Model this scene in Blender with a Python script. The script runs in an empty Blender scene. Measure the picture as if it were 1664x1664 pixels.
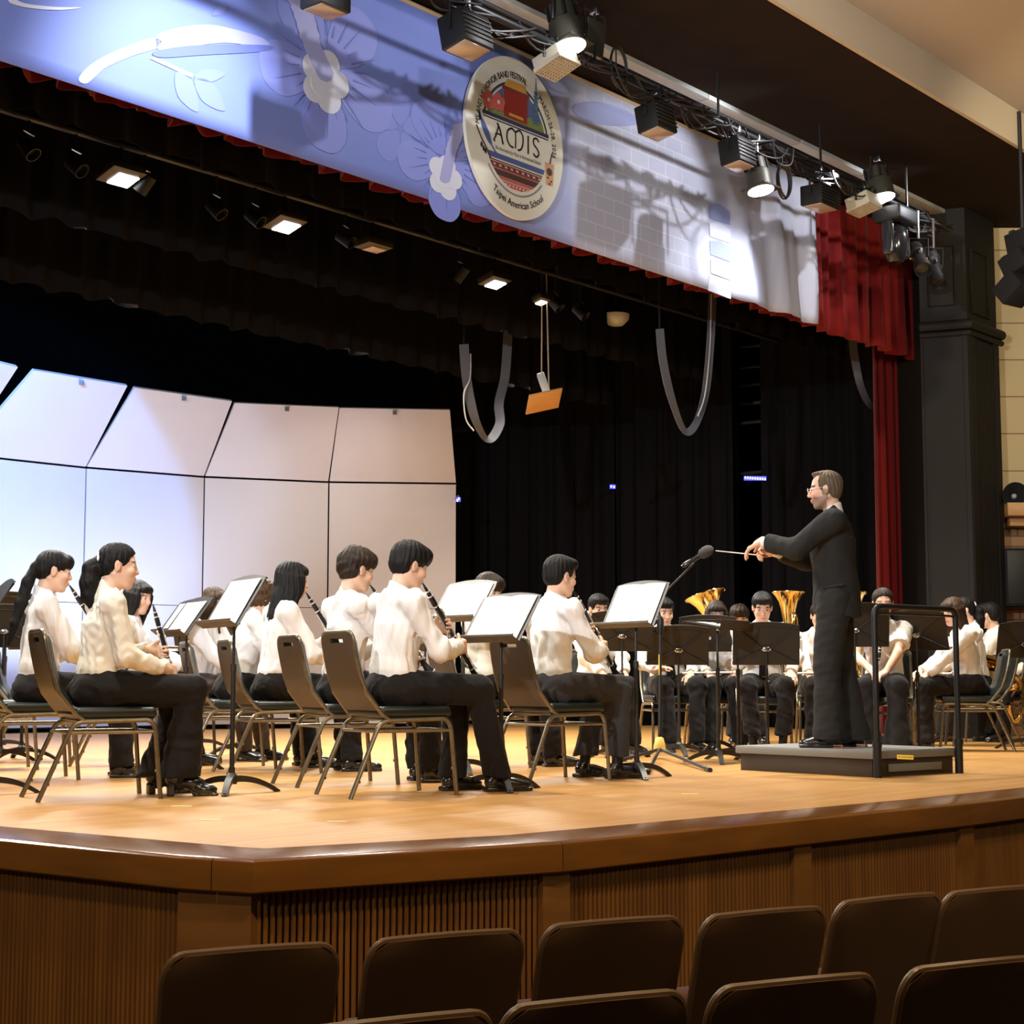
import bpy, bmesh, math, random
import numpy as np
from mathutils import Vector, Matrix, Euler
C = bpy.context.scene.collection
S = bpy.context.scene
rad = math.radians
# ---------------------------------------------------------------- camera
FPX = 2700.0; PITCH = math.atan(271 / 2700.0); EYE = 0.62
cam = bpy.data.objects.new('camera', bpy.data.cameras.new('camera')); C.objects.link(cam)
cam.location = (0, 0, EYE); cam.rotation_euler = (math.pi / 2 + PITCH, 0, 0)
cam.data.sensor_width = 36; cam.data.lens = FPX / 1664 * 36
cam.data.clip_end = 200
S.camera = cam
# ---------------------------------------------------------------- world, exposure
w = bpy.data.worlds.new('hall_ambient'); S.world = w; w.use_nodes = True
w.node_tree.nodes['Background'].inputs[0].default_value = (1.0, 0.88, 0.72, 1)
w.node_tree.nodes['Background'].inputs[1].default_value = 0.035
S.view_settings.view_transform = 'Standard'; S.view_settings.look = 'None'
S.view_settings.exposure = 0.0; S.view_settings.gamma = 1.0; S.view_settings.use_curve_mapping = False
# ---------------------------------------------------------------- stage lighting rig
P0 = Vector((4.44, 18.3, 0)); DV = Vector((0.642, 0.767, 0)); UV = Vector((-0.767, 0.642, 0))
def pros(s, off, z):                      # s along the proscenium, off upstage of it
    p = P0 + DV * s + UV * off; return Vector((p.x, p.y, z))
def aim(o, target):
    o.rotation_euler = (Vector(target) - o.location).to_track_quat('-Z', 'Y').to_euler()
def spot(name, loc, target, watts, angle, blend=0.3, col=(1, .93, .8), size=.12):
    l = bpy.data.lights.new(name, 'SPOT'); l.energy = watts; l.spot_size = rad(angle); l.spot_blend = blend
    l.color = col; l.shadow_soft_size = size
    o = bpy.data.objects.new(name, l); C.objects.link(o); o.location = loc; aim(o, target); return o
def area(name, loc, target, watts, sx, sy, col=(1, .93, .8), spread=120):
    l = bpy.data.lights.new(name, 'AREA'); l.energy = watts; l.shape = 'RECTANGLE'; l.size = sx; l.size_y = sy
    l.color = col; l.spread = rad(spread)
    o = bpy.data.objects.new(name, l); C.objects.link(o); o.location = loc; aim(o, target); return o
WARM = (1, .93, .82)
# overhead electrics: rows of floods at the lower edge of the borders
for i, s in enumerate((-12.0, -9.2, -6.4, -3.8)):
    p = pros(s, 2.40, 4.24); area('stage_wash_front', p, p + Vector((.22, -.22, -1)), 135, .5, .4, WARM, 125)
for i, s in enumerate((-10.5, -7.5, -4.5, -1.8)):
    p = pros(s, 4.0, 4.14); area('stage_wash_rear', p, p + Vector((.15, -.15, -1)), 92, .5, .4, WARM, 125)
for i, s in enumerate((-7.0, -3.0)):
    p = pros(s, 5.8, 4.6); area('stage_wash_shell', p, p + Vector((.1, -.08, -1)), 40, .5, .4, WARM, 130)
# apron floods on the front pipe
for s, wt in ((-12.5, 50), (-9.5, 62), (-6.2, 90), (-3.4, 105)):
    p = pros(s, -1.55, 5.0); area('apron_wash', p, p + Vector((.05, .0, -1)), wt, .35, .35, WARM, 95)
# front of house spots
spot('house_spot_left', (-5.5, -3.0, 4.7), (0.6, 12.0, 1.2), 800, 46, .5, (1, .93, .82), .4)
spot('house_spot_right', (4.5, -2.5, 4.7), (1.5, 12.0, 1.0), 700, 44, .5, (1, .93, .82), .4)
# low front light that throws the shadows of the pipe lamps on the banner
spot('banner_unseen_spot', (-4.2, 0.5, 3.9), pros(-6.5, -.1, 5.0), 3200, 56, .5, (.86, .90, 1), .05)
for s, wt in ((-1.7, 150), (-4.6, 150), (-7.8, 100)):  # spots added under the soffit edge to light the banner, no fixture there
    spot('banner_unseen_spot', pros(s, -2.0, 5.5), pros(s - .6, -.13, 4.75), wt, 66, .5, (.90, .92, 1), .025)
# two banner highlights, thrown down from spotlights on the front pipe
spot('banner_spot', pros(-3.55, -1.15, 5.25), pros(-4.05, -.13, 4.3), 480, 62, 1.0, (.80, .86, 1), .05)
spot('banner_spot', pros(-10.5, -2.0, 5.45), pros(-10.4, -.13, 4.2), 900, 62, 1.0, (.75, .82, 1), .05)
# blue-white wash on the acoustic shell
spot('shell_wash', pros(-8.6, 4.9, 4.6), (-6.95, 19.2, 2.7), 1900, 68, .14, (.13, .36, 1), .03)
spot('shell_wash', pros(-9.6, 4.9, 4.2), (-6.0, 19.4, 3.6), 700, 56, .25, (.46, .66, 1), .03)
for x, y, wt in ((-4.75, 17.9, 230), (-3.75, 18.6, 230)):
    spot('shell_uplight', (x, y, .3), (x - .75, y + 1.5, 3.5), wt, 105, .5, (.56, .70, 1), .1)
# auditorium ceiling downlights
for x, y, wt in ((-2.5, 2.2, 130), (1.2, 2.8, 130), (4.2, 4.6, 130)):
    area('house_downlight', (x, y, 5.6), (x, y + .4, 0), wt, .4, .4, (1, .74, .42), 140)
spot('wall_fill_spot', (5.6, 9.5, 5.4), (6.6, 17.6, 3.4), 1000, 70, .6, (1, .86, .62), .2)  # fill spot added to brighten the cream wall, no lamp known there
spot('ceiling_fill_spot', (3.2, 7.5, 4.6), (3.6, 12.6, 6.2), 430, 95, .8, (1, .93, .82), .3)  # upward fill added to brighten the beige ceiling, no cove there
# ---------------------------------------------------------------- picture geometry -> places
_c, _s = math.cos(PITCH), math.sin(PITCH)
def ray(x, y):
    a, b = x - 832.0, 832.0 - y
    return Vector((a, FPX * _c - b * _s, FPX * _s + b * _c))
CAMP = Vector((0, 0, EYE))
def G(x, y, z=0.0):
    r = ray(x, y); t = (z - EYE) / r.z; return CAMP + r * t
def atY(x, y, Y):
    r = ray(x, y); return CAMP + r * (Y / r.y)
def onpros(x, y, off):                    # -> (s, z) on the plane off metres upstage of the proscenium
    r = ray(x, y); p = P0 + UV * off
    t = (p - CAMP).dot(UV) / r.dot(UV); q = CAMP + r * t
    return (q - P0).dot(DV), q.z
def pxpros(x, y, off):
    s, z = onpros(x, y, off); return pros(s, off, z)
# ---------------------------------------------------------------- scene bookkeeping
def tag(o, label, cat, group=None, kind=None):
    if label: o['label'] = label
    if cat: o['category'] = cat
    if group: o['group'] = group
    if kind: o['kind'] = kind
    return o
def thing(name, label, cat, loc=(0, 0, 0), rz=0.0, group=None):
    o = bpy.data.objects.new(name, None); C.objects.link(o)
    o.empty_display_size = .1; o.location = loc; o.rotation_euler = (0, 0, rz)
    return tag(o, label, cat, group)
def wm(o):
    m = o.matrix_basis.copy()
    while o.parent: o = o.parent; m = o.matrix_basis @ m
    return m
def link_mesh(name, verts, faces, m, parent=None, smooth=True, angle=35, world=False):
    me = bpy.data.meshes.new(name)
    if world and parent is not None:
        inv = wm(parent).inverted(); verts = [inv @ Vector(v) for v in verts]
    me.from_pydata([tuple(v) for v in verts], [], faces); me.validate()
    ms = m if isinstance(m, (list, tuple)) else [m]
    for q in ms: me.materials.append(q)
    if smooth:
        me.polygons.foreach_set('use_smooth', [True] * len(me.polygons))
        if angle < 180: me.set_sharp_from_angle(angle=rad(angle))
    o = bpy.data.objects.new(name, me); C.objects.link(o)
    if parent is not None: o.parent = parent
    return o
def children(o): return [c for c in bpy.data.objects if c.parent == o]
_kids = {}
def copy_tree(o, parent=None):
    c = o.copy(); C.objects.link(c)
    if parent is not None: c.parent = parent
    for k in list(o.children): copy_tree(k, c)
    return c
# ---------------------------------------------------------------- mesh kit
def basis(d, up=(0, 0, 1)):
    d = Vector(d).normalized(); up = Vector(up)
    if abs(d.dot(up)) > .98: up = Vector((1, 0, 0))
    x = up.cross(d).normalized(); y = d.cross(x).normalized(); return x, y, d
class MB:
    def __init__(s): s.v = []; s.f = []; s.mi = []
    def add(s, vs, fs, M=None, mi=0):
        n = len(s.v); s.v += [(M @ Vector(v)) if M is not None else Vector(v) for v in vs]
        s.f += [[n + i for i in q] for q in fs]; s.mi += [mi] * len(fs); return s
    def box(s, c, size, R=None, bev=0.0, seg=2, mi=0):
        bm = bmesh.new(); bmesh.ops.create_cube(bm, size=1)
        for v in bm.verts: v.co = Vector((v.co.x * size[0], v.co.y * size[1], v.co.z * size[2]))
        if bev: bmesh.ops.bevel(bm, geom=list(bm.edges), offset=bev, segments=seg, affect='EDGES', profile=.5)
        M = Matrix.Translation(Vector(c)) @ (R.to_4x4() if R is not None else Matrix.Identity(4))
        bm.verts.index_update()
        s.add([v.co.copy() for v in bm.verts], [[v.index for v in f.verts] for f in bm.faces], M, mi); bm.free(); return s
    def tube(s, pts, r, seg=8, cap=True, closed=False, flat=None, mi=0):
        pts = [Vector(p) for p in pts]; n = len(pts); rs = r if isinstance(r, (list, tuple)) else [r] * n
        vs, fs = [], []; px = None
        for i, p in enumerate(pts):
            if closed: d = pts[(i + 1) % n] - pts[i - 1]
            else: d = pts[min(i + 1, n - 1)] - pts[max(i - 1, 0)]
            if d.length < 1e-9: d = Vector((0, 0, 1))
            d.normalize()
            if px is None: x, y, _ = basis(d)
            else:
                x = px - d * px.dot(d)
                if x.length < 1e-6: x, y, _ = basis(d)
                x.normalize(); y = d.cross(x)
            px = x
            for k in range(seg):
                a = 2 * math.pi * k / seg
                e = x * math.cos(a) * rs[i] + y * math.sin(a) * rs[i]
                vs.append(p + e)
        m = n if closed else n - 1
        for i in range(m):
            for k in range(seg):
                a, b = i * seg + k, i * seg + (k + 1) % seg; j = ((i + 1) % n) * seg
                fs.append([a, b, j + (k + 1) % seg, j + k])
        if cap and not closed:
            fs.append(list(range(seg))[::-1]); fs.append([(n - 1) * seg + k for k in range(seg)])
        return s.add(vs, fs, None, mi)
    def lathe(s, prof, seg=16, M=None, mi=0):     # prof: (r, z) list, axis z
        vs, fs = [], []
        for r, z in prof:
            for k in range(seg):
                a = 2 * math.pi * k / seg; vs.append((r * math.cos(a), r * math.sin(a), z))
        for i in range(len(prof) - 1):
            for k in range(seg):
                a, b = i * seg + k, i * seg + (k + 1) % seg
                fs.append([a, b, b + seg, a + seg])
        fs.append(list(range(seg))[::-1]); fs.append([(len(prof) - 1) * seg + k for k in range(seg)])
        return s.add(vs, fs, M, mi)
    def prism(s, poly, z0, z1, M=None, mi=0):      # poly in xy, extruded z0..z1
        n = len(poly); vs = [(p[0], p[1], z0) for p in poly] + [(p[0], p[1], z1) for p in poly]
        fs = [[i, (i + 1) % n, n + (i + 1) % n, n + i] for i in range(n)]
        fs += [list(range(n))[::-1], [n + i for i in range(n)]]
        return s.add(vs, fs, M, mi)
    def slab(s, nu, nv, fn, th, hole=None, M=None, mi=0):  # fn(u,v)->(point, normal); u,v in 0..1
        A, B = [], []
        for j in range(nv + 1):
            for i in range(nu + 1):
                p, n = fn(i / nu, j / nv); p = Vector(p); n = Vector(n)
                t = th(i / nu, j / nv) if callable(th) else th
                A.append(p + n * t); B.append(p)
        N = len(A); idx = lambda i, j: j * (nu + 1) + i
        keep = lambda i, j: 0 <= i < nu and 0 <= j < nv and not (hole and hole(i, j))
        fs = []
        for j in range(nv):
            for i in range(nu):
                if not keep(i, j): continue
                a, b, c, d = idx(i, j), idx(i + 1, j), idx(i + 1, j + 1), idx(i, j + 1)
                fs.append([a, b, c, d]); fs.append([N + d, N + c, N + b, N + a])
                for (p, q, ni, nj) in ((a, b, i, j - 1), (b, c, i + 1, j), (c, d, i, j + 1), (d, a, i - 1, j)):
                    if not keep(ni, nj): fs.append([p, N + p, N + q, q])
        return s.add(A + B, fs, M, mi)
    def build(s, name, m, parent=None, world=False, smooth=True, angle=35):
        o = link_mesh(name, s.v, s.f, m, parent, smooth, angle, world)
        if len(o.data.polygons) == len(s.mi) and any(s.mi): o.data.polygons.foreach_set('material_index', s.mi)
        return o
def struct(o, label=None, cat=None):
    o['kind'] = 'structure'
    if label: o['label'] = label
    if cat: o['category'] = cat
    return o
def arc(p0, p1, p2, n=6):                          # quadratic bend
    p0, p1, p2 = Vector(p0), Vector(p1), Vector(p2)
    return [p0 * (1 - t) ** 2 + p1 * 2 * t * (1 - t) + p2 * t * t for t in [i / n for i in range(n + 1)]]
def catmull(pts, n=6):
    pts = [Vector(p) for p in pts]; P = [pts[0]] + pts + [pts[-1]]; out = []
    for i in range(1, len(P) - 2):
        for k in range(n):
            t = k / n; a, b, c, d = P[i - 1], P[i], P[i + 1], P[i + 2]
            out.append(.5 * ((2 * b) + (c - a) * t + (2 * a - 5 * b + 4 * c - d) * t * t + (3 * b - a - 3 * c + d) * t ** 3))
    out.append(pts[-1]); return out
# ---------------------------------------------------------------- materials
def mat(name, col, rough=.5, metal=0.0, spec=.5, noise=None, bump=None, emit=None, coat=0, sheen=0, attr=None, stretch=None, two=None):
    m = bpy.data.materials.new(name); m.use_nodes = True; nt = m.node_tree; N = nt.nodes; L = nt.links
    b = N['Principled BSDF']
    b.inputs['Base Color'].default_value = (*col, 1); b.inputs['Roughness'].default_value = rough
    b.inputs['Metallic'].default_value = metal; b.inputs['Specular IOR Level'].default_value = spec
    b.inputs['Coat Weight'].default_value = coat; b.inputs['Coat Roughness'].default_value = .15
    b.inputs['Sheen Weight'].default_value = sheen
    tc = N.new('ShaderNodeTexCoord'); mp = N.new('ShaderNodeMapping'); L.new(tc.outputs['Object'], mp.inputs[0])
    if stretch: mp.inputs['Scale'].default_value = stretch
    src = None
    if attr:
        at = N.new('ShaderNodeAttribute'); at.attribute_name = attr; src = at.outputs['Color']
        L.new(src, b.inputs['Base Color'])
    if noise:                                     # (scale, amount[, colour2])
        t = N.new('ShaderNodeTexNoise'); t.inputs['Scale'].default_value = noise[0]; t.inputs['Detail'].default_value = 5
        L.new(mp.outputs[0], t.inputs['Vector'])
        mx = N.new('ShaderNodeMix'); mx.data_type = 'RGBA'
        r = N.new('ShaderNodeMapRange'); r.inputs[1].default_value = .3; r.inputs[2].default_value = .7
        L.new(t.outputs['Fac'], r.inputs[0]); L.new(r.outputs[0], mx.inputs['Factor'])
        c2 = two or tuple(max(0, c * (1 - noise[1])) for c in col)
        if src is not None:
            L.new(src, mx.inputs['A']); hv = N.new('ShaderNodeMix'); hv.data_type = 'RGBA'; hv.blend_type = 'MULTIPLY'
            hv.inputs['Factor'].default_value = 1; L.new(src, hv.inputs['A']); k = 1 - noise[1]; hv.inputs['B'].default_value = (k, k, k, 1)
            L.new(hv.outputs['Result'], mx.inputs['B'])
        else:
            mx.inputs['A'].default_value = (*col, 1); mx.inputs['B'].default_value = (*c2, 1)
        L.new(mx.outputs['Result'], b.inputs['Base Color'])
    if bump:                                      # (scale, strength, distance)
        t = N.new('ShaderNodeTexNoise'); t.inputs['Scale'].default_value = bump[0]; t.inputs['Detail'].default_value = 4
        L.new(mp.outputs[0], t.inputs['Vector'])
        bn = N.new('ShaderNodeBump'); bn.inputs['Strength'].default_value = bump[1]; bn.inputs['Distance'].default_value = bump[2]
        L.new(t.outputs['Fac'], bn.inputs['Height']); L.new(bn.outputs[0], b.inputs['Normal'])
    if emit:
        b.inputs['Emission Color'].default_value = (*emit[0], 1); b.inputs['Emission Strength'].default_value = emit[1]
    return m
M = {}
M['black'] = mat('black_painted_metal', (.012, .012, .012), .42, spec=.4)
M['stand'] = mat('stand_black_enamel', (.018, .0155, .012), .42, spec=.45, bump=(400, .15, .001))
M['matte_black'] = mat('matte_black', (.010, .010, .010), .8, spec=.2)
M['chrome'] = mat('chrome', (.75, .75, .75), .18, 1)
M['silver'] = mat('silver_plate', (.92, .91, .88), .38, .75)
M['brass'] = mat('lacquered_brass', (.80, .52, .16), .14, 1)
M['gold'] = mat('bright_brass', (.86, .62, .24), .12, 1)
M['frame'] = mat('bronze_chair_frame', (.25, .215, .155), .34, .8, noise=(30, .25))
M['vinyl'] = mat('dark_green_vinyl', (.012, .017, .015), .32, spec=.5, bump=(220, .15, .001))
M['vinyl_back'] = mat('brown_vinyl', (.060, .040, .024), .48, spec=.4, bump=(260, .15, .001))
M['paper'] = mat('paper', (.86, .85, .81), .75, spec=.2)
M['ebony'] = mat('ebony', (.010, .010, .011), .28, spec=.5)
M['shirt'] = mat('white_cotton', (.80, .785, .76), .75, spec=.2, bump=(60, .25, .004), sheen=.0)
M['cream_shirt'] = mat('ivory_blouse', (.80, .75, .64), .6, spec=.25, bump=(50, .25, .004))
M['trouser'] = mat('black_trouser_cloth', (.0115, .0098, .0092), .85, spec=.18, bump=(70, .35, .004), sheen=.05)
M['charcoal'] = mat('charcoal_trouser_cloth', (.036, .0355, .039), .85, spec=.18, bump=(70, .35, .004), sheen=.06)
M['suit'] = mat('dark_suit_wool', (.021, .021, .020), .8, spec=.2, bump=(240, .25, .002), sheen=.0)
M['shoe'] = mat('black_shoe_leather', (.010, .010, .010), .22, spec=.6, coat=.3)
M['skin'] = mat('skin', (.7, .45, .33), .5, spec=.4, attr='Col', bump=(260, .1, .001))
for n, c in (('hair_black', (.010, .0085, .008)), ('hair_brown', (.060, .033, .018)), ('hair_curly', (.10, .055, .026)), ('hair_soft', (.030, .018, .011)), ('hair_grey', (.17, .125, .08))):
    M[n] = mat(n, c, .55, spec=.2, noise=(22, .5), bump=(40, .6, .004), stretch=(5, 5, .7))
# ================================================================ structure
def wood(name, col, col2, rough, sc, coat=0, spec=.5):
    return mat(name, col, rough, noise=(1.0, .3), two=col2, stretch=sc, coat=coat, spec=spec)
M['apron_wood'] = wood('apron_wood', (.19, .077, .014), (.135, .052, .009), .6, (3, 3, 10), 0, .25)
M['rib_wood'] = wood('ribbed_wood', (.185, .072, .012), (.115, .043, .008), .65, (14, 14, 1.2), 0, .2)
M['shelf_wood'] = wood('shelf_wood', (.52, .27, .08), (.42, .20, .055), .5, (3, 3, 10))
# stage floor: narrow maple boards running along the proscenium
def floor_mat(name, a, b, rough, coat):
    m = bpy.data.materials.new(name); m.use_nodes = True; nt = m.node_tree; N = nt.nodes; L = nt.links
    P = N['Principled BSDF']; tc = N.new('ShaderNodeTexCoord'); mp = N.new('ShaderNodeMapping')
    mp.inputs['Rotation'].default_value = (0, 0, -math.atan2(DV.y, DV.x)); L.new(tc.outputs['Object'], mp.inputs[0])
    br = N.new('ShaderNodeTexBrick'); br.inputs['Scale'].default_value = 1; br.inputs['Brick Width'].default_value = 1.6
    br.inputs['Row Height'].default_value = .085; br.inputs['Mortar Size'].default_value = .0016; br.offset = .37
    br.inputs['Color1'].default_value = (*a, 1); br.inputs['Color2'].default_value = (*b, 1); br.inputs['Mortar'].default_value = (b[0] * .55, b[1] * .5, b[2] * .45, 1)
    L.new(mp.outputs[0], br.inputs['Vector'])
    st = N.new('ShaderNodeMapping'); st.inputs['Scale'].default_value = (.7, 9, 9); L.new(mp.outputs[0], st.inputs[0])
    no = N.new('ShaderNodeTexNoise'); no.inputs['Scale'].default_value = 2.2; no.inputs['Detail'].default_value = 6; L.new(st.outputs[0], no.inputs['Vector'])
    mx = N.new('ShaderNodeMix'); mx.data_type = 'RGBA'; mx.blend_type = 'MULTIPLY'
    rr = N.new('ShaderNodeMapRange'); rr.inputs[1].default_value = .3; rr.inputs[2].default_value = .75; rr.inputs[3].default_value = 0; rr.inputs[4].default_value = .8
    L.new(no.outputs['Fac'], rr.inputs[0]); L.new(rr.outputs[0], mx.inputs['Factor'])
    L.new(br.outputs['Color'], mx.inputs['A']); mx.inputs['B'].default_value = (.86, .78, .66, 1)
    L.new(mx.outputs['Result'], P.inputs['Base Color'])
    rn = N.new('ShaderNodeMapRange'); rn.inputs[3].default_value = rough; rn.inputs[4].default_value = rough + .14
    L.new(no.outputs['Fac'], rn.inputs[0]); L.new(rn.outputs[0], P.inputs['Roughness'])
    P.inputs['Coat Weight'].default_value = coat; P.inputs['Coat Roughness'].default_value = .22
    return m
M['stage_floor'] = floor_mat('stage_maple_boards', (.59, .325, .098), (.51, .265, .075), .34, .12)
M['nosing'] = mat('stage_nosing_wood', (.175, .066, .010), .2, noise=(1.2, .35), stretch=(2, 2, 12), spec=.4)
HALLZ = -.95
edge = [G(0, 1363), G(287, 1390), G(412, 1397), G(914, 1367.5), G(1575, 1304), G(1664, 1294)]
edge[0] = edge[1] + (edge[0] - edge[1]) * 2.2
edge[-1] = edge[4] + (edge[5] - edge[4]) * 7
def offs(pl, d):                                   # offset polyline to its left side
    out = []
    for i, p in enumerate(pl):
        ns = []
        if i > 0: t = (pl[i] - pl[i - 1]).normalized(); ns.append(Vector((-t.y, t.x, 0)))
        if i < len(pl) - 1: t = (pl[i + 1] - pl[i]).normalized(); ns.append(Vector((-t.y, t.x, 0)))
        n = sum(ns, Vector()); n.normalize(); out.append(p + n * (d / n.dot(ns[0])))
    return out
inner = offs(edge, .34)
poly = [(p.x, p.y) for p in inner] + [(14, 30), (-16, 30)]
poly[0] = (poly[0][0], poly[0][1])
o = MB().prism(poly, -.12, 0).build('floor', M['stage_floor'], smooth=False); struct(o, 'polished maple stage floor under the band', 'floor')
# nosing in four lengths with open joints
def along(pl, x):                                  # point of the edge polyline seen at image column x
    for a, b in zip(pl, pl[1:]):
        for k in range(200):
            p = a + (b - a) * (k / 200)
            if p.y > 0.2 and 832 + FPX * p.x / (p.y * _c + (0 - EYE) * _s) >= x: return p
    return pl[-1]
def seg_between(pl, pa, pb):
    ds = [0]
    for a, b in zip(pl, pl[1:]): ds.append(ds[-1] + (b - a).length)
    def pos(p):
        best = None
        for i, (a, b) in enumerate(zip(pl, pl[1:])):
            t = max(0, min(1, (p - a).dot(b - a) / (b - a).length_squared)); q = a + (b - a) * t
            if best is None or (q - p).length < best[0]: best = ((q - p).length, ds[i] + t * (b - a).length)
        return best[1]
    da, db = pos(pa), pos(pb)
    return [pa] + [pl[i] for i in range(len(pl)) if da + 1e-3 < ds[i] < db - 1e-3] + [pb]
cuts = [edge[0], along(edge, 343), along(edge, 914), along(edge, 1575), edge[-1]]
full = [edge[0]] + seg_between(edge, cuts[0], cuts[4])[1:-1] + [edge[-1]]
for c in cuts[1:-1]:                                # insert the joints as vertices
    best = min(range(len(full) - 1), key=lambda i: ((full[i] - c).length + (full[i + 1] - c).length) - (full[i + 1] - full[i]).length)
    if min((full[best] - c).length, (full[best + 1] - c).length) > .02: full.insert(best + 1, c)
prof = [(.342, -.0005), (.030, 0), (.014, -.003), (.004, -.010), (0, -.022), (0, -.112), (.006, -.118), (.09, -.118), (.338, -.118)]
rows_all = [offs(full, d) for d, z in prof]
ci = [0] + [min(range(len(full)), key=lambda i: (full[i] - c).length) for c in cuts[1:-1]] + [len(full) - 1]
for i in range(4):
    rows = [[p.copy() for p in r[ci[i]:ci[i + 1] + 1]] for r in rows_all]; n = len(rows[0]); vs = []; fs = []
    for r in rows:
        if i > 0: r[0] = r[0] + (r[1] - r[0]).normalized() * .004
    for (d, z), r in zip(prof, rows): vs += [(p.x, p.y, z) for p in r]
    k = len(prof)
    for a in range(k):
        b = (a + 1) % k
        for j in range(n - 1): fs.append([a * n + j, a * n + j + 1, b * n + j + 1, b * n + j])
    fs.append([a * n for a in range(k)]); fs.append([a * n + n - 1 for a in range(k)][::-1])
    struct(link_mesh('trim_%d' % (i + 1), vs, fs, M['nosing'], angle=30))
# apron face: ribbed panels between flat pilaster strips
back = offs(edge, .075); face = offs(edge, .055); strip_face = offs(edge, .035)
mb = MB()
for a, b in zip(offs(edge, .10), offs(edge, .10)[1:]):
    mb.add([(a.x, a.y, HALLZ), (b.x, b.y, HALLZ), (b.x, b.y, -.1), (a.x, a.y, -.1)], [[0, 1, 2, 3]])
def at_len(pl, d):
    for a, b in zip(pl, pl[1:]):
        L_ = (b - a).length
        if d <= L_ or b is pl[-1]: return a + (b - a) * (d / L_), (b - a).normalized()
        d -= L_
total = sum((b - a).length for a, b in zip(back, back[1:]))
d = 0.0; pitch = .0262
rib = []
while d < total:
    p, t = at_len(back, d); n = Vector((t.y, -t.x, 0))
    vs = []
    for k in range(5):
        a = math.pi * k / 4; q = p + t * (-math.cos(a) * .0098) + n * (math.sin(a) * .012 + .002)
        vs += [(q.x, q.y, HALLZ), (q.x, q.y, -.10)]
    mb.add(vs, [[2 * k, 2 * k + 2, 2 * k + 3, 2 * k + 1] for k in range(4)])
    d += pitch
struct(mb.build('wall_front', M['rib_wood'], angle=60), 'ribbed wooden front of the stage', 'wall')
strips = [(290, 409), (882, 925), (1288, 1315), (1558, 1581)]
mb = MB()
for k, (xa, xb) in enumerate(strips):
    pa, pb = along(strip_face, xa), along(strip_face, xb); t = (pb - pa).normalized(); n = Vector((-t.y, t.x, 0))
    q = [pa, pb, pb + n * .06, pa + n * .06]
    mb.prism([(v.x, v.y) for v in q], HALLZ, -.119)
    struct(MB().prism([(v.x, v.y) for v in q], HALLZ, -.119).build('trim_%d' % (k + 5), M['apron_wood'], smooth=False))
# auditorium floor
M['carpet'] = mat('hall_carpet', (.05, .028, .018), .95, bump=(120, .5, .004))
struct(MB().box((0, 3, HALLZ - .05), (26, 30, .1)).build('floor_hall', M['carpet'], smooth=False), 'dark auditorium floor in front of the stage', 'floor')
# ---------------------------------------------------------------- curtains
def drape(pl, z0, z1, amp, wl, seed=0, step=.03, nz=8, hem=0.0, flare=.0):
    rnd = random.Random(seed); ph = [rnd.uniform(0, 6.28) for _ in range(6)]
    ds = [0]
    for a, b in zip(pl, pl[1:]): ds.append(ds[-1] + (b - a).length)
    n = max(4, int(ds[-1] / step)); vs = []; cols = []
    for i in range(n + 1):
        d = ds[-1] * i / n; p, t = at_len(pl, min(d, ds[-1] - 1e-6)); nn = Vector((-t.y, t.x, 0))
        q = d / wl * 2 * math.pi
        f = math.sin(q + 1.1 * math.sin(q * .23 + ph[0]) + ph[1]) + .35 * math.sin(q * 1.9 + ph[2] + math.sin(q * .31 + ph[3])) + .25 * math.sin(q * .41 + ph[4])
        for j in range(nz + 1):
            u = j / nz; z = z1 + (z0 - z1) * u
            k = amp * f * (.55 + .45 * u + flare * u * u) + amp * .35 * u * math.sin(q * .57 + ph[5] + 1.5 * u)
            e = p + nn * k; vs.append((e.x, e.y, z + (hem * math.sin(q * .8 + ph[2]) * u)))
    fs = [[i * (nz + 1) + j, (i + 1) * (nz + 1) + j, (i + 1) * (nz + 1) + j + 1, i * (nz + 1) + j + 1] for i in range(n) for j in range(nz)]
    return vs, fs
def drape_thing(name, label, cat, pl, z0, z1, amp, wl, m, seed=0, group=None, th=.006, **kw):
    vs, fs = drape(pl, z0, z1, amp, wl, seed, **kw)
    o = link_mesh(name, vs, fs, m, angle=180)
    md = o.modifiers.new('cloth_thickness', 'SOLIDIFY'); md.thickness = th
    return tag(o, label, cat, group)
M['red_velvet'] = mat('red_velvet', (.155, .0065, .005), .8, spec=.12, sheen=.12, bump=(90, .3, .003))
M['black_velour'] = mat('black_velour', (.0062, .0062, .0075), .95, spec=.08, bump=(90, .3, .003))
M['border_velour'] = mat('dark_border_velour', (.0058, .0052, .0052), .95, spec=.06, bump=(90, .3, .003))
# red valance
zred = onpros(1480, 583, 0.05)[1]
sR = onpros(1491, 560, 0.05)[0]
zt = 5.9
drape_thing('red_valance', 'red pleated velvet valance behind the blue banner across the stage opening', 'valance', [pros(-14.5, .05, 0), pros(sR, .05, 0)], zred, zt, .055, .27, M['red_velvet'], 3, step=.022, hem=.015)
# red side curtain hanging below it
sa, sb = onpros(1419, 800, .35)[0], onpros(1478, 800, .35)[0]
drape_thing('red_side_curtain', 'tall narrow red velvet curtain beside the dark pillar', 'curtain', [pros(sa, .35, 0), pros(sb, .35, 0)], .02, 5.6, .05, .22, M['red_velvet'], 5, step=.018)
sa2, sb2 = onpros(1470, 800, .6)[0], onpros(1512, 800, .6)[0]
drape_thing('black_stage_curtain', 'narrow black curtain between the red side curtain and the dark pillar', 'curtain', [pros(sa2, .6, 0), pros(sb2 + .3, .6, 0)], .02, 5.6, .03, .2, M['black_velour'], 8)
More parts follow.
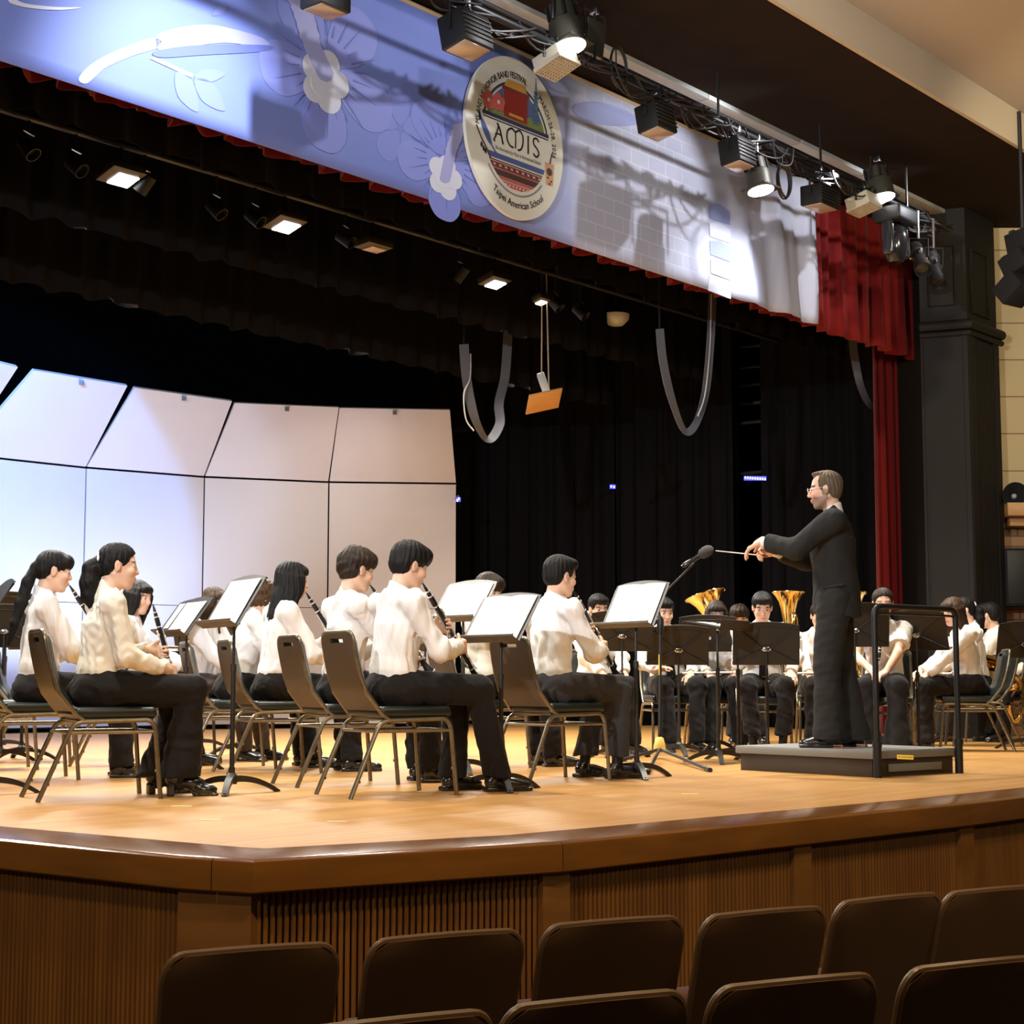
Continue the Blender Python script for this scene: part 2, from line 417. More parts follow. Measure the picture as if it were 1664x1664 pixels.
# black borders across the stage
def border(off, yref, xref, name_label, seed, top=6.4):
    s, z = onpros(xref, yref, off)
    return drape_thing('black_border_curtain', name_label, 'curtain', [pros(-19, off, 0), pros(.2, off, 0)], z, top, .035, .34, M['border_velour'], seed, hem=.02)
border(.9, 470, 1000, 'black border curtain directly behind the red valance', 11)
border(2.6, 476, 560, 'black border curtain behind the first row of stage lamps', 12)
border(4.2, 588, 640, 'lowest black border curtain in front of the acoustic shell', 13)
# black full-height curtains down the side of the stage, behind the players
cp = [atY(735, 1100, 23.2), atY(1000, 1100, 22.6), atY(1198, 1100, 21.6), atY(1246, 1100, 21.2), atY(1425, 1100, 19.9)]
for p in cp: p.z = 0
drape_thing('black_stage_curtain', 'black full-height curtain next to the acoustic shell', 'curtain', [cp[0] + (cp[0] - cp[1]).normalized() * .6, cp[1]], .01, 6.6, .06, .30, M['black_velour'], 21)
drape_thing('black_stage_curtain', 'black full-height curtain behind the microphone, next to the dark gap', 'curtain', [cp[1], cp[2]], .01, 6.6, .06, .28, M['black_velour'], 22)
drape_thing('black_stage_curtain', 'black full-height curtain behind the conductor', 'curtain', [cp[3], cp[4] + (cp[4] - cp[3]).normalized() * .1], .01, 6.6, .06, .26, M['black_velour'], 23)
# dark stage rear and side walls, stage ceiling
M['stage_wall'] = mat('stage_wall_dark', (.003, .003, .0032), .95, spec=.1)
struct(MB().box((-2, 27, 3.4), (36, .2, 7)).build('wall_back', M['stage_wall'], smooth=False), 'dark rear wall of the stage', 'wall')
q = [(12, 15.2), (12.2, 15.2), (12.2, 27), (12, 27)]
struct(MB().prism(q, 0, 7).build('wall_stage_side', M['stage_wall'], smooth=False))
q = [pros(-26, .45, 0), pros(8, .45, 0), pros(8, 16, 0), pros(-26, 16, 0)]
struct(MB().prism([(p.x, p.y) for p in q], 7.0, 7.1).build('ceiling_stage', M['stage_wall'], smooth=False))
# proscenium head wall, soffit, cream fascia and ceiling
SOF = 5.65
M['soffit'] = mat('dark_brown_soffit', (.024, .016, .0105), .9, noise=(3, .2), spec=.1)
M['cream'] = mat('cream_paint', (.60, .50, .36), .8, noise=(1.5, .06))
M['ceiling'] = mat('beige_ceiling', (.56, .46, .34), .85, noise=(1.2, .06))
q = [pros(-24, -2.15, 0), pros(2.4, -2.15, 0), pros(2.4, .55, 0), pros(-24, .55, 0)]
struct(MB().prism([(p.x, p.y) for p in q], SOF, SOF + .45).build('ceiling_soffit', M['soffit'], smooth=False), 'dark brown soffit in front of the stage opening', 'ceiling')
q = [pros(-24, .2, 0), pros(8, .2, 0), pros(8, .45, 0), pros(-24, .45, 0)]
struct(MB().prism([(p.x, p.y) for p in q], 5.55, 7.1).build('wall_proscenium', M['soffit'], smooth=False))
q = [pros(-24, -2.19, 0), pros(9, -2.19, 0), pros(9, -2.15, 0), pros(-24, -2.15, 0)]
struct(MB().prism([(p.x, p.y) for p in q], SOF - .01, SOF + .36).build('trim_9', M['cream'], smooth=False))
a, b = pros(-24, -2.17, SOF + .34), pros(9, -2.17, SOF + .34)
c_, d_ = pros(9, -9.5, SOF + 1.6), pros(-24, -9.5, SOF + 1.6)
struct(MB().add([a, b, c_, d_, a + Vector((0, 0, .1)), b + Vector((0, 0, .1)), c_ + Vector((0, 0, .1)), d_ + Vector((0, 0, .1))],
       [[0, 1, 2, 3], [7, 6, 5, 4], [0, 4, 5, 1], [1, 5, 6, 2], [2, 6, 7, 3], [3, 7, 4, 0]]).build('ceiling', M['ceiling'], smooth=False), 'beige auditorium ceiling', 'ceiling')
# ---------------------------------------------------------------- dark pillar at the side of the stage
M['pillar'] = mat('pillar_paint', (.0125, .0100, .0068), .65, noise=(2, .15), spec=.25)
pc = atY(1585, 1000, 17.4); pc.z = 0
def hitx(x, p, d):                                   # point p+d*t seen at image column x near the horizon
    r = ray(x, 1000); k = r.x / r.y; t = (k * p.y - p.x) / (d.x - k * d.y); return p + d * t
pl_dir = Vector((-.925, .379, 0)); pl_l = hitx(1507, pc, pl_dir); pl_r = hitx(1633, pc, DV)
pl_back = pl_r + UV * 1.2
ptop = SOF
foot = [(pl_l.x, pl_l.y), (pc.x, pc.y), (pl_r.x, pl_r.y), (pl_back.x + .0, pl_back.y), (pl_l.x * 1.04, pl_l.y * 1.04)]
mb = MB().prism(foot, 0, ptop)
nl = Vector((pl_dir.y, -pl_dir.x, 0)); nl = nl if nl.y < 0 else -nl
nr = -UV
zm = atY(1583, 527, 17.4).z
# half-round moulding
for p, q, n in ((pl_l, pc, nl), (pc, pl_r + DV * .05, nr)):
    pass
mpath = [pl_l + nl * .03 + Vector((0, 0, zm)), pc + (nl + nr).normalized() * .03 + Vector((0, 0, zm)), pl_r + nr * .03 + DV * .06 + Vector((0, 0, zm))]
mb.tube(mpath, .055, 12)
mb.tube([p - Vector((0, 0, .09)) for p in mpath], .03, 10)
def frame_on(p, q, n, u0, u1, z0, z1, r=.016):
    e = lambda u, z: p + (q - p) * u + n * .004 + Vector((0, 0, z))
    mb.tube([e(u0, z0), e(u1, z0), e(u1, z1), e(u0, z1)], r, 6, closed=True)
zz = lambda x, y: atY(x, y, 17.4).z
frame_on(pl_l, pc, nl, .2, .76, zz(1540, 494), zz(1540, 398))
frame_on(pc, pl_r, nr, .16, .74, zz(1600, 505), zz(1600, 402))
# raised border and flutes on the lower faces
def slat(p, q, n, u0, u1, z0, z1, th):
    a = p + (q - p) * u0; b = p + (q - p) * u1
    mb.prism([((a + n * .001).x, (a + n * .001).y), ((b + n * .001).x, (b + n * .001).y), ((b + n * th).x, (b + n * th).y), ((a + n * th).x, (a + n * th).y)][::-1], z0, z1)
slat(pl_l, pc, nl, .0, .05, 0, zm - .1, .02); slat(pl_l, pc, nl, .9, 1.0, 0, zm - .1, .02)
slat(pc, pl_r, nr, .0, .2, 0, zm - .1, .02); slat(pc, pl_r, nr, .84, 1.0, 0, zm - .1, .02)
for k in range(7): slat(pc, pl_r, nr, .24 + k * .084, .29 + k * .084, .3, zm - .15, .014)
struct(mb.build('wall_pillar', M['pillar'], angle=30), 'dark panelled pillar at the side of the stage opening', 'pillar')
# ---------------------------------------------------------------- cream block wall, brick wall
WY = pl_r.y + .25
def tile_mat(name, c1, c2, mortar, bw, bh, ms, rough):
    m = bpy.data.materials.new(name); m.use_nodes = True; nt = m.node_tree; N = nt.nodes; L = nt.links
    P = N['Principled BSDF']; P.inputs['Roughness'].default_value = rough
    tc = N.new('ShaderNodeTexCoord'); sp = N.new('ShaderNodeSeparateXYZ'); cb = N.new('ShaderNodeCombineXYZ')
    L.new(tc.outputs['Object'], sp.inputs[0]); L.new(sp.outputs['X'], cb.inputs['X']); L.new(sp.outputs['Z'], cb.inputs['Y'])
    br = N.new('ShaderNodeTexBrick'); L.new(cb.outputs[0], br.inputs['Vector']); br.inputs['Scale'].default_value = 1
    br.inputs['Brick Width'].default_value = bw; br.inputs['Row Height'].default_value = bh; br.inputs['Mortar Size'].default_value = ms
    br.inputs['Color1'].default_value = (*c1, 1); br.inputs['Color2'].default_value = (*c2, 1); br.inputs['Mortar'].default_value = (*mortar, 1)
    L.new(br.outputs['Color'], P.inputs['Base Color'])
    bn = N.new('ShaderNodeBump'); bn.inputs['Strength'].default_value = .5; bn.inputs['Distance'].default_value = .004; bn.invert = True
    L.new(br.outputs['Fac'], bn.inputs['Height']); L.new(bn.outputs[0], P.inputs['Normal'])
    return m
M['blocks'] = tile_mat('cream_wall_panels', (.52, .40, .21), (.50, .385, .20), (.16, .11, .05), 1.7, .415, .006, .75)
M['bricks'] = tile_mat('brown_wall_tiles', (.30, .155, .062), (.26, .13, .05), (.07, .035, .014), .62, .115, .007, .6)
zsh = atY(1640, 857, WY).z
struct(MB().box((8.2, WY + .15, (zsh + 7) / 2), (7.0, .3, 7 - zsh)).build('wall_right', M['blocks'], smooth=False), 'cream panelled wall right of the pillar', 'wall')
struct(MB().box((8.2, WY + .2, zsh / 2), (7.0, .3, zsh)).build('wall_right_lower', M['bricks'], smooth=False), 'brown tiled wall below the wooden ledge', 'wall')
za, zb = atY(1640, 822, WY).z, atY(1640, 843, WY).z
xl = atY(1622, 835, WY).x
t = thing('wooden_ledge', 'light wooden ledge on the tiled wall right of the pillar', 'ledge', (xl + 1.5, WY - .15, zb))
MB().box((0, 0, (za - zb) / 2), (3.0, .42, za - zb), bev=.006).build('ledge_board', M['shelf_wood'], t, angle=30)
MB().box((.03, .06, -(zb - zsh) / 2), (2.92, .2, zb - zsh), bev=.004).build('support_rail', M['shelf_wood'], t, angle=30)
# dark gap between the curtains: wall with pale rungs and a blue strip lamp
M['rung'] = mat('pale_shelf_edge', (.06, .055, .047), .6)
gp0, gp1 = cp[2] + UV * .9 + DV * -.1, cp[3] + UV * .9 + DV * .3
t = thing('wing_ladder', 'wall ladder with pale rungs seen in the gap between the black curtains', 'ladder', ((gp0 + gp1) / 2))
for y in (562, 596, 625, 655, 686, 768):
    a, b = atY(1204, y + 2, cp[2].y + .7), atY(1244, y - 2, cp[2].y + .35)
    MB().tube([a, b], .022, 6).build('rung', M['rung'], t, world=True)
for x in (1200, 1248):
    a = atY(x, 1000, cp[2].y + .6); MB().tube([Vector((a.x, a.y, 0)), Vector((a.x, a.y, 6.4))], .025, 6).build('rail', M['stage_wall'], t, world=True)
# ================================================================ smooth implicit surfaces for people
f32 = np.float32
class Sdf:
    def __init__(s, h): s.h = h; s.P = []
    def _a(s, fn, lo, hi, k, op): s.P.append((fn, np.array(lo, float), np.array(hi, float), k, op)); return s
    def cap(s, a, b, r1, r2, k=.02, op='u'):
        a = np.array(a, float); b = np.array(b, float); ab = b - a; L2 = max(float(ab @ ab), 1e-9)
        def fn(X, Y, Z):
            x, y, z = X - a[0], Y - a[1], Z - a[2]
            h = np.clip((x * ab[0] + y * ab[1] + z * ab[2]) / L2, 0, 1)
            return np.sqrt((x - h * ab[0]) ** 2 + (y - h * ab[1]) ** 2 + (z - h * ab[2]) ** 2) - (r1 + (r2 - r1) * h)
        r = max(r1, r2); return s._a(fn, np.minimum(a, b) - r, np.maximum(a, b) + r, k, op)
    def ell(s, c, r, R=None, k=.02, op='u'):
        c = np.array(c, float); r = np.array(r, float); R = np.eye(3) if R is None else np.array(R)
        def fn(X, Y, Z):
            x, y, z = X - c[0], Y - c[1], Z - c[2]
            u = x * R[0, 0] + y * R[1, 0] + z * R[2, 0]; v = x * R[0, 1] + y * R[1, 1] + z * R[2, 1]; q = x * R[0, 2] + y * R[1, 2] + z * R[2, 2]
            k0 = np.sqrt((u / r[0]) ** 2 + (v / r[1]) ** 2 + (q / r[2]) ** 2) + 1e-6
            k1 = np.sqrt((u / r[0] ** 2) ** 2 + (v / r[1] ** 2) ** 2 + (q / r[2] ** 2) ** 2) + 1e-6
            return k0 * (k0 - 1) / k1
        e = np.sqrt(((R * r) ** 2).sum(1)); return s._a(fn, c - e, c + e, k, op)
    def box(s, c, half, rr=.005, R=None, k=.01, op='u'):
        c = np.array(c, float); hf = np.array(half, float) - rr; R = np.eye(3) if R is None else np.array(R)
        def fn(X, Y, Z):
            x, y, z = X - c[0], Y - c[1], Z - c[2]
            u = np.abs(x * R[0, 0] + y * R[1, 0] + z * R[2, 0]) - hf[0]; v = np.abs(x * R[0, 1] + y * R[1, 1] + z * R[2, 1]) - hf[1]; q = np.abs(x * R[0, 2] + y * R[1, 2] + z * R[2, 2]) - hf[2]
            return np.sqrt(np.maximum(u, 0) ** 2 + np.maximum(v, 0) ** 2 + np.maximum(q, 0) ** 2) + np.minimum(np.maximum(np.maximum(u, v), q), 0) - rr
        e = (np.abs(R) * np.array(half, float)).sum(1); return s._a(fn, c - e, c + e, k, op)
    def loft(s, nodes, lat, k=.02, op='u'):      # nodes: (point, half width along lat, half depth)
        lat = np.array(lat, float); N = [(np.array(p, float), w_, d_) for p, w_, d_ in nodes]
        def fn(X, Y, Z):
            best = None
            for (a, w0, d0), (b, w1, d1) in zip(N, N[1:]):
                ab = b - a; L = np.linalg.norm(ab) + 1e-9; ax = ab / L
                l_ = lat - ax * (lat @ ax); l_ = l_ / np.linalg.norm(l_); fw = np.cross(l_, ax)
                x, y, z = X - a[0], Y - a[1], Z - a[2]
                t = x * ax[0] + y * ax[1] + z * ax[2]; h = np.clip(t / L, 0, 1); out = np.abs(t - h * L)
                u = x * l_[0] + y * l_[1] + z * l_[2]; v = x * fw[0] + y * fw[1] + z * fw[2]
                W = w0 + (w1 - w0) * h; D = d0 + (d1 - d0) * h
                k0 = np.sqrt((u / W) ** 2 + (v / D) ** 2) + 1e-6; k1 = np.sqrt((u / W ** 2) ** 2 + (v / D ** 2) ** 2) + 1e-6
                d = k0 * (k0 - 1) / k1
                d = np.sqrt(np.maximum(d, 0) ** 2 + out ** 2) + np.minimum(d, 0)
                best = d if best is None else np.minimum(best, d)
            return best
        lo = np.min([p - max(w_, d_) for p, w_, d_ in N], 0); hi = np.max([p + max(w_, d_) for p, w_, d_ in N], 0)
        return s._a(fn, lo, hi, k, op)
    def cut(s, p, n, r):                          # remove the side n points to, within r of p
        p = np.array(p, float); n = np.array(n, float) / np.linalg.norm(n)
        def fn(X, Y, Z):
            x, y, z = X - p[0], Y - p[1], Z - p[2]
            d = x * n[0] + y * n[1] + z * n[2]
            return np.where(x * x + y * y + z * z < r * r, d, -1.0)
        return s._a(fn, p - r, p + r, 0, 'i')
    def disp(s, fn, lo=None, hi=None):            # add fn(X,Y,Z) to the distance
        s.P.append((fn, lo, hi, 0, 'd')); return s
    def mesh(s):
        h = s.h; U_ = [p for p in s.P if p[4] == 'u']
        lo = np.min([p[1] for p in U_], 0) - 3 * h; hi = np.max([p[2] for p in U_], 0) + 3 * h
        n = np.ceil((hi - lo) / h).astype(int) + 1
        ax = [(lo[i] + h * np.arange(n[i])).astype(f32) for i in range(3)]
        F = np.full(tuple(n), .1, f32)
        for fn, a, b, k, op in s.P:
            if a is None: i0, i1 = np.zeros(3, int), n
            else:
                m_ = k + 2.5 * h; i0 = np.clip(np.floor((a - m_ - lo) / h).astype(int), 0, n); i1 = np.clip(np.ceil((b + m_ - lo) / h).astype(int) + 1, 0, n)
            if np.any(i1 <= i0): continue
            sl = tuple(slice(i0[i], i1[i]) for i in range(3))
            X = ax[0][sl[0]][:, None, None]; Y = ax[1][sl[1]][None, :, None]; Z = ax[2][sl[2]][None, None, :]
            d = fn(X, Y, Z).astype(f32); A = F[sl]
            if op == 'u':
                if k > 0:
                    q = np.clip(.5 + .5 * (A - d) / k, 0, 1); F[sl] = A + (d - A) * q - k * q * (1 - q)
                else: F[sl] = np.minimum(A, d)
            elif op == 's':
                d = -d
                if k > 0:
                    q = np.clip(.5 - .5 * (A - d) / k, 0, 1); F[sl] = A + (d - A) * q + k * q * (1 - q)
                else: F[sl] = np.maximum(A, d)
            elif op == 'i': F[sl] = np.maximum(A, d)
            else: F[sl] = A + d
        return nets(F, lo, h)
def nets(F, lo, h):
    Sg = F < 0; n = F.shape
    cs = [(i, j, k) for i in (0, 1) for j in (0, 1) for k in (0, 1)]
    sub = lambda A, c: A[c[0]:n[0] - 1 + c[0], c[1]:n[1] - 1 + c[1], c[2]:n[2] - 1 + c[2]]
    anyv = np.zeros((n[0] - 1, n[1] - 1, n[2] - 1), bool); allv = ~anyv
    for c in cs: q = sub(Sg, c); anyv |= q; allv &= q
    I = np.argwhere(anyv & ~allv)
    V = np.zeros((len(I), 3)); cnt = np.zeros(len(I))
    val = {c: F[I[:, 0] + c[0], I[:, 1] + c[1], I[:, 2] + c[2]].astype(float) for c in cs}
    for c in cs:
        for a in range(3):
            if c[a] == 0:
                e = list(c); e[a] = 1; e = tuple(e); A, B = val[c], val[e]
                x = (A < 0) != (B < 0); t = np.where(x, A / np.where(x, A - B, 1), 0)
                p = np.tile(np.array(c, float), (len(I), 1)); p[:, a] = t
                V[x] += p[x]; cnt[x] += 1
    V = (V / cnt[:, None] + I) * h + lo
    idx = np.full(anyv.shape, -1, np.int64); idx[tuple(I.T)] = np.arange(len(I))
    quads = []
    for a in range(3):
        b, c = (a + 1) % 3, (a + 2) % 3
        s0 = [slice(None)] * 3; s1 = [slice(None)] * 3
        s0[a] = slice(0, n[a] - 1); s1[a] = slice(1, n[a])
        for q in (b, c): s0[q] = slice(1, n[q] - 1); s1[q] = slice(1, n[q] - 1)
        A, B = Sg[tuple(s0)], Sg[tuple(s1)]
        for flip, mask in ((False, A & ~B), (True, ~A & B)):
            E = np.argwhere(mask)
            if not len(E): continue
            E[:, b] += 1; E[:, c] += 1
            def at(db, dc):
                q = E.copy(); q[:, b] -= db; q[:, c] -= dc; return idx[tuple(q.T)]
            Q = np.stack([at(1, 1), at(0, 1), at(0, 0), at(1, 0)], 1)
            quads.append(Q[:, ::-1] if flip else Q)
    Q = np.concatenate(quads) if quads else np.zeros((0, 4), int)
    Q = Q[(Q >= 0).all(1)]
    return V, Q
def relax(V, Q, it, lam=.5):
    E = np.concatenate([Q[:, [0, 1]], Q[:, [1, 2]], Q[:, [2, 3]], Q[:, [3, 0]]]); n = len(V)
    cnt = np.bincount(E[:, 0], minlength=n) + np.bincount(E[:, 1], minlength=n)
    for _ in range(it):
        A = np.stack([np.bincount(E[:, 0], V[E[:, 1], a], n) + np.bincount(E[:, 1], V[E[:, 0], a], n) for a in range(3)], 1) / np.maximum(cnt, 1)[:, None]
        V = V + lam * (A - V)
    return V
def np_obj(name, V, Q, m, parent, col=None):
    me = bpy.data.meshes.new(name); me.vertices.add(len(V)); me.vertices.foreach_set('co', V.astype(f32).ravel())
    me.loops.add(len(Q) * 4); me.loops.foreach_set('vertex_index', Q.astype(np.int32).ravel())
    me.polygons.add(len(Q)); me.polygons.foreach_set('loop_start', np.arange(0, len(Q) * 4, 4, dtype=np.int32))
    me.polygons.foreach_set('use_smooth', np.ones(len(Q), bool))
    me.update(calc_edges=True); me.validate()
    if col is not None:
        at = me.color_attributes.new('Col', 'FLOAT_COLOR', 'POINT'); at.data.foreach_set('color', np.c_[col, np.ones(len(col))].astype(f32).ravel())
    me.materials.append(m); o = bpy.data.objects.new(name, me); C.objects.link(o); o.parent = parent
    return o
def folds(seed, amp, fr, stretch=(1, 1, 1)):
    r = np.random.RandomState(seed); A = r.normal(size=(5, 3)); A /= np.linalg.norm(A, axis=1)[:, None]; A *= np.array(stretch); ph = r.uniform(0, 6.28, 5)
    def fn(X, Y, Z):
        g = [A[i, 0] * X + A[i, 1] * Y + A[i, 2] * Z for i in range(5)]
        a = np.sin(fr * g[0] + ph[0] + 1.6 * np.sin(fr * .5 * g[1] + ph[1])); b = np.sin(fr * 1.7 * g[2] + ph[2] + 1.3 * np.sin(fr * .6 * g[3] + ph[3]))
        return amp * (.65 * a + .45 * a * b + .25 * np.sin(fr * .45 * g[4] + ph[4]))
    return fn
V3 = lambda *a: np.array(a, float)
def nrm(v): return v / (np.linalg.norm(v) + 1e-9)
def rotz(a): c, s = math.cos(a), math.sin(a); return np.array([[c, -s, 0], [s, c, 0], [0, 0, 1.]])
def roty(a): c, s = math.cos(a), math.sin(a); return np.array([[c, 0, s], [0, 1, 0], [-s, 0, c]])
def rotx(a): c, s = math.cos(a), math.sin(a); return np.array([[1, 0, 0], [0, c, -s], [0, s, c]])
def ik(a, b, l1, l2, pole):
    d = b - a; L = np.linalg.norm(d)
    if L > (l1 + l2) * .995: b = a + d / L * (l1 + l2) * .995; d = b - a; L = np.linalg.norm(d)
    u = d / L; x = (l1 * l1 - l2 * l2 + L * L) / (2 * L); hgt = math.sqrt(max(l1 * l1 - x * x, 0))
    p = np.array(pole, float); p = p - u * (p @ u); return a + u * x + nrm(p) * hgt, b
SKIN = V3(.74, .47, .335)
class Person:
    def __init__(s, name_label, loc, yaw, scale=1.0, lean=0, side=0, hy=0, hp=0, ht=0, hand_l=None, hand_r=None, pole_l=(-.4, .6, -.6), pole_r=(-.4, -.6, -.6),
                 dir_l=None, dir_r=None, palm_l=(0, 0, -1), palm_r=(0, 0, -1), curl_l=(.35, .4, .3), curl_r=(.35, .4, .3),
                 knee=.40, spread=.10, feet=((.40, .12), (.40, -.12)), hair='short', hairm='hair_black', top='shirt', topm='shirt', legm='trouser',
                 hem=.075, hemz=.075, h=.0065, hs=1.0, female=False, beard=False, seed=1, stand=False, sleeve=.93, shoe='loafer', flare=0, skin=None, shx=0, cuffs=False, glasses=False, twist=0, tie=False, sit=0.0, tights=False, apart=0.0, sock=.165, reach=0.0):
        s.__dict__.update(locals()); s.t = thing('person', name_label, 'person', loc, yaw)
        s.pose(); s.body(); s.clothes(); s.hairdo()
        s.shoes()
    def pose(s):
        k = s.scale; z = s.sit
        if s.stand:
            s.pel = V3(0, 0, .93) * k; up = .50
        else:
            s.pel = V3(-.115, 0, .578 + z) * 1.0
        R = rotz(rad(s.twist)) @ rotx(rad(s.side)) @ roty(rad(s.lean)); s.R = R
        P = lambda x, y, zz: s.pel + R @ (V3(x, y, zz) * k)
        s.waist = P(-.005, 0, .15); s.chest = P(.0, 0, .33); s.shl = P(-.01, 0, .455); s.nb = P(-.012, 0, .50)
        sw = .165 if s.female else .182
        s.shL, s.shR = P(-.012, sw, .435), P(-.012, -sw, .435)
        s.Rh = rotz(rad(s.twist + s.hy)) @ rotx(rad(s.ht)) @ roty(rad(s.hp))
        hn = P(.014, 0, .560); s.hb = hn; s.hk = k * s.hs if s.stand else (.5 + .5 * k) * s.hs
        s.hc = hn + s.Rh @ (V3(.022, 0, .085) * s.hk)
        hw = .092
        if s.stand:
            s.hipL, s.hipR = s.pel + V3(0, hw, -.03) * k, s.pel + V3(0, -hw, -.03) * k
            (fx, fy), (gx, gy) = s.feet
            s.anL, s.anR = V3(fx, fy, .085), V3(gx, gy, .085)
            s.knL = (s.hipL + s.anL) / 2 + V3(.03, 0, .02); s.knR = (s.hipR + s.anR) / 2 + V3(.03, 0, .02)
        else:
            s.hipL, s.hipR = s.pel + V3(.02, hw, -.015), s.pel + V3(.02, -hw, -.015)
            kx = -.115 + .455 * k + s.reach
            kn = s.spread
            s.knL, s.knR = V3(kx, kn + s.apart, .560 + z), V3(kx, -kn - s.apart, .560 + z)
            (fx, fy), (gx, gy) = s.feet
            s.anL, s.anR = V3(fx, fy, .09), V3(gx, gy, .09)
        l1, l2 = .285 * k, .245 * k
        W = lambda p, d: (s.pel + V3(.1, d, -.1)) if p is None else np.array(p, float)
        s.elL, s.wrL = ik(s.shL, W(s.hand_l, .15), l1, l2, s.pole_l); s.elR, s.wrR = ik(s.shR, W(s.hand_r, -.15), l1, l2, s.pole_r)
        if s.dir_l is None: s.dir_l = s.wrL - s.elL
        if s.dir_r is None: s.dir_r = s.wrR - s.elR
    def head(s, p): return s.hc + s.Rh @ (np.array(p, float) * s.hk)
    def hand(s, B, wr, d, pn, left, curl):
        k = s.scale * .98; d = nrm(np.array(d, float)); pn = np.array(pn, float); pn = nrm(pn - d * (pn @ d)); lat = np.cross(d, pn)
        th = -lat if left else lat; lat = -th                      # lat runs away from the thumb
        B.cap(wr - d * .01, wr + d * .03 * k, .024 * k, .026 * k, .02)
        B.box(wr + d * .05 * k, (.046 * k, .039 * k, .0135 * k), .012, np.stack([d, lat, pn], 1), .012)
        for i, L in enumerate((.072, .080, .075, .058)):
            p = wr + d * (.09 - .004 * abs(i - 1.3)) * k + lat * (-.0295 + .0198 * i) * k; ang = 0.0; fd = nrm(d + lat * (-.09 + .06 * i))
            r = .0092 * k
            for j, (fr, c) in enumerate(zip((.45, .31, .24), curl)):
                ang += c; q = p + (fd * math.cos(ang) + pn * math.sin(ang)) * L * fr * k; B.cap(p, q, r, r * .93, .004); p = q; r *= .93
        p = wr + d * .022 * k + th * .03 * k; v = nrm(th * .62 + d * .62 + pn * .38)
        q = p + v * .045 * k; B.cap(p, q, .0135 * k, .011 * k, .014); v = nrm(v * .7 + d * .6 + pn * .25 - th * .2)
        B.cap(q, q + v * .034 * k, .0108 * k, .0085 * k, .004)
    def body(s):
        B = Sdf(s.h); k = s.scale; lat = s.R @ V3(0, 1, 0); H = s.head; R = s.Rh; hk = s.hk
        B.loft([(s.pel - s.R @ V3(0, 0, .06), .10, .07), (s.pel, .13, .08), (s.waist, .10, .06), (s.chest, .12, .07), (s.shl, .11, .045), (s.nb, .052, .048)], lat, .03)
        # head
        B.cap(s.nb - s.R @ V3(0, 0, .04), s.head((-.028, 0, -.055)), .054 * hk, .05 * hk, .03)
        B.ell(H((-.014, 0, .032)), V3(.093, .075, .084) * hk, R, .02)
        B.ell(H((.024, 0, -.04)), V3(.062, .057, .078) * hk, R, .03)
        B.cap(H((.06, -.012, -.1)), H((.06, .012, -.1)), .0175 * hk, .0175 * hk, .025)
        B.cap(H((-.02, .052, -.045)), H((.045, .03, -.093)), .017 * hk, .014 * hk, .02); B.cap(H((-.02, -.052, -.045)), H((.045, -.03, -.093)), .017 * hk, .014 * hk, .02)
        B.cap(H((.066, -.036, .026)), H((.066, .036, .026)), .0125 * hk, .0125 * hk, .016)
        for y in (-1, 1):
            B.ell(H((.088, .031 * y, .006)), V3(.012, .015, .008) * hk, R, .01, 's')
            B.ell(H((.0745, .031 * y, .006)), V3(.011, .0145, .0085) * hk, R, .003)
            B.ell(H((.06, .04 * y, -.028)), V3(.023, .021, .02) * hk, R, .02)
            Re = R @ rotz(rad(-18 * y)); B.ell(H((-.008, .077 * y, -.006)), V3(.019, .0085, .033) * hk, Re, .006)
            B.ell(H((-.004, .086 * y, -.004)), V3(.009, .006, .018) * hk, Re, .004, 's')
        ns_ = .006 if s.beard else 0
        B.cap(H((.081, 0, .014)), H((.0985 + ns_, 0, -.029)), .0065 * hk, .0095 * hk, .010)
        B.ell(H((.089 + ns_ * .6, 0, -.033)), V3(.012, .0165, .009) * hk, R, .008)
        B.ell(H((.079, 0, -.06)), V3(.017, .026, .008) * hk, R, .008); B.ell(H((.077, 0, -.073)), V3(.016, .022, .008) * hk, R, .008)
        # arms
        for sh, el, wr in ((s.shL, s.elL, s.wrL), (s.shR, s.elR, s.wrR)):
            B.cap(sh, el, .041 * k, .036 * k, .02); B.cap(el, wr, .038 * k, .024 * k, .02)
        s.hand(B, s.wrL, s.dir_l, s.palm_l, True, s.curl_l); s.hand(B, s.wrR, s.dir_r, s.palm_r, False, s.curl_r)
        for hp, kn, an in ((s.hipL, s.knL, s.anL), (s.hipR, s.knR, s.anR)):
            B.cap(hp, kn, .07, .05, .04); B.cap(kn, an, .05, .034, .03)
            B.cap(an, an + V3(.0, 0, -.03), .032, .034, .01)
        V, Q = B.mesh()
        base = SKIN if s.skin is None else np.array(s.skin); col = np.tile(base, (len(V), 1))
        L = (V - s.hc) @ s.Rh / s.hk                         # head-local coordinates
        near = (np.abs(L) < .14).all(1)
        def paint(m, c, a=1.0): m = m & near; col[m] = col[m] * (1 - a) + np.array(c) * a
        x, y, z = L[:, 0], np.abs(L[:, 1]), L[:, 2]
        paint((x > .05) & (np.hypot((y - .04) / .024, (z + .03) / .018) < 1), base * V3(1.06, .80, .74), .5)
        paint((x > .07) & (np.hypot(y / .021, (z + .066) / .0105) < 1), (.50, .17, .14), .8)
        eye = np.hypot((y - .031) / .0155, (z - .006) / .0075); paint((x > .06) & (eye < 1), (.62, .58, .54)); paint((x > .06) & (np.hypot((y - .031) / .0085, (z - .006) / .0085) < 1), (.02, .013, .01))
        paint((x > .05) & (y > .014) & (y < .052) & (np.abs(z - (.027 - .12 * np.abs(y - .03))) < .0055), (.03, .022, .018), .9)
        col[V[:, 2] < s.sock] = (.008, .008, .009)
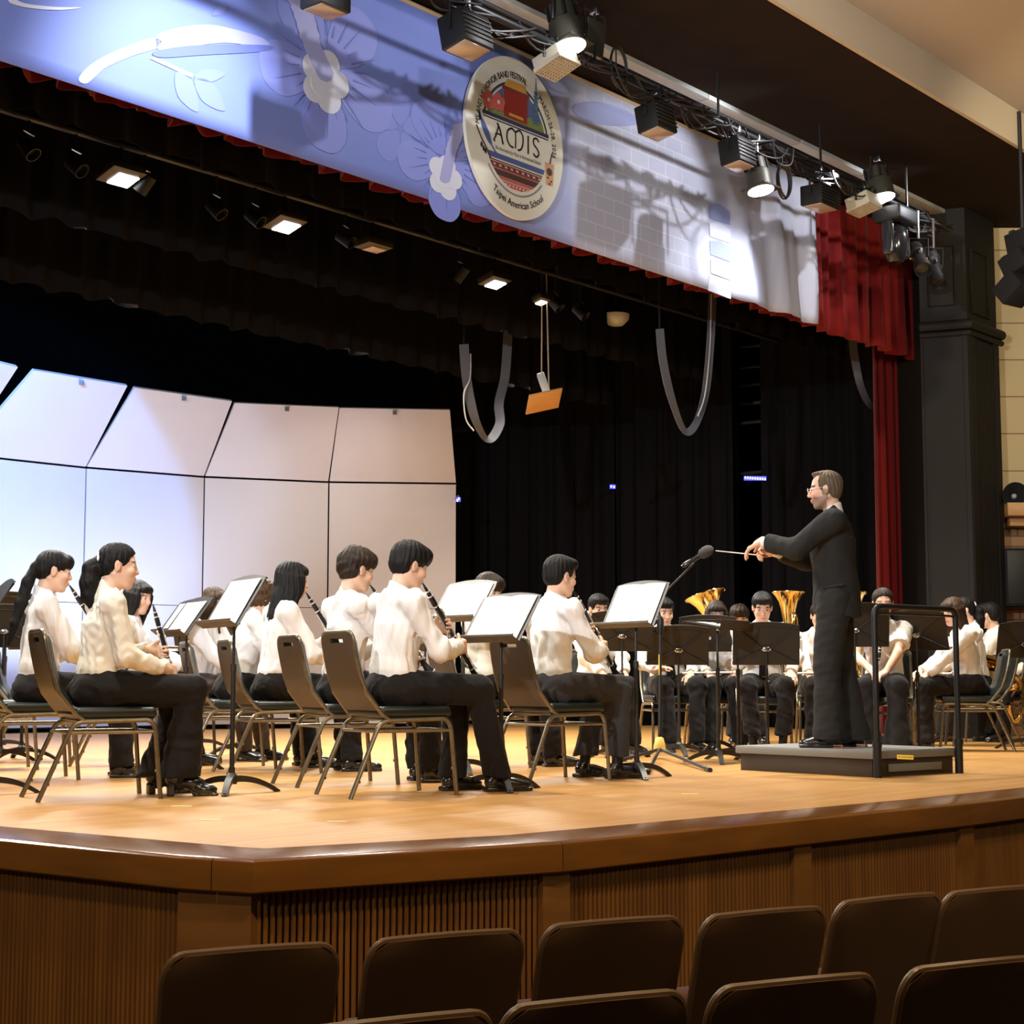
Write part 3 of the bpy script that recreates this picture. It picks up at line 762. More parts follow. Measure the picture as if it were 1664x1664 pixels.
        if s.beard:
            bd = (z < -.045) & (x > -.005) & (z > -.125) & (np.hypot(y / .022, (z + .066) / .011) > 1) | ((z < .0) & (x > -.02) & (x < .016) & (z > -.07) & (y > .04))
            paint(bd, (.16, .10, .065), .75)
        s.o_body = np_obj('body', V, Q, M['skin'], s.t, col)
    def clothes(s):
        k = s.scale; lat = s.R @ V3(0, 1, 0); R = s.R; P = lambda x, y, z: s.pel + R @ (V3(x, y, z) * k)
        B = Sdf(s.h); f = .93 if s.female else 1.0; blaz = s.top == 'jacket'
        if blaz:
            B.loft([(P(-.01, 0, -.145), .192, .165), (P(-.005, 0, -.02), .186, .160), (P(0, 0, .15), .168, .145), (P(.005, 0, .33), .188, .155), (P(-.005, 0, .44), .170, .110), (P(-.012, 0, .495), .085, .075)], lat, .03)
            ua, ub, fa, fb = .074, .066, .062, .052
        else:
            B.loft([(P(.0, 0, .025), .160 * f, .120), (P(0, 0, .08), .165 * f, .125), (P(0, 0, .15), .150 * f, .112), (P(.006, 0, .32), .168 * f, .118 if not s.female else .125), (P(-.005, 0, .435), .155 * f, .085), (P(-.012, 0, .49), .075, .066)], lat, .03)
            if s.female: B.ell(P(.075, .06, .30), (.06, .062, .065), R, .05); B.ell(P(.075, -.06, .30), (.06, .062, .065), R, .05)
            ua, ub, fa, fb = .060, .056, .054, .043
        for sh, el, wr, dr, palm in ((s.shL, s.elL, s.wrL, s.dir_l, 1), (s.shR, s.elR, s.wrR, s.dir_r, 1)):
            if s.sleeve < .5:
                e = sh + (el - sh) * (.35 + s.sleeve); B.cap(sh, e, ua * k, (ub + .016) * k, .04); B.cut(e, e - sh, .13)
            else:
                e = el + (wr - el) * (s.sleeve if not blaz else .80)
                B.cap(sh, el, ua * k, ub * k, .04); B.cap(el, e, fa * k, fb * k, .03)
                B.cap(el + (e - el) * .75, e, (fb + .004) * k, (fb + .001) * k, .01); B.cut(e, e - el, .075)
        B.cap(s.nb - R @ V3(0, 0, .035) * k, s.shL, .05 * k, .052 * k, .05); B.cap(s.nb - R @ V3(0, 0, .035) * k, s.shR, .05 * k, .052 * k, .05)
        if not blaz:                                              # collar
            B.loft([(P(-.012, 0, .47), .074, .068), (P(-.008, 0, .515), .060, .059), (P(.0, 0, .56), .0585, .058)], lat, .012)
            for q in (-1, 1): B.cap(P(.045, .012 * q, .49), P(.062, .045 * q, .462), .014, .010, .008)
            B.cut(P(-.008, 0, .532), R @ V3(.45, 0, 1), .10)
            zb_ = s.pel[2]; f1, f2 = folds(s.seed, .009, 46, (1, 1, .6)), folds(s.seed + 9, .0052, 105, (1, 1, .55))
            B.disp(lambda X, Y, Z: (f1(X, Y, Z) + f2(X, Y, Z)) * np.clip((Z - zb_ - .02) / .12, .15, 1))
            bd = s.R @ V3(0, 0, -1); B.cut(P(0, 0, .012), bd, .3)
        else:
            for q in (-1, 1):                                     # opening at the front with lapels
                B.cap(P(.105, .03 * q, .14), P(.095, .072 * q, .40), .012, .018, .012); B.cap(P(.095, .072 * q, .40), P(.03, .075 * q, .50), .018, .015, .012)
            B.ell(P(.155, 0, .40), (.06, .055, .16), R, .012, 's'); B.ell(P(.02, 0, .535), (.05, .05, .065), R, .01, 's')
            B.disp(folds(s.seed, .005, 26)); B.disp(folds(s.seed + 9, .0018, 70))
            B.cut(P(0, 0, -.135), s.R @ V3(.12, 0, -1), .34)
        V, Q = B.mesh(); V = relax(V, Q, 2); np_obj({'jacket': 'jacket'}.get(s.top, 'shirt'), V, Q, M['suit' if blaz else s.topm], s.t)
        if blaz:
            B = Sdf(s.h); B.loft([(P(.04, 0, .10), .06, .07), (P(.04, 0, .33), .085, .085), (P(0, 0, .46), .09, .07), (P(-.012, 0, .515), .064, .062)], lat, .02)
            B.loft([(P(-.01, 0, .49), .068, .066), (P(.0, 0, .565), .0605, .060)], lat, .01); B.cut(P(-.008, 0, .543), R @ V3(.45, 0, 1), .10)
            for el, wr in ((s.elL, s.wrL), (s.elR, s.wrR)):
                d = nrm(wr - el); B.cap(wr - d * .09, wr + d * .012, .040, .038, 0); B.cut(wr + d * .004, d, .06)
            V, Q = B.mesh(); np_obj('shirt', V, Q, M['shirt'], s.t)
        if s.tie:
            m_ = MB(); pts = [P(.075, 0, .49), P(.12, 0, .43), P(.142, 0, .33), P(.138, 0, .2), P(.145, 0, .08)]
            wd = [.016, .018, .026, .034, .038]; vs = []
            for p, w_ in zip(pts, wd):
                for q in (-1, 1): vs.append(p + lat * w_ * q)
                for q in (1, -1): vs.append(p + lat * w_ * q + R @ V3(-.008, 0, 0))
            fs = [[4 * i + a, 4 * i + (a + 1) % 4, 4 * i + 4 + (a + 1) % 4, 4 * i + 4 + a] for i in range(4) for a in range(4)] + [[3, 2, 1, 0], [16, 17, 18, 19]]
            m_.add(vs, fs); m_.build('necktie', M['trouser'], s.t)
        # trousers
        B = Sdf(s.h)
        B.ell(s.pel + V3(0, 0, .0), (.14, .172 * f + (.01 if s.female else 0), .13) if not s.stand else (.12, .165, .16), None, .03)
        if not s.stand: B.ell(s.pel + V3(-.03, 0, -.035), (.13, .178, .09), None, .03)
        B.loft([(s.pel, .165 * f, .115), (P(0, 0, .09), .140 * f, .104)], lat, .02)
        for hp, kn, an in ((s.hipL, s.knL, s.anL), (s.hipR, s.knR, s.anR)):
            t0 = .108 if not s.stand else .118; mid = kn + (an - kn) * .45
            low = an + nrm(an - kn) * .05 if s.stand or s.flare else an
            kr = .082 if not s.stand else .092; mr = .068 if not s.stand else .092
            B.cap(hp, kn, t0, kr, .035)
            B.cap(kn, mid, kr - .002, mr + s.flare * .3, .025); B.cap(mid, low, mr + s.flare * .3, s.hem + s.flare, .02)
            ze = s.hemz; B.cut(V3(low[0], low[1], ze), (.0, 0, -1), .19)
        q_ = .45 if s.stand else 1; zt_ = s.pel[2] + .10; g1, g2 = folds(s.seed + 3, .008 * q_, 36), folds(s.seed + 5, .004 * q_, 90)
        B.disp(lambda X, Y, Z: (g1(X, Y, Z) + g2(X, Y, Z)) * np.clip((zt_ - Z) / .10, .1, 1))
        B.cut(P(0, 0, .10), s.R @ V3(0, 0, 1), .3)
        V, Q = B.mesh(); V = relax(V, Q, 3); np_obj('trousers', V, Q, M['tights' if s.tights else s.legm], s.t)
    def shoes(s):
        for an, kn in ((s.anL, s.knL), (s.anR, s.knR)):
            d = V3(1, 0, 0); side = 1 if an[1] > 0 else -1; d = nrm(V3(1, .16 * side, 0)) if not hasattr(s, 'fdir') else s.fdir
            Rf = np.stack([d, V3(-d[1], d[0], 0), V3(0, 0, 1)], 1); B = Sdf(max(.0045, s.h * .8)); p = lambda x, y, z: V3(an[0], an[1], 0) + Rf @ V3(x, y, z)
            hl = .055 if s.shoe == 'heel' else 0
            B.ell(p(.125, 0, .032), (.078, .043, .032), Rf, .02); B.ell(p(.05, 0, .045 + hl * .5), (.085, .037, .036), Rf, .025)
            B.ell(p(-.035, 0, .05 + hl * .8), (.04, .034, .04), Rf, .02)
            top = .16 if s.shoe == 'heel' else .095
            B.cap(p(-.015, 0, .07 + hl), p(-.012, 0, top), .037, .039, .02)
            if s.shoe == 'heel':
                B.box(p(-.045, 0, .03), (.02, .022, .03), .004, Rf, .006); B.box(p(.12, 0, .008), (.085, .038, .008), .006, Rf, .006); B.ell(p(.035, 0, .01), (.045, .05, .022), Rf, .012, 's')
            else:
                B.box(p(.062, 0, .011), (.138, .042, .011), .009, Rf, .004); B.box(p(-.045, 0, .013), (.03, .039, .013), .006, Rf, .002)
            B.cut(p(-.012, 0, top), (0, 0, 1), .09); B.cut(p(.05, 0, .0), (0, 0, -1), .25)
            V, Q = B.mesh(); o = np_obj('shoe', V, Q, M['shoe'], s.t)
            if s.stand:
                mb = MB(); mb.box((0, 0, .011), (.064, .083, .022), bev=.004); o2 = mb.build('heel_block', M['tan_sole'], o); o2.location = Vector(p(-.05, 0, 0)); o2.rotation_euler = (0, 0, math.atan2(d[1], d[0]))
            if s.shoe == 'flat': pass
            # sock
    def hairdo(s):
        st = s.hair; H = s.head; R = s.Rh; k = s.hk; B = Sdf(s.h * .9)
        E = lambda c, r, kk=.015, op='u': B.ell(H(c), V3(*r) * k, R, kk, op)
        BX = lambda c, r, rr=.01, kk=.01, op='s': B.box(H(c), V3(*r) * k, rr, R, kk, op)
        if st == 'bald': return
        if st == 'receding':
            E((-.018, 0, .038), (.100, .081, .088)); E((-.045, 0, -.005), (.064, .072, .07)); E((.03, 0, .105), (.045, .05, .014))
            BX((.115, 0, -.02), (.075, .2, .105)); E((.075, .05, .085), (.05, .03, .05), .01, 's'); E((.075, -.05, .085), (.05, .03, .05), .01, 's')
            BX((.03, 0, -.10), (.045, .2, .075)); BX((-.02, 0, -.155), (.2, .2, .08))
        elif st in ('short', 'bowl', 'puffy'):
            g = {'short': 0, 'bowl': .006, 'puffy': .010}[st]
            E((-.016, 0, .046), (.104 + g, .087 + g, .088 + g)); E((-.046, 0, .0), (.068 + g, .077 + g, .075))
            E((.052, 0, .085), (.052, .066, .034), .02)
            if st != 'short': E((.066, 0, .06), (.036, .068, .036), .02)
            fz = .048 if st == 'short' else .018
            BX((.125, 0, fz - .15), (.075, .2, .15)); BX((.04, 0, -.11 + (.02 if st == 'short' else .035)), (.062, .2, .075))
            for y in (-1, 1): E((-.008, .09 * y, -.018), (.03, .03, .036), .01, 's')
            BX((-.02, 0, -.175), (.2, .2, .1)); E((-.02, 0, -.13), (.075, .063, .07), .01, 's')
        else:
            E((-.016, 0, .042), (.101, .084, .085)); E((-.05, 0, .0), (.062, .074, .07))
            if st == 'pony': E((.095, 0, -.012), (.066, .098, .088), .006, 's')
            if st != 'pony': E((.058, .0, .062), (.036, .066, .036), .02)
            BX((.128, 0, -.115 + (.03 if st == 'pony' else .0)), (.075, .2, .135)); 
            if st in ('pony', 'ponyfringe'):
                if st == 'ponyfringe': E((.056, 0, .06), (.045, .074, .045), .02); BX((.145, 0, -.13), (.07, .2, .15))
                BX((.045, 0, -.10), (.055, .2, .085))
                for y in (-1, 1): E((-.008, .092 * y, -.014), (.028, .03, .036), .01, 's')
                BX((-.02, 0, -.17), (.2, .2, .09)); E((-.02, 0, -.13), (.07, .06, .065), .01, 's')
                root = H((-.112, 0, .012)); B.cap(H((-.085, 0, .025)), root, .032, .026, .015)
                ln = .36 if st == 'ponyfringe' else .26
                a = root; dirs = [V3(-.042, 0, -.05), V3(-.012, 0, -.10), V3(.0, 0, -.10), V3(.015, .0, -.09)] if st == 'pony' else [V3(-.045, 0, -.10), V3(-.035, 0, -.13), V3(-.035, 0, -.13), V3(-.03, 0, -.13)]
                rr = [.026, .048, .052, .042, .012] if st == 'pony' else [.026, .036, .036, .03, .010]
                for i, dv in enumerate(dirs):
                    b = a + rotz(rad(s.hy)) @ dv * (.72 if st == 'pony' else 1); B.cap(a, b, rr[i], rr[i + 1], .02); a = b
            elif st in ('long', 'longside'):
                for y in (-1, 1):
                    E((.02, .076 * y, -.02), (.05, .022, .09), .02)
                    B.loft([(H((.0, .078 * y, .02)), .022, .055), (H((-.005, .086 * y, -.10)), .024, .055), (H((-.02, .090 * y, -.20)), .022, .05)], R @ V3(0, 1, 0), .03)
                z0 = s.hc + R @ (V3(-.05, 0, .02) * k); lat = R @ V3(0, 1, 0); bk = rotz(rad(s.twist + s.hy)) @ V3(-1, 0, 0)
                up = s.R @ V3(0, 0, 1); sx = V3(0, 0, 0) if st == 'long' else rotz(rad(s.twist)) @ V3(.10, .05, 0)
                n = [(z0, .086, .055), (z0 + bk * .03 - up * .14 + sx * .4, .092, .05), (z0 + bk * .055 - up * .27 + sx, .085, .035), (z0 + bk * .06 - up * .40 + sx * 1.2, .05, .02)]
                B.loft(n, lat, .03)
                BX((.075, 0, -.08), (.045, .068, .12), .01, .008)
            elif st == 'curly':
                E((-.03, 0, .02), (.11, .10, .11)); BX((.13, 0, -.1), (.075, .2, .13)); BX((-.02, 0, -.19), (.2, .2, .08))
        hl = s.hc.copy(); Rm = R; kk = k; seed = s.seed
        curl = st == 'curly'
        def strands(X, Y, Z):
            x, y, z = X - hl[0], Y - hl[1], Z - hl[2]
            u = (x * Rm[0, 0] + y * Rm[1, 0] + z * Rm[2, 0]) / kk + .03; v = (x * Rm[0, 1] + y * Rm[1, 1] + z * Rm[2, 1]) / kk; q = (x * Rm[0, 2] + y * Rm[1, 2] + z * Rm[2, 2]) / kk
            if curl: return .008 * np.sin(u * 95 + 2 * np.sin(v * 60)) * np.sin(q * 90 + 2 * np.sin(u * 50)) + .004 * np.sin(v * 120)
            ph = np.arctan2(v, u); r_ = np.sqrt(u * u + v * v)
            wgt = np.clip(r_ / .06, 0, 1)
            return wgt * (.0020 * np.sin(ph * 19 + 1.5 * np.sin(q * 22 + seed) + seed) + .0018 * np.sin(ph * 41 + 2 * np.sin(q * 35 + seed)))
        if st == 'puffy': B.disp(folds(s.seed, .006, 62))
        B.disp(strands)
        V, Q = B.mesh(); np_obj('hair', V, Q, M[s.hairm], s.t)
        if st == 'pony':
            MB().tube([s.hc + R @ (V3(-.112 + .0 * a, .03 * math.cos(a), .03 + .03 * math.sin(a)) * k) for a in [i * math.pi / 6 for i in range(12)]], .008, 8, closed=True).build('hair_tie', M['paper'], s.t)
M['tan_sole'] = mat('tan_leather_sole', (.42, .17, .07), .5)
M['tights'] = mat('dark_tights', (.030, .018, .013), .5, bump=(120, .2, .002))
# ================================================================ furniture and instruments
def make_chair():
    t = thing('banquet_chair', 'x', 'chair')
    W = .205
    seat = MB(); seat.box((.015, 0, .445), (.43, .42, .062), bev=.024, seg=4)
    seat.build('seat', M['vinyl'], t, angle=60)
    MB().box((.015, 0, .409), (.40, .38, .014), bev=.004).build('seat_pan', M['frame'], t)
    for y in (-1, 1):
        yy = W * y
        rail = [(-.155, yy, .400), (.175, yy, .407)]
        MB().tube(rail, .0125, 10).build('seat_rail', M['frame'], t)
        fr = arc((.17, yy, .407), (.212, yy, .405), (.222, yy * 1.01, .35), 6) + [(.252, yy * 1.05, .0)]
        lg = MB().tube(fr, .0125, 10); lg.tube([(.237, yy * 1.03, .145), (.222, yy * 1.03, .142)], .008, 6); lg.build('leg', M['frame'], t)
        rr = arc((-.15, yy, .400), (-.20, yy, .400), (-.222, yy, .35), 6) + [(-.375, yy * 1.04, .0)]
        lg = MB().tube(rr, .0125, 10)
        for z_ in (.09, .20): lg.tube([(-.222 - .153 * (1 - z_ / .35), yy * 1.03, z_), (-.205 - .153 * (1 - z_ / .35), yy * 1.03, z_ - .004)], .008, 6)
        lg.build('leg', M['frame'], t)
        MB().tube([(-.225, yy, .345), (.224, yy, .345)], .009, 8).build('stretcher', M['frame'], t)
    for x in (-.23, .226): MB().tube([(x, -W, .345), (x, W, .345)], .008, 8).build('stretcher', M['frame'], t)
    def bx(v): return -.165 - .075 * min(1, v * 3) - (v * .125) - .012 * math.sin(v * math.pi)      # lean of the back, v 0..1
    def halfw(v):
        w_ = .202 - .018 * v
        return w_
    # frame: inverted U
    left = [Vector((-.15, W, .405))] + [Vector((bx(v), halfw(v) + .004, .405 + .475 * v)) for v in [.06, .15, .3, .5, .7, .84]]
    R_ = .055; vt = .965
    top = []
    for k in range(7):
        a = math.pi / 2 * k / 6; v = .86 + (vt - .86) * math.sin(a); top.append(Vector((bx(v), halfw(.9) + .004 - R_ * (1 - math.cos(a)), .405 + .475 * v + .004)))
    path = left + top; path = path + [Vector((p.x, -p.y, p.z)) for p in path[::-1]]
    MB().tube(path, .0115, 10).build('back_frame', M['frame'], t)
    nu, nv = 14, 16
    def surf(off, th, hole=None, inset=0.0, v0=.10, v1=.955):
        def fn(u, vv):
            v = v0 + (v1 - v0) * vv; w_ = halfw(v) - inset
            e = 1.0
            if vv > .86: q = (vv - .86) / .14; e = 1 - .24 * (1 - math.sqrt(max(0, 1 - q * q)))
            if inset and vv < .1: q = 1 - vv / .1; e = 1 - .10 * (1 - math.sqrt(max(0, 1 - q * q)))
            sl = -.20; n = Vector((1, 0, .25)).normalized()
            return Vector((bx(v) + off, (u * 2 - 1) * w_ * e, .405 + .475 * v)), n
        return MB().slab(nu, nv, fn, th, hole)
    hole = lambda i, j: j == 14 and 4 <= i <= 9
    surf(-.010, .014, hole).build('backrest', M['vinyl_back'], t, angle=40)
    puff = lambda u, v: .012 + .026 * min(1, min(u, 1 - u) * 9) ** .5 * min(1, min(v, 1 - v) * 9) ** .5
    surf(.004, puff, hole, .012, .13, .945).build('back_cushion', M['vinyl'], t, angle=40)
    return t
def make_stand(h=.98, tilt=28, label='x', extra=0.0, flat=False, wide=.51, name='music_stand'):
    # desk faces +x (the player's side); origin on the floor below the shaft
    t = thing(name, label, 'music stand')
    for a in (60, 180, 300):
        a = rad(a); d = Vector((math.cos(a), math.sin(a), 0)); n = Vector((-d.y, d.x, 0)); vs = []; N_ = 9
        for i in range(N_ + 1):
            u = i / N_; r_ = .012 + .27 * u; z = .088 * (1 - u ** 2.2) + .004; hh = .020 + .012 * (1 - u) if i < N_ else .004
            wv = .020 - .004 * u
            for q, zz_ in ((-1, 0), (1, 0), (1, 1), (-1, 1)): vs.append(d * r_ + n * wv * q + Vector((0, 0, max(.001, z - hh) if zz_ == 0 else z + .004)))
        fs = [[4 * i + a_, 4 * i + (a_ + 1) % 4, 4 * i + 4 + (a_ + 1) % 4, 4 * i + 4 + a_] for i in range(N_) for a_ in range(4)] + [[3, 2, 1, 0], [4 * N_, 4 * N_ + 1, 4 * N_ + 2, 4 * N_ + 3]]
        m = MB().add(vs, fs); m.tube([d * .262 + Vector((0, 0, .0)), d * .262 + Vector((0, 0, .018))], .012, 8); m.build('leg', M['stand'], t, angle=30)
    MB().lathe([(.030, .05), (.030, .095), (.018, .11), (.018, .14)], 14).build('hub', M['stand'], t)
    MB().tube([(0, 0, .06), (0, 0, h * .66)], .0135, 12).build('shaft', M['stand'], t)
    m = MB().tube([(0, 0, h * .60), (0, 0, h)], .0085, 10); m.tube([(0, 0, h * .64), (0, 0, h * .68)], .0165, 12); m.build('upper_tube', M['stand'], t)
    # desk in its own frame: u across (y), v up the desk, n towards the player
    ti = rad(tilt); v_ = Vector((-math.sin(ti), 0, math.cos(ti))); n_ = Vector((math.cos(ti), 0, math.sin(ti))); O = Vector((.016, 0, h - .02))
    hw, b0, b1 = wide / 2, -.125, .185
    def fn(u, v):
        y = (u * 2 - 1); bow = .026 * (1 - y * y); vv = b0 + (b1 - b0 + bow) * v
        rnd = 1.0
        if v > .9: q = (v - .9) / .1; rnd = 1 - .03 * (1 - math.sqrt(max(0, 1 - q * q)))
        return O + v_ * vv + Vector((0, y * hw * rnd, 0)) - n_ * .022 * (y * y - 1) * 0, n_
    MB().slab(16, 8, fn, .003).build('desk', M['stand'], t, angle=40)
    q = O + v_ * b0
    lip = MB().add([q + Vector((0, -hw, 0)), q + Vector((0, hw, 0)), q + Vector((0, hw, 0)) + n_ * .062, q + Vector((0, -hw, 0)) + n_ * .062] +
                   [p - v_ * .004 for p in (q + Vector((0, -hw, 0)), q + Vector((0, hw, 0)), q + Vector((0, hw, 0)) + n_ * .062, q + Vector((0, -hw, 0)) + n_ * .062)],
                   [[0, 1, 2, 3], [7, 6, 5, 4], [0, 4, 5, 1], [1, 5, 6, 2], [2, 6, 7, 3], [3, 7, 4, 0]])
    lip.tube([q + Vector((0, -hw, 0)) + n_ * .062 + v_ * .004, q + Vector((0, hw, 0)) + n_ * .062 + v_ * .004], .005, 6)
    lip.build('ledge', M['desk_under'] if 'desk_under' in M else M['stand'], t, angle=40)
    br = MB()
    for sy in (-1, 1):
        br.tube([O - n_ * .012 + Vector((0, .02 * sy, 0)), O + v_ * (b1 - .01) - n_ * .006 + Vector((0, hw * .93 * sy, 0))], .0055, 6)
        br.tube([O - n_ * .012 + Vector((0, .02 * sy, 0)), O + v_ * (b0 + .015) - n_ * .006 + Vector((0, hw * .93 * sy, 0))], .0055, 6)
    rim = [O + v_ * (b1 + .026 * (1 - y * y) - .003) - n_ * .004 + Vector((0, y * hw * .985, 0)) for y in [i / 8 - 1 for i in range(17)]]
    br.tube(rim, .005, 6)
    br.tube([O + v_ * .145 + Vector((0, y * hw * .985, 0)) - n_ * .003 + v_ * .022 * (1 - y * y) for y in [i / 4 - 1 for i in range(9)]], .003, 5)
    br.build('brace', M['stand'], t)
    cl = MB(); cl.box(O - n_ * .018, (.022, .05, .035), bev=.004); cl.tube([O - n_ * .018 + Vector((0, -.034, 0)), O - n_ * .018 + Vector((0, .034, 0))], .009, 10)
    cl.build('clamp', M['chrome'], t)
    t['_desk'] = (h, tilt)
    return t
M['desk_under'] = mat('stand_ledge_enamel', (.050, .036, .022), .45, spec=.5)
def sheet_mat():
    m = bpy.data.materials.new('printed_music'); m.use_nodes = True; nt = m.node_tree; N = nt.nodes; L = nt.links; P = N['Principled BSDF']
    P.inputs['Roughness'].default_value = .75; P.inputs['Specular IOR Level'].default_value = .2
    uv = N.new('ShaderNodeTexCoord'); sp = N.new('ShaderNodeSeparateXYZ'); L.new(uv.outputs['Object'], sp.inputs[0])
    def math_(op, a, b=None, c=None):
        n = N.new('ShaderNodeMath'); n.operation = op
        for i, q in enumerate((a, b, c)):
            if q is None: continue
            if isinstance(q, (int, float)): n.inputs[i].default_value = q
            else: L.new(q, n.inputs[i])
        return n.outputs[0]
    v = sp.outputs['Z']; u = sp.outputs['Y']
    row = math_('FRACT', math_('MULTIPLY', v, 34.0)); sub = math_('FRACT', math_('MULTIPLY', v, 34.0 * 9))
    line = math_('MULTIPLY', math_('LESS_THAN', row, .55), math_('LESS_THAN', sub, .28))
    nz = N.new('ShaderNodeTexNoise'); nz.inputs['Scale'].default_value = 150; L.new(uv.outputs['Object'], nz.inputs['Vector'])
    dots = math_('MULTIPLY', math_('LESS_THAN', row, .62), math_('GREATER_THAN', nz.outputs['Fac'], .62))
    ink = math_('MAXIMUM', math_('MULTIPLY', line, .8), math_('MULTIPLY', dots, .8))
    mg = math_('LESS_THAN', math_('ABSOLUTE', math_('SUBTRACT', math_('ABSOLUTE', u), .118)), .098)
    ink = math_('MULTIPLY', ink, mg)
    mx = N.new('ShaderNodeMix'); mx.data_type = 'RGBA'; L.new(ink, mx.inputs['Factor']); mx.inputs['A'].default_value = (.86, .85, .80, 1); mx.inputs['B'].default_value = (.12, .11, .10, 1)
    L.new(mx.outputs['Result'], P.inputs['Base Color']); return m
M['music'] = sheet_mat()
def put_music(stand, label, pages=2, w=.23, hh=.305, m='music', dy=0.0, cat='sheet music', name='sheet_music', lift=.0, curl=.012):
    # pages resting on the ledge of a stand
    h, tilt = stand['_desk']; ti = rad(tilt)
    o = thing(name, label, cat, stand.location, stand.rotation_euler.z)
    O = Vector((.016, 0, h - .02)); v_ = Vector((-math.sin(ti), 0, math.cos(ti))); n_ = Vector((math.cos(ti), 0, math.sin(ti)))
    o.location = stand.matrix_basis @ (O + v_ * (-.121) + n_ * .005)
    ys = [(-w, 0), (0, w)] if pages == 2 else [(-w / 2, w / 2)]
    for a, b in ys:
        def fn(u, v):
            y = a + (b - a) * u + dy; f = abs(y - dy) / w if pages == 2 else .5
            bulge = curl * math.sin(math.pi * min(1, f)) if pages == 2 else curl * .3 * v
            return Vector((bulge + .002, y, v * hh + lift)), Vector((1, 0, 0))
        p = MB().slab(8, 6, fn, .0015)
        pg = p.build('page', M[m], o, angle=60); pg.rotation_euler = (0, -ti, 0)
    return o
def bore(a, b):                                  # frame with z from a to b
    a, b = Vector(a), Vector(b); x, y, d = basis(b - a); Mx = Matrix((x, y, d)).transposed().to_4x4(); Mx.translation = a; return Mx
def clarinet(label, a, b, roll=0.0, cat='clarinet', name='clarinet', plates=True):
    """a = mouthpiece tip, b = bell end, world coordinates"""
    L = (Vector(b) - Vector(a)).length; k = L / .66
    t = thing(name, label, cat); t.matrix_basis = bore(a, b) @ Matrix.Rotation(roll, 4, 'Z')
    MB().lathe([(.003 * k, 0), (.006 * k, .02 * k), (.0115 * k, .06 * k), (.0125 * k, .085 * k)], 14).build('mouthpiece', M['ebony'], t)
    MB().lathe([(.0135 * k, .084 * k), (.0158 * k, .10 * k), (.0158 * k, .135 * k), (.0140 * k, .15 * k), (.0138 * k, .56 * k)], 16).build('tube', M['ebony'], t)
    MB().lathe([(.0148 * k, .556 * k), (.0155 * k, .585 * k), (.021 * k, .62 * k), (.033 * k, .655 * k), (.034 * k, .66 * k), (.030 * k, .66 * k), (.018 * k, .62 * k)], 20).build('bell', M['ebony'], t)
    for z in (.055, .086, .15, .345, .362, .556, .658):
        r_ = .0150 if z < .6 else .0348
        if z == .055: r_ = .0125
        MB().lathe([(r_ * k - .001, (z - .004) * k), (r_ * k + .0007, (z - .0035) * k), (r_ * k + .0007, (z + .0035) * k), (r_ * k - .001, (z + .004) * k)], 18).build('ring', M['silver'], t)
    rnd = random.Random(int(L * 1e5) + len(label)); kw = MB()
    for ang in (.5, -.6, 1.9, -2.0):
        ca, sa = math.cos(ang), math.sin(ang); r_ = .0185 * k
        for z0, z1 in ((.17, .335), (.375, .545)): kw.tube([(r_ * ca, r_ * sa, z0 * k), (r_ * ca, r_ * sa, z1 * k)], .0032 * k, 6)
    for i, z in enumerate([.18, .20, .222, .243, .262, .285, .305, .328, .385, .405, .43, .455, .475, .5, .52, .54]):
        ang = rnd.uniform(-2.2, 2.2); d = Vector((math.cos(ang), math.sin(ang), 0)); c = d * .0175 * k + Vector((0, 0, z * k))
        kw.add(*_disc(c, d, rnd.uniform(.010, .0145) * k, .0055 * k))
        if i % 3 == 0: kw.tube([c, c + Vector((d.x * .008 * k, d.y * .008 * k, .03 * k))],   .0042 * k, 6)
    kw.build('keywork', M['silver'], t)
    return t
def _disc(c, d, r, th, n=10):
    x, y, d = basis(d); vs = []
    for q in (0, th):
        for i in range(n): a = 2 * math.pi * i / n; vs.append(Vector(c) + d * q + x * r * math.cos(a) + y * r * math.sin(a))
    fs = [[i, (i + 1) % n, n + (i + 1) % n, n + i] for i in range(n)] + [list(range(n))[::-1], [n + i for i in range(n)]]
    return vs, fs
def flute(label, a, b):
    L = (Vector(b) - Vector(a)).length; t = thing('flute', label, 'flute'); t.matrix_basis = bore(a, b)
    MB().lathe([(.0095, 0), (.0098, .01), (.0098, L)], 14).build('tube', M['silver'], t)
    MB().box((.011, 0, .14), (.004, .018, .03), bev=.0015).build('lip_plate', M['silver'], t)
    for z in (.20, L - .14): MB().lathe([(.0105, z), (.0118, z + .002), (.0118, z + .018), (.0105, z + .02)], 14).build('joint_ring', M['silver'], t)
    kw = MB(); kw.tube([(.013, .008, .24), (.013, .008, L - .03)], .002, 6)
    for i in range(13): kw.add(*_disc(Vector((.0095, 0, .235 + i * (L - .28) / 12)), Vector((1, 0, 0)), .0078, .005))
    kw.build('keywork', M['silver'], t); return t
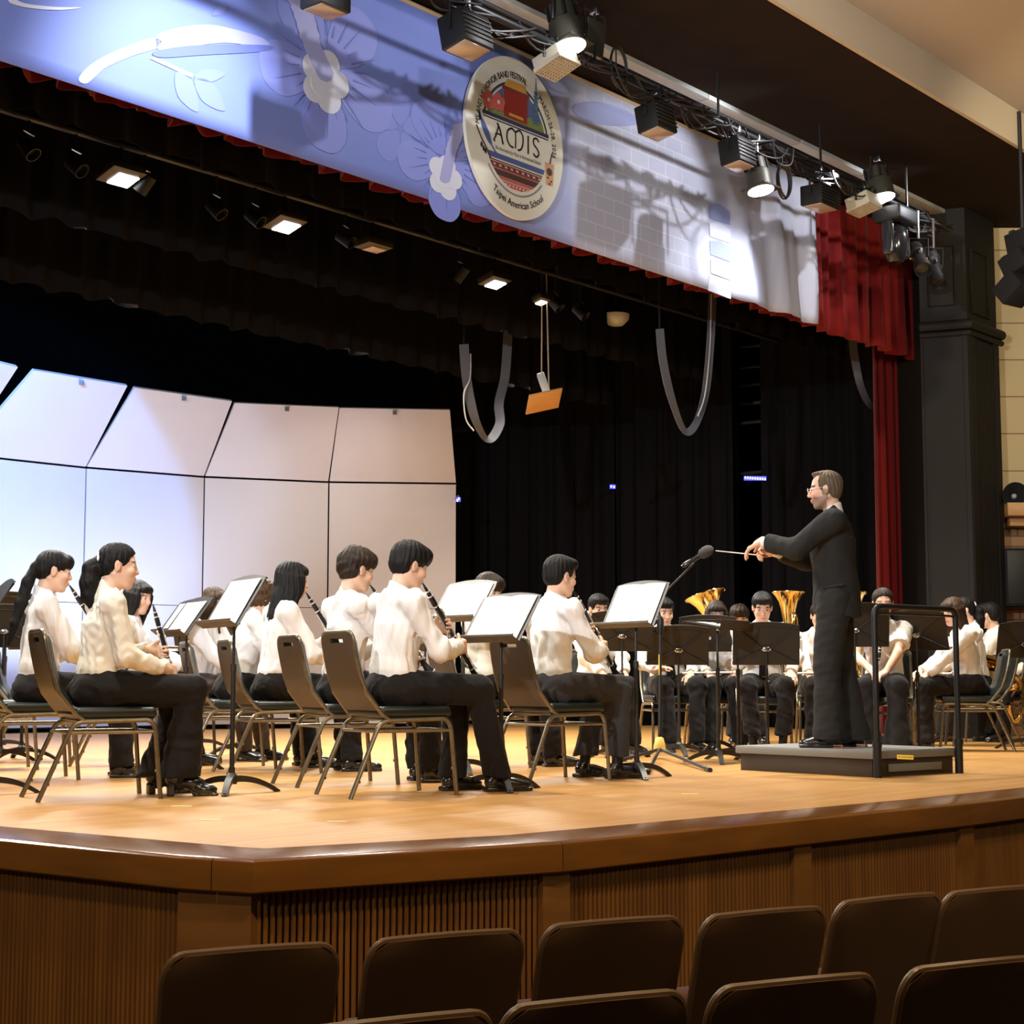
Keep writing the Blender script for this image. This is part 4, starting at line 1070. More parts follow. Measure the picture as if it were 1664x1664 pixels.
def tuba(label, bell_c, axis, R=.2, name='tuba', foot=None):
    """upright bell: bell_c centre of the bell mouth, axis out of the bell; coil of tubing below"""
    ax = Vector(axis).normalized(); t = thing(name, label, 'brass instrument'); t.matrix_basis = bore(Vector(bell_c), Vector(bell_c) + ax)
    pr = [(R, .0), (R * .965, -.006), (R * .80, -.035), (R * .62, -.085), (R * .46, -.16), (R * .34, -.25), (R * .26, -.36), (R * .2, -.48)]
    vs = pr[::-1] + [(R * 1.0, .004), (R * .985, .0), (R * .81, -.030), (R * .63, -.08), (R * .47, -.155), (R * .35, -.24)]
    MB().lathe(vs[:-1] if False else vs, 40).build('bell', M['gold'], t, angle=60)
    MB().tube([(R * math.cos(a), R * math.sin(a), 0) for a in [i * math.pi / 20 for i in range(40)]], .006, 8, closed=True).build('bell_rim', M['gold'], t)
    m = MB()
    lo = -.82
    m.tube(catmull([(0, 0, -.46), (0, 0, -.66), (.05, 0, lo + .03), (.14, 0, lo), (.22, 0, lo + .08), (.235, 0, -.5), (.2, .02, -.27), (.13, .03, -.22), (.09, .05, -.3), (.1, .06, -.6)], 6), [.044 - .022 * i / 54 for i in range(55)], 14)
    m.tube(catmull([(.1, .06, -.58), (.04, .09, -.68), (-.06, .08, -.62), (-.07, .06, -.4), (-.02, .07, -.3)], 6), .014, 10)
    m.build('tubing', M['brass'], t)
    for i in range(3): MB().lathe([(.018, -.62), (.018, -.44), (.012, -.435), (.006, -.41), (.013, -.408), (.013, -.402)], 14, Matrix.Translation((-.02 + .045 * i, .10, 0))).build('valve', M['silver'], t)
    return t
# ================================================================ the band: chairs
FINE, MID, FAR = .0062, .0085, .0105
CH = {}
_chair0 = make_chair(); _first = [True]
def chair(key, px, py, yaw, label):
    c = _chair0 if _first[0] else copy_tree(_chair0)
    _first[0] = False
    c.location = G(px, py); c.rotation_euler = (0, 0, rad(yaw)); c['label'] = label; c['group'] = 'banquet chairs of the band'
    CH[key] = c; return c
chair('p1', 166, 1296, 27, 'black and bronze banquet chair under the ponytailed girl, nearest on the left')
chair('p2', 50, 1266, 25, 'banquet chair at the left picture edge under the player with the long dark ponytail')
chair('x1', -8, 1250, 24, 'banquet chair cut off by the left picture edge, behind the ponytail player')
chair('x2', 62, 1238, 10, 'banquet chair half hidden behind the two ponytail players')
chair('p3', 448, 1255, 23, 'banquet chair under the girl with long straight black hair')
chair('p4', 560, 1274, 27, 'banquet chair second from front, under the boy with thick wavy hair')
chair('p5', 644, 1291, 31, 'banquet chair under the clarinet boy with the bowl haircut, nearest in the middle')
chair('p6', 903, 1268, 37, 'banquet chair under the clarinet boy seen from behind beside the microphone')
chair('h', 205, 1243, 8, 'banquet chair hidden behind the ponytailed girl, under the long-haired player')
chair('i', 332, 1234, -25, 'banquet chair under the player in dark tights behind the first stand')
chair('g', 380, 1248, 20, 'banquet chair under the player with curly brown hair')
chair('l', 788, 1247, 25, 'banquet chair under the player hidden behind the two front music stands')
chair('k', 972, 1222, -70, 'banquet chair hidden behind the clarinet boy beside the microphone')
chair('m', 1090, 1218, -82, 'banquet chair under the boy with a hand on his knee by the microphone stand')
chair('n', 1166, 1217, -88, 'banquet chair under the fringe-haired flute player')
chair('o', 1241, 1223, -94, 'banquet chair under the boy looking down behind the conductor stand')
chair('p', 1205, 1206, -92, 'banquet chair in the back row behind the boy looking down')
chair('q', 1336, 1213, -96, 'banquet chair hidden behind the conductor')
chair('r', 1440, 1229, -106, 'banquet chair under the oboe girl in short sleeves behind the podium rail')
chair('s', 1570, 1220, 174, 'banquet chair under the brown-haired flute girl, nearest of three at the right')
chair('t_', 1588, 1212, 175, 'middle of the three banquet chairs beside the dark pillar')
chair('u', 1604, 1205, 176, 'farthest of the three banquet chairs beside the dark pillar')
chair('v', 1692, 1205, -172, 'banquet chair just past the right picture edge')
# ---------------------------------------------------------------- conductor's podium
pa, pb, pcx = G(1195, 1251), G(1419, 1264), G(1492, 1252.5)
ex = (pa - pb).normalized(); ey = Vector((-ex.y, ex.x, 0)); ey = ey if (pcx - pb).dot(ey) > 0 else -ey
LX, LY = (pa - pb).length, max((pcx - pb).dot(ey), .62)
t = thing('conductor_podium', 'low grey-topped conductor podium with a black guard rail', 'podium', pb, math.atan2(ex.y, ex.x))
sg = 1 if ey.dot(Vector((-ex.y, ex.x, 0))) > 0 else -1
PODZ = .165
M['podium_grey'] = mat('grey_carpet_top', (.20, .20, .19), .8, bump=(300, .4, .002))
M['podium_edge'] = mat('grey_podium_edging', (.17, .165, .145), .55)
M['podium_side'] = mat('brown_podium_side', (.040, .028, .017), .6)
MB().box((LX / 2, sg * LY / 2, PODZ - .006), (LX - .01, LY - .01, .014), bev=.003).build('top', M['podium_grey'], t)
MB().box((LX / 2, sg * LY / 2, PODZ - .028), (LX, LY, .046), bev=.006).build('top_edging', M['podium_edge'], t)
MB().box((LX / 2, sg * LY / 2, .057), (LX - .05, LY - .05, .114), bev=.004).build('base', M['podium_side'], t)
o = MB().box((.012, sg * (LY / 2), .055), (.008, LY * .62, .05), bev=.002).build('side_plate', M['podium_edge'], t)
rail = MB(); ph = 1.08
y0, y1 = sg * .02, sg * (LY - .02)
rail.tube([(-.02, y0, .0), (-.02, y0, ph - .07)] + arc((-.02, y0, ph - .06), (-.02, y0, ph), (-.02, y0 + sg * .07, ph), 6)[1:] + arc((-.02, y1 - sg * .07, ph), (-.02, y1, ph), (-.02, y1, ph - .06), 6) + [(-.02, y1, 0)], .019, 12)
rail.build('guard_rail', M['black'], t)
rail = MB(); rail.tube(arc((-.02, y0, ph - .10), (-.02, y0, ph - .045), (-.02, y0 + sg * .06, ph - .045), 6) + arc((-.02, y1 - sg * .06, ph - .045), (-.02, y1, ph - .045), (-.02, y1, ph - .1), 6), .008, 8); rail.build('guard_rail_brace', M['black'], t)
for y in (y0, y1):
    MB().tube([(-.02, y, .0), (-.02, y, .20)], .027, 12).tube([(-.02, y, .19), (-.02, y, .225)], .031, 12).build('rail_socket', M['black'], t)
M['label_yellow'] = mat('yellow_label', (.80, .60, .05), .5)
lx = (G(1378, 1233, .14) - pb).dot(ex)
o = MB().box((lx - .06, -sg * .0015, PODZ - .027), (.125, .003, .026)).build('inventory_label', M['label_yellow'], t); o['label'] = 'small yellow label with black lettering'
def text_mesh(body, size, m, name, parent, loc, rot, extrude=.0004, align='CENTER', bend=None, sx=1.0, shear=0, track=1.0):
    cu = bpy.data.curves.new(name, 'FONT'); cu.body = body; cu.size = size; cu.align_x = align; cu.align_y = 'CENTER'; cu.extrude = extrude; cu.resolution_u = 3; cu.space_character = track; cu.shear = shear
    tmp = bpy.data.objects.new(name + '_tmp', cu); C.objects.link(tmp)
    dg = bpy.context.evaluated_depsgraph_get(); me = bpy.data.meshes.new_from_object(tmp.evaluated_get(dg)); bpy.data.objects.remove(tmp); bpy.data.curves.remove(cu)
    for v in me.vertices:
        v.co.x *= sx
        if bend: v.co = Vector(bend(v.co.x, v.co.y, v.co.z))
    me.materials.clear(); me.materials.append(m); o = bpy.data.objects.new(name, me); C.objects.link(o); o.parent = parent; o.location = loc; o.rotation_euler = rot; return o
M['ink'] = mat('printed_ink', (.02, .02, .022), .6)
text_mesh('TAS AUDITORIUM', .0145, M['ink'], 'label_lettering', t, (lx - .06, -sg * .0032, PODZ - .027), (math.pi / 2, 0, 0 if sg > 0 else math.pi))
# ================================================================ music stands
ST = {}
def stand(key, px, py, yaw, h, tilt, label):
    s_ = make_stand(h, tilt, label); s_.location = G(px, py); s_.rotation_euler = (0, 0, rad(yaw)); s_['group'] = 'music stands of the band'; ST[key] = s_
    bpy.context.view_layer.update(); return s_
stand('s1', 376, 1289, 212, 1.03, 31, 'black music stand with one white sheet in front of the ponytailed girl')
stand('s3', 814, 1284, 221, .95, 33, 'black music stand with open printed music, lower one in front of the bowl-cut boy')
stand('s4', 752, 1257, 222, 1.12, 33, 'taller black music stand with open white pages behind the front middle stand')
stand('s5', 1035, 1264, 217, 1.075, 27, 'black music stand with open music in front of the boy beside the microphone')
stand('s2b', 299, 1252, 211, 1.03, 36, 'music stand with a bent white sheet, right one of the pair beyond the ponytailed girl')
stand('s2a', 288, 1236, 212, 1.08, 36, 'music stand with a white sheet, left one of the pair beyond the ponytailed girl')
stand('s15', 388, 1226, 40, .98, 30, 'music stand showing its brown back behind the single-sheet stand')
stand('s16', 323, 1218, 80, .98, 22, 'music stand seen from behind between the pair and the single-sheet stand')
stand('s14a', 4, 1220, 84, 1.20, 20, 'tall music stand at the left picture edge with a broad arched top')
stand('s14b', 0, 1238, 100, 1.0, 16, 'music stand with crossed braces at the left picture edge')
stand('s14c', 34, 1234, 60, .98, 30, 'tilted music stand behind the hair of the long-ponytail player')
stand('s17', -22, 1291, 205, 1.0, 30, 'music stand whose foot pokes in at the left picture edge')
stand('s18', 690, 1226, 62, .98, 28, 'music stand half hidden behind the clarinet of the bowl-cut boy')
stand('s6', 1012, 1232, 98, .98, 18, 'music stand seen from behind under the open music beside the microphone')
stand('s7', 1104, 1228, 96, .875, 17, 'music stand with crossed braces left of the conductor stands')
stand('s10', 1152, 1219, 88, 1.0, 18, 'music stand behind the flat conductor stands, in front of the fringe-haired player')
stand('s8', 1248, 1236, 86, .87, 14, 'music stand with crossed braces right behind the conductor podium')
stand('s11', 1393, 1241, 84, 1.0, 14, 'music stand seen from behind just right of the conductor')
stand('s12', 1494, 1230, 52, .99, 16, 'music stand seen from behind through the podium rail')
stand('s13', 1670, 1217, 100, .95, 15, 'music stand at the right picture edge in front of the tiled wall')
# conductor's two flat stands
c1 = stand('c1', 1168, 1240, -32, 1.03, 80, 'flat-turned conductor stand with a white score, left of the two')
c2 = stand('c2', 1201, 1235, -30, 1.02, 79, 'flat-turned conductor stand with a black folder, right of the two')
put_music(ST['s1'], 'single white sheet on the stand facing the ponytailed girl', 1, .42, .295, 'paper')
put_music(ST['s3'], 'open printed music on the lower front stand in the middle', 2, .225, .30, 'music')
put_music(ST['s4'], 'open white pages on the taller stand behind the middle one', 2, .225, .29, 'paper')
put_music(ST['s5'], 'open printed music on the stand beside the microphone', 2, .225, .30, 'music')
put_music(ST['s2b'], 'white sheet with a torn top on the right stand of the left pair', 1, .38, .28, 'paper')
put_music(ST['s2a'], 'white sheet on the left stand of the left pair', 1, .38, .285, 'paper')
put_music(ST['c1'], 'white score lying on the left flat conductor stand', 1, .30, .24, 'paper')
M['folder'] = mat('black_folder', (.012, .011, .010), .5)
put_music(ST['c2'], 'black folder lying on the right flat conductor stand', 1, .42, .27, 'folder', cat='folder', name='music_folder')
# ================================================================ players
def player(key, label, fwd=0.0, dyaw=0, **kw):
    c = CH[key]; yaw = c.rotation_euler.z; loc = c.location + Vector((math.cos(yaw), math.sin(yaw), 0)) * fwd
    p = Person(label, loc, yaw + rad(dyaw), **kw); PL[key] = p; p.t['group'] = 'student musicians'; return p
PL = {}
GRIP = (.75, .85, .5)
player('p1', 'person in a cream blouse with dark ponytail, clarinet on the lap, at the left', fwd=.085, scale=1.0, reach=.02, lean=5, hy=-13, hp=4, female=True,
       hair='pony', topm='cream_shirt', hand_l=(.165, .07, .77), hand_r=(.20, -.115, .67), dir_l=(.8, -.55, -.1), dir_r=(.8, .5, -.15), palm_l=(-.6, -.75, 0), palm_r=(-.5, .75, -.2), curl_l=GRIP, curl_r=GRIP,
       pole_l=(-.3, .6, -.6), pole_r=(-.5, -.35, -.7), feet=((.25, .13), (.30, -.09)), shoe='heel', flare=.05, hemz=.10, h=FINE, seed=3, spread=.09)
player('p2', 'person in a white shirt with fringe and long black ponytail at the left edge', fwd=.14, scale=1.13, lean=3, hy=-6, hp=8, female=True, hair='ponyfringe',
       hand_l=(.30, .08, .80), hand_r=(.28, -.06, .70), curl_l=GRIP, curl_r=GRIP, dir_l=(.6, -.6, .2), dir_r=(.6, .6, .1), feet=((.44, .12), (.40, -.10)), h=FINE, seed=5)
player('p3', 'person in a white shirt with long straight black hair playing behind the middle boys', fwd=.10, scale=1.11, lean=6, hy=-4, hp=6, female=True, hair='long',
       hand_l=(.27, .05, .86), hand_r=(.30, -.04, .74), curl_l=GRIP, curl_r=GRIP, dir_l=(.5, -.7, .2), dir_r=(.5, .7, .1), feet=((.42, .12), (.40, -.10)), h=FINE, seed=7)
player('p4', 'person in a white shirt with thick wavy dark hair, second boy from the front', fwd=.10, scale=1.09, lean=3, hy=6, hp=10, hair='puffy', hairm='hair_soft',
       hand_l=(.27, .05, .86), hand_r=(.32, -.03, .74), curl_l=GRIP, curl_r=GRIP, dir_l=(.5, -.7, .2), dir_r=(.5, .7, .1), feet=((.44, .12), (.42, -.10)), h=FINE, seed=9, top='shirt')
player('p5', 'person in a white shirt with a bowl haircut playing a clarinet, front middle', fwd=.09, scale=1.04, lean=4, hy=-2, hp=16, hair='bowl',
       hand_l=(.165, .085, .90), hand_r=(.235, -.09, .785), curl_l=GRIP, curl_r=GRIP, dir_l=(.65, -.6, .1), dir_r=(.75, .5, .15), palm_l=(-.65, -.7, 0), palm_r=(-.6, .7, 0),
       pole_l=(-.2, .7, -.6), pole_r=(-.35, -.65, -.65), feet=((.33, .13), (.50, -.07)), h=FINE, seed=11, hem=.078)
player('p6', 'person in white shirt and grey trousers playing clarinet beside the microphone', fwd=.06, scale=1.06, lean=5, hy=-6, hp=6, hair='short',
       hand_l=(.17, .085, .92), hand_r=(.245, -.085, .80), curl_l=GRIP, curl_r=GRIP, dir_l=(.65, -.6, .1), dir_r=(.75, .5, .2), palm_l=(-.65, -.7, 0), palm_r=(-.6, .7, 0),
       pole_l=(-.2, .7, -.6), pole_r=(-.35, -.65, -.65), feet=((.30, .16), (.36, -.09)), legm='charcoal', h=FINE, seed=13, hem=.072, hemz=.14)
player('h', 'person with glasses and long dark hair facing right behind the ponytailed girl', fwd=.08, scale=1.0, lean=5, hy=-28, hp=12, female=True, hair='long', hand_l=(.3, .05, .75), hand_r=(.3, -.05, .7), h=MID, seed=15)
player('i', 'person in a white shirt and dark tights with brown hair behind the single-sheet stand', fwd=.06, scale=1.0, lean=7, hy=0, hp=15, female=True, hair='longside', hairm='hair_brown',
       hand_l=(.30, .10, .70), hand_r=(.30, -.05, .60), tights=True, hem=.05, spread=.08, h=MID, seed=17)
player('g', 'person in a white shirt with curly brown hair beside the long-haired girl', fwd=.12, scale=1.0, lean=16, hy=0, hp=4, female=True, hair='curly', hairm='hair_curly', hand_l=(.3, .05, .8), hand_r=(.3, -.05, .7), h=MID, seed=19)
player('l', 'person whose hair shows above the two middle stands, cream shirt below them', fwd=.08, scale=1.03, lean=2, hy=-70, hp=14, hair='bowl', hairm='hair_soft', topm='cream_shirt', hand_l=(.3, .12, .7), hand_r=(.32, -.1, .66), h=MID, seed=21)
player('k', 'person almost hidden behind the clarinet boy beside the microphone', fwd=.05, scale=1.0, lean=4, hp=12, hair='short', hand_l=(.28, .1, .66), hand_r=(.28, -.1, .66), h=FAR, seed=23)
player('m', 'person in a white shirt and black tie, hand on knee, behind the microphone stand', fwd=.06, scale=1.0, lean=7, side=7, hy=6, hp=14, hair='short', tie=True, hand_r=(.30, -.20, .69), hand_l=(.20, .12, .66), dir_r=(.7, .6, .3), h=MID, seed=25, apart=.045)
player('n', 'person with a dark fringe and a flute on the lap behind the conductor stands', fwd=.06, scale=.97, lean=3, hp=16, female=True, hair='long', hairm='hair_soft', hand_l=(.26, .12, .67), hand_r=(.26, -.13, .67), h=MID, seed=27)
player('o', 'person with short black hair looking down, hand on knee, beside the conductor stands', fwd=.06, scale=1.03, lean=7, hp=22, hair='short', tie=True, hand_l=(.30, .20, .665), hand_r=(.22, -.03, .80), dir_l=(.9, .1, -.4), dir_r=(.3, .9, 0), h=MID, seed=29, apart=.06, pole_l=(-.2, .8, -.4), hemz=.16)
player('p', 'person in the back row whose hair shows left of the boy looking down', fwd=.05, scale=1.0, hp=10, hair='puffy', hairm='hair_soft', h=FAR, seed=31)
player('q', 'person in a white shirt mostly hidden behind the conductor', fwd=.05, scale=.97, hp=10, hair='short', hand_l=(.26, .12, .67), hand_r=(.26, -.13, .67), h=FAR, seed=33)
player('r', 'person in short-sleeved white top holding an oboe upright behind the rail', fwd=.07, scale=1.02, lean=6, side=0, hy=8, hp=10, female=True, hair='pony', hairm='hair_soft', sleeve=.3, hand_l=(.31, .03, .665), hand_r=(.30, -.09, .70), dir_l=(.7, -.6, -.3), dir_r=(.7, .5, -.4), curl_l=(.5, .6, .4), curl_r=(.5, .6, .4), pole_l=(-.2, .8, -.4), pole_r=(-.2, -.8, -.4), h=MID, seed=35, hem=.10, flare=.03, apart=.02)
player('s', 'person with long brown hair and white blouse, flute across the lap', fwd=.06, dyaw=16, scale=1.0, lean=10, hy=22, hp=14, female=True, hair='longside', hairm='hair_brown', hand_l=(.34, .10, .64), hand_r=(.30, -.10, .68), dir_l=(.7, .1, -.6), h=MID, seed=37, hem=.10, flare=.03, pole_l=(-.2, .7, -.4))
player('t_', 'person with tied dark hair just behind the brown-haired flute girl', fwd=.10, scale=1.07, lean=6, hy=8, hp=8, female=True, hair='pony', hand_l=(.30, .10, .66), hand_r=(.28, -.1, .68), h=FAR, seed=39)
player('u', 'person in a white shirt with short black hair, farthest of three beside the pillar', fwd=.0, scale=1.05, lean=2, hy=-30, hp=6, hair='short', hand_l=(.30, .10, .66), hand_r=(.28, -.1, .68), h=FAR, seed=41)
player('v', 'person in dark trousers cut off by the right picture edge', fwd=.05, scale=1.0, lean=4, hp=8, hair='short', hand_l=(.28, .1, .66), hand_r=(.30, -.1, .66), h=FAR, seed=43)
# ---------------------------------------------------------------- conductor
cl = G(1362, 1214.5, PODZ)
cd = Person('person in a dark suit with glasses and a trimmed beard, conducting on the podium', cl, rad(166), scale=1.10, lean=1, hy=2, hp=4, hair='receding', hairm='hair_grey', top='jacket', legm='suit', beard=True, stand=True,
            hand_l=(.475, .11, 1.375), hand_r=(.41, -.06, 1.325), pole_l=(-.15, .55, -.8), pole_r=(-.1, -.5, -.8), dir_l=(.85, -.12, -.42), dir_r=(.95, .28, -.12), palm_l=(-.4, -.1, -.9), palm_r=(.1, .75, -.6),
            curl_l=(.45, .45, .3), curl_r=(.9, .95, .6), feet=((.05, .10), (-.10, -.11)), h=.0058, seed=50, hem=.112, flare=.0, hemz=.05, skin=(.78, .48, .34), hs=.97)
H_ = cd.head; gl = MB()
for y in (-1, 1):
    ring = [Vector(H_((.106, .034 * y + .020 * math.cos(a), .004 + .0135 * math.sin(a)))) for a in [i * math.pi / 8 for i in range(16)]]
    gl.tube(ring, .0013, 6, closed=True); gl.tube([Vector(H_((.105, .054 * y, .006))), Vector(H_((.05, .076 * y, .010))), Vector(H_((-.01, .080 * y, .008)))], .0014, 6)
gl.tube([Vector(H_((.106, -.014, .006))), Vector(H_((.111, 0, .009))), Vector(H_((.106, .014, .006)))], .0013, 6)
gl.build('glasses', M['silver'], cd.t)
bt = MB(); mb = MB()
fl = MB(); P_ = lambda x, y, z: Vector(cd.pel + cd.R @ (V3(x, y, z) * 1.10))
for a, b in ((P_(.06, .17, .03), P_(-.06, .185, .045)),):
    fl.tube([a, b], .011, 6)
fl.build('pocket_flap', M['suit'], cd.t)
Wd = lambda p, v: wm(p.t) @ Vector(v)
ba = Wd(cd, cd.wrR + nrm(V3(.95, .28, -.12)) * .09 + V3(0, .0, -.02))
tip = atY(1163, 895, ba.y - .02)
t = thing('baton', 'thin white conducting baton in the conductor right hand', 'baton'); t.matrix_basis = bore(ba, tip)
LB = (tip - ba).length
MB().tube([(0, 0, .0), (0, 0, LB)], [.0045, .003], 8).build('stick', M['paper'], t)
MB().lathe([(.004, -.05), (.011, -.04), (.012, -.02), (.006, .005)], 12).build('handle', M['tan_sole'], t)
# ---------------------------------------------------------------- instruments
def at_mouth(p, x=.096, z=-.066): return Wd(p, p.head((x, 0, z)))
p = PL['p5']; a = at_mouth(p); d = (Wd(p, V3(.44, -.0, .575)) - a); clarinet('black clarinet played by the bowl-cut boy in the front middle', a, a + d.normalized() * .67)
p = PL['p6']; a = at_mouth(p); d = (Wd(p, V3(.45, -.0, .62)) - a); clarinet('black clarinet played by the boy beside the microphone', a, a + d.normalized() * .67)
p = PL['p1']; a = Wd(p, V3(.16, -.005, 1.02)); b = Wd(p, V3(.285, -.01, .60)); clarinet('black clarinet held upright on the lap of the ponytailed girl', a, a + (b - a).normalized() * .56)
p = PL['p3']; a = at_mouth(p); d = (Wd(p, V3(.47, 0, .62)) - a); clarinet('clarinet played by the girl with long straight hair', a, a + d.normalized() * .66)
p = PL['p4']; a = at_mouth(p); d = (Wd(p, V3(.48, 0, .62)) - a); clarinet('clarinet played by the boy with thick wavy hair', a, a + d.normalized() * .66)
p = PL['p2']; a = at_mouth(p); d = (Wd(p, V3(.46, 0, .62)) - a); clarinet('clarinet of the player with the long dark ponytail', a, a + d.normalized() * .66)
p = PL['i']; a = Wd(p, V3(.34, .06, .98)); b = Wd(p, V3(.36, .06, .56)); clarinet('clarinet standing on the lap of the player in dark tights', a, b)
p = PL['r']; a = Wd(p, V3(.25, .0, .90)); b = Wd(p, V3(.40, -.09, .36)); clarinet('oboe covered in silver keys held by the short-sleeved girl', a, b, cat='oboe', name='oboe')
p = PL['n']; flute('silver flute across the lap of the fringe-haired player', Wd(p, V3(.32, -.36, .668)), Wd(p, V3(.29, .20, .675)))
p = PL['q']; flute('silver flute across the lap of the player behind the conductor', Wd(p, V3(.32, -.36, .668)), Wd(p, V3(.29, .20, .675)))
p = PL['s']; flute('silver flute across the lap of the brown-haired girl', Wd(p, V3(.30, -.30, .655)), Wd(p, V3(.20, .34, .665)))
p = PL['o']; a = Wd(p, V3(.27, -.0, .86)); b = Wd(p, V3(.30, .02, .60)); clarinet('short dark oboe end in the hands of the boy looking down', a, b, cat='oboe', name='oboe')
tuba('brass tuba bell with a wide rim above the fringe-haired player', atY(1146, 967, 15.6), (-.30, .16, 1.0), .195)
tuba('shiny brass euphonium bell right of the boy looking down', atY(1281, 963, 15.3), (.02, .05, 1.0), .15, name='euphonium')
tuba('brass bell rim just right of the conductor', atY(1378, 968, 15.2), (-.12, .14, 1.0), .17, name='euphonium')
tuba('coiled brass horn behind the farthest chair beside the pillar', atY(1606, 1092, 15.6), (-.4, -1, .2), .16, name='french_horn')
# saxophone at the right edge
p = PL['v']
t = thing('saxophone', 'brass saxophone at the right picture edge in front of the tiled wall', 'saxophone', G(1660, 1212))
k_ = 190.; q = lambda x, y: (atY(x, y, G(1660, 1212).y) - G(1660, 1212))
mb = MB(); mb.tube(catmull([q(1668, 1075), q(1663, 1120), q(1657, 1160), q(1648, 1172), q(1642, 1158), q(1640, 1146)], 8), [.012 + .022 * i / 40 for i in range(41)], 12); mb.build('body', M['brass'], t)
mb = MB()
for i in range(9): mb.add(*_disc(q(1666 - i * 1.3, 1085 + i * 9) + Vector((0, -.02, 0)), (-.3, -1, 0), .016, .006))
mb.build('keywork', M['gold'], t)
# ================================================================ acoustic shell
M['shell'] = mat('shell_panel_laminate', (.56, .51, .485), .55, noise=(.8, .05), spec=.35)
M['shell_frame'] = mat('shell_frame_metal', (.08, .08, .085), .5, .5)
xs = [-62, 140.5, 332.5, 534.5, 742]; seam = [738.5, 760, 775, 783.5, 786]; dep = [18.6, 19.7, 20.6, 21.15, 21.4]
tops = [((-48, 578), (29, 597)), ((55, 602), (207, 627)), ((219, 630), (377, 652)), ((381, 655), (550.5, 662)), ((551.5, 663), (731, 666))]
xs0 = [-250] + xs; seam0 = [716] + seam; dep0 = [17.3] + dep
words = ['leftmost, cut off by the picture edge', 'second from the left, washed in blue-white light', 'middle one, half washed in blue light', 'second from the right, beige grey', 'rightmost, next to the black curtain']
def panel(name, A, B, Cc, D, th, m, root):       # quad a,b,c,d (world), thickness away from the viewer
    n = (B - A).cross(D - A).normalized()
    if n.y < 0: n = -n
    vs = [A, B, Cc, D] + [q + n * th for q in (A, B, Cc, D)]
    o = MB().add(vs, [[0, 1, 2, 3], [7, 6, 5, 4], [0, 4, 5, 1], [1, 5, 6, 2], [2, 6, 7, 3], [3, 7, 4, 0]]).build(name, m, root, world=True, smooth=False)
    return o
for i in range(5):
    a0 = atY(xs0[i] + 1.2, seam0[i], dep0[i]); a1 = atY(xs0[i + 1] - 1.2, seam0[i + 1], dep0[i + 1])
    zs = (a0.z + a1.z) / 2 if i == 0 else None
    A, B = a0.copy(), a1.copy(); A.z = .06; B.z = .06
    t = thing('acoustic_shell_tower', 'tall acoustic shell panel tower, ' + words[i], 'acoustic shell', ((A.x + B.x) / 2, (A.y + B.y) / 2, 0), 0, 'acoustic shell towers behind the band')
    split = 1.52
    A1, B1 = A.copy(), B.copy(); A1.z = split; B1.z = split - .0
    panel('lower_panel', A, B, B1 - Vector((0, 0, .008)), A1 - Vector((0, 0, .008)), .045, M['shell'], t)
    panel('middle_panel', A1, B1, a1 - Vector((0, 0, .012)), a0 - Vector((0, 0, .012)), .045, M['shell'], t)
    tl, tr = tops[i]; C1 = atY(*tr, dep0[i + 1] - .42); n_ = (a1 - a0).cross(C1 - a0); r_ = ray(*tl); C0 = CAMP + r_ * ((a0 - CAMP).dot(n_) / r_.dot(n_))
    panel('upper_panel', a0 + Vector((0, 0, .012)), a1 + Vector((0, 0, .012)), C1, C0, .045, M['shell'], t)
    md = (C0 + C1) / 2; MB().box((0, 0, 0), (.05, .02, .05)).build('latch', M['shell_frame'], t).location = wm(t).inverted() @ (md + Vector((0, -.012, -.05)))
    mb = MB(); bk = Vector((0, .16, 0))
    for u in (.2, .8):
        p = A + (B - A) * u; q = a0 + (a1 - a0) * u; r_ = C0 + (C1 - C0) * u
        mb.tube([p + bk - Vector((0, 0, .05)), Vector((p.x, p.y, q.z)) + bk, r_ + bk * .6], .025, 8)
        mb.tube([p + bk + Vector((0, 0, -.03)), p + bk + Vector((0, .75, -.03))], .03, 8)
    mb.tube([A + bk, B + bk], .025, 8); mb.tube([a0 + bk, a1 + bk], .025, 8)
    mb.build('rear_frame', M['shell_frame'], t, world=True)
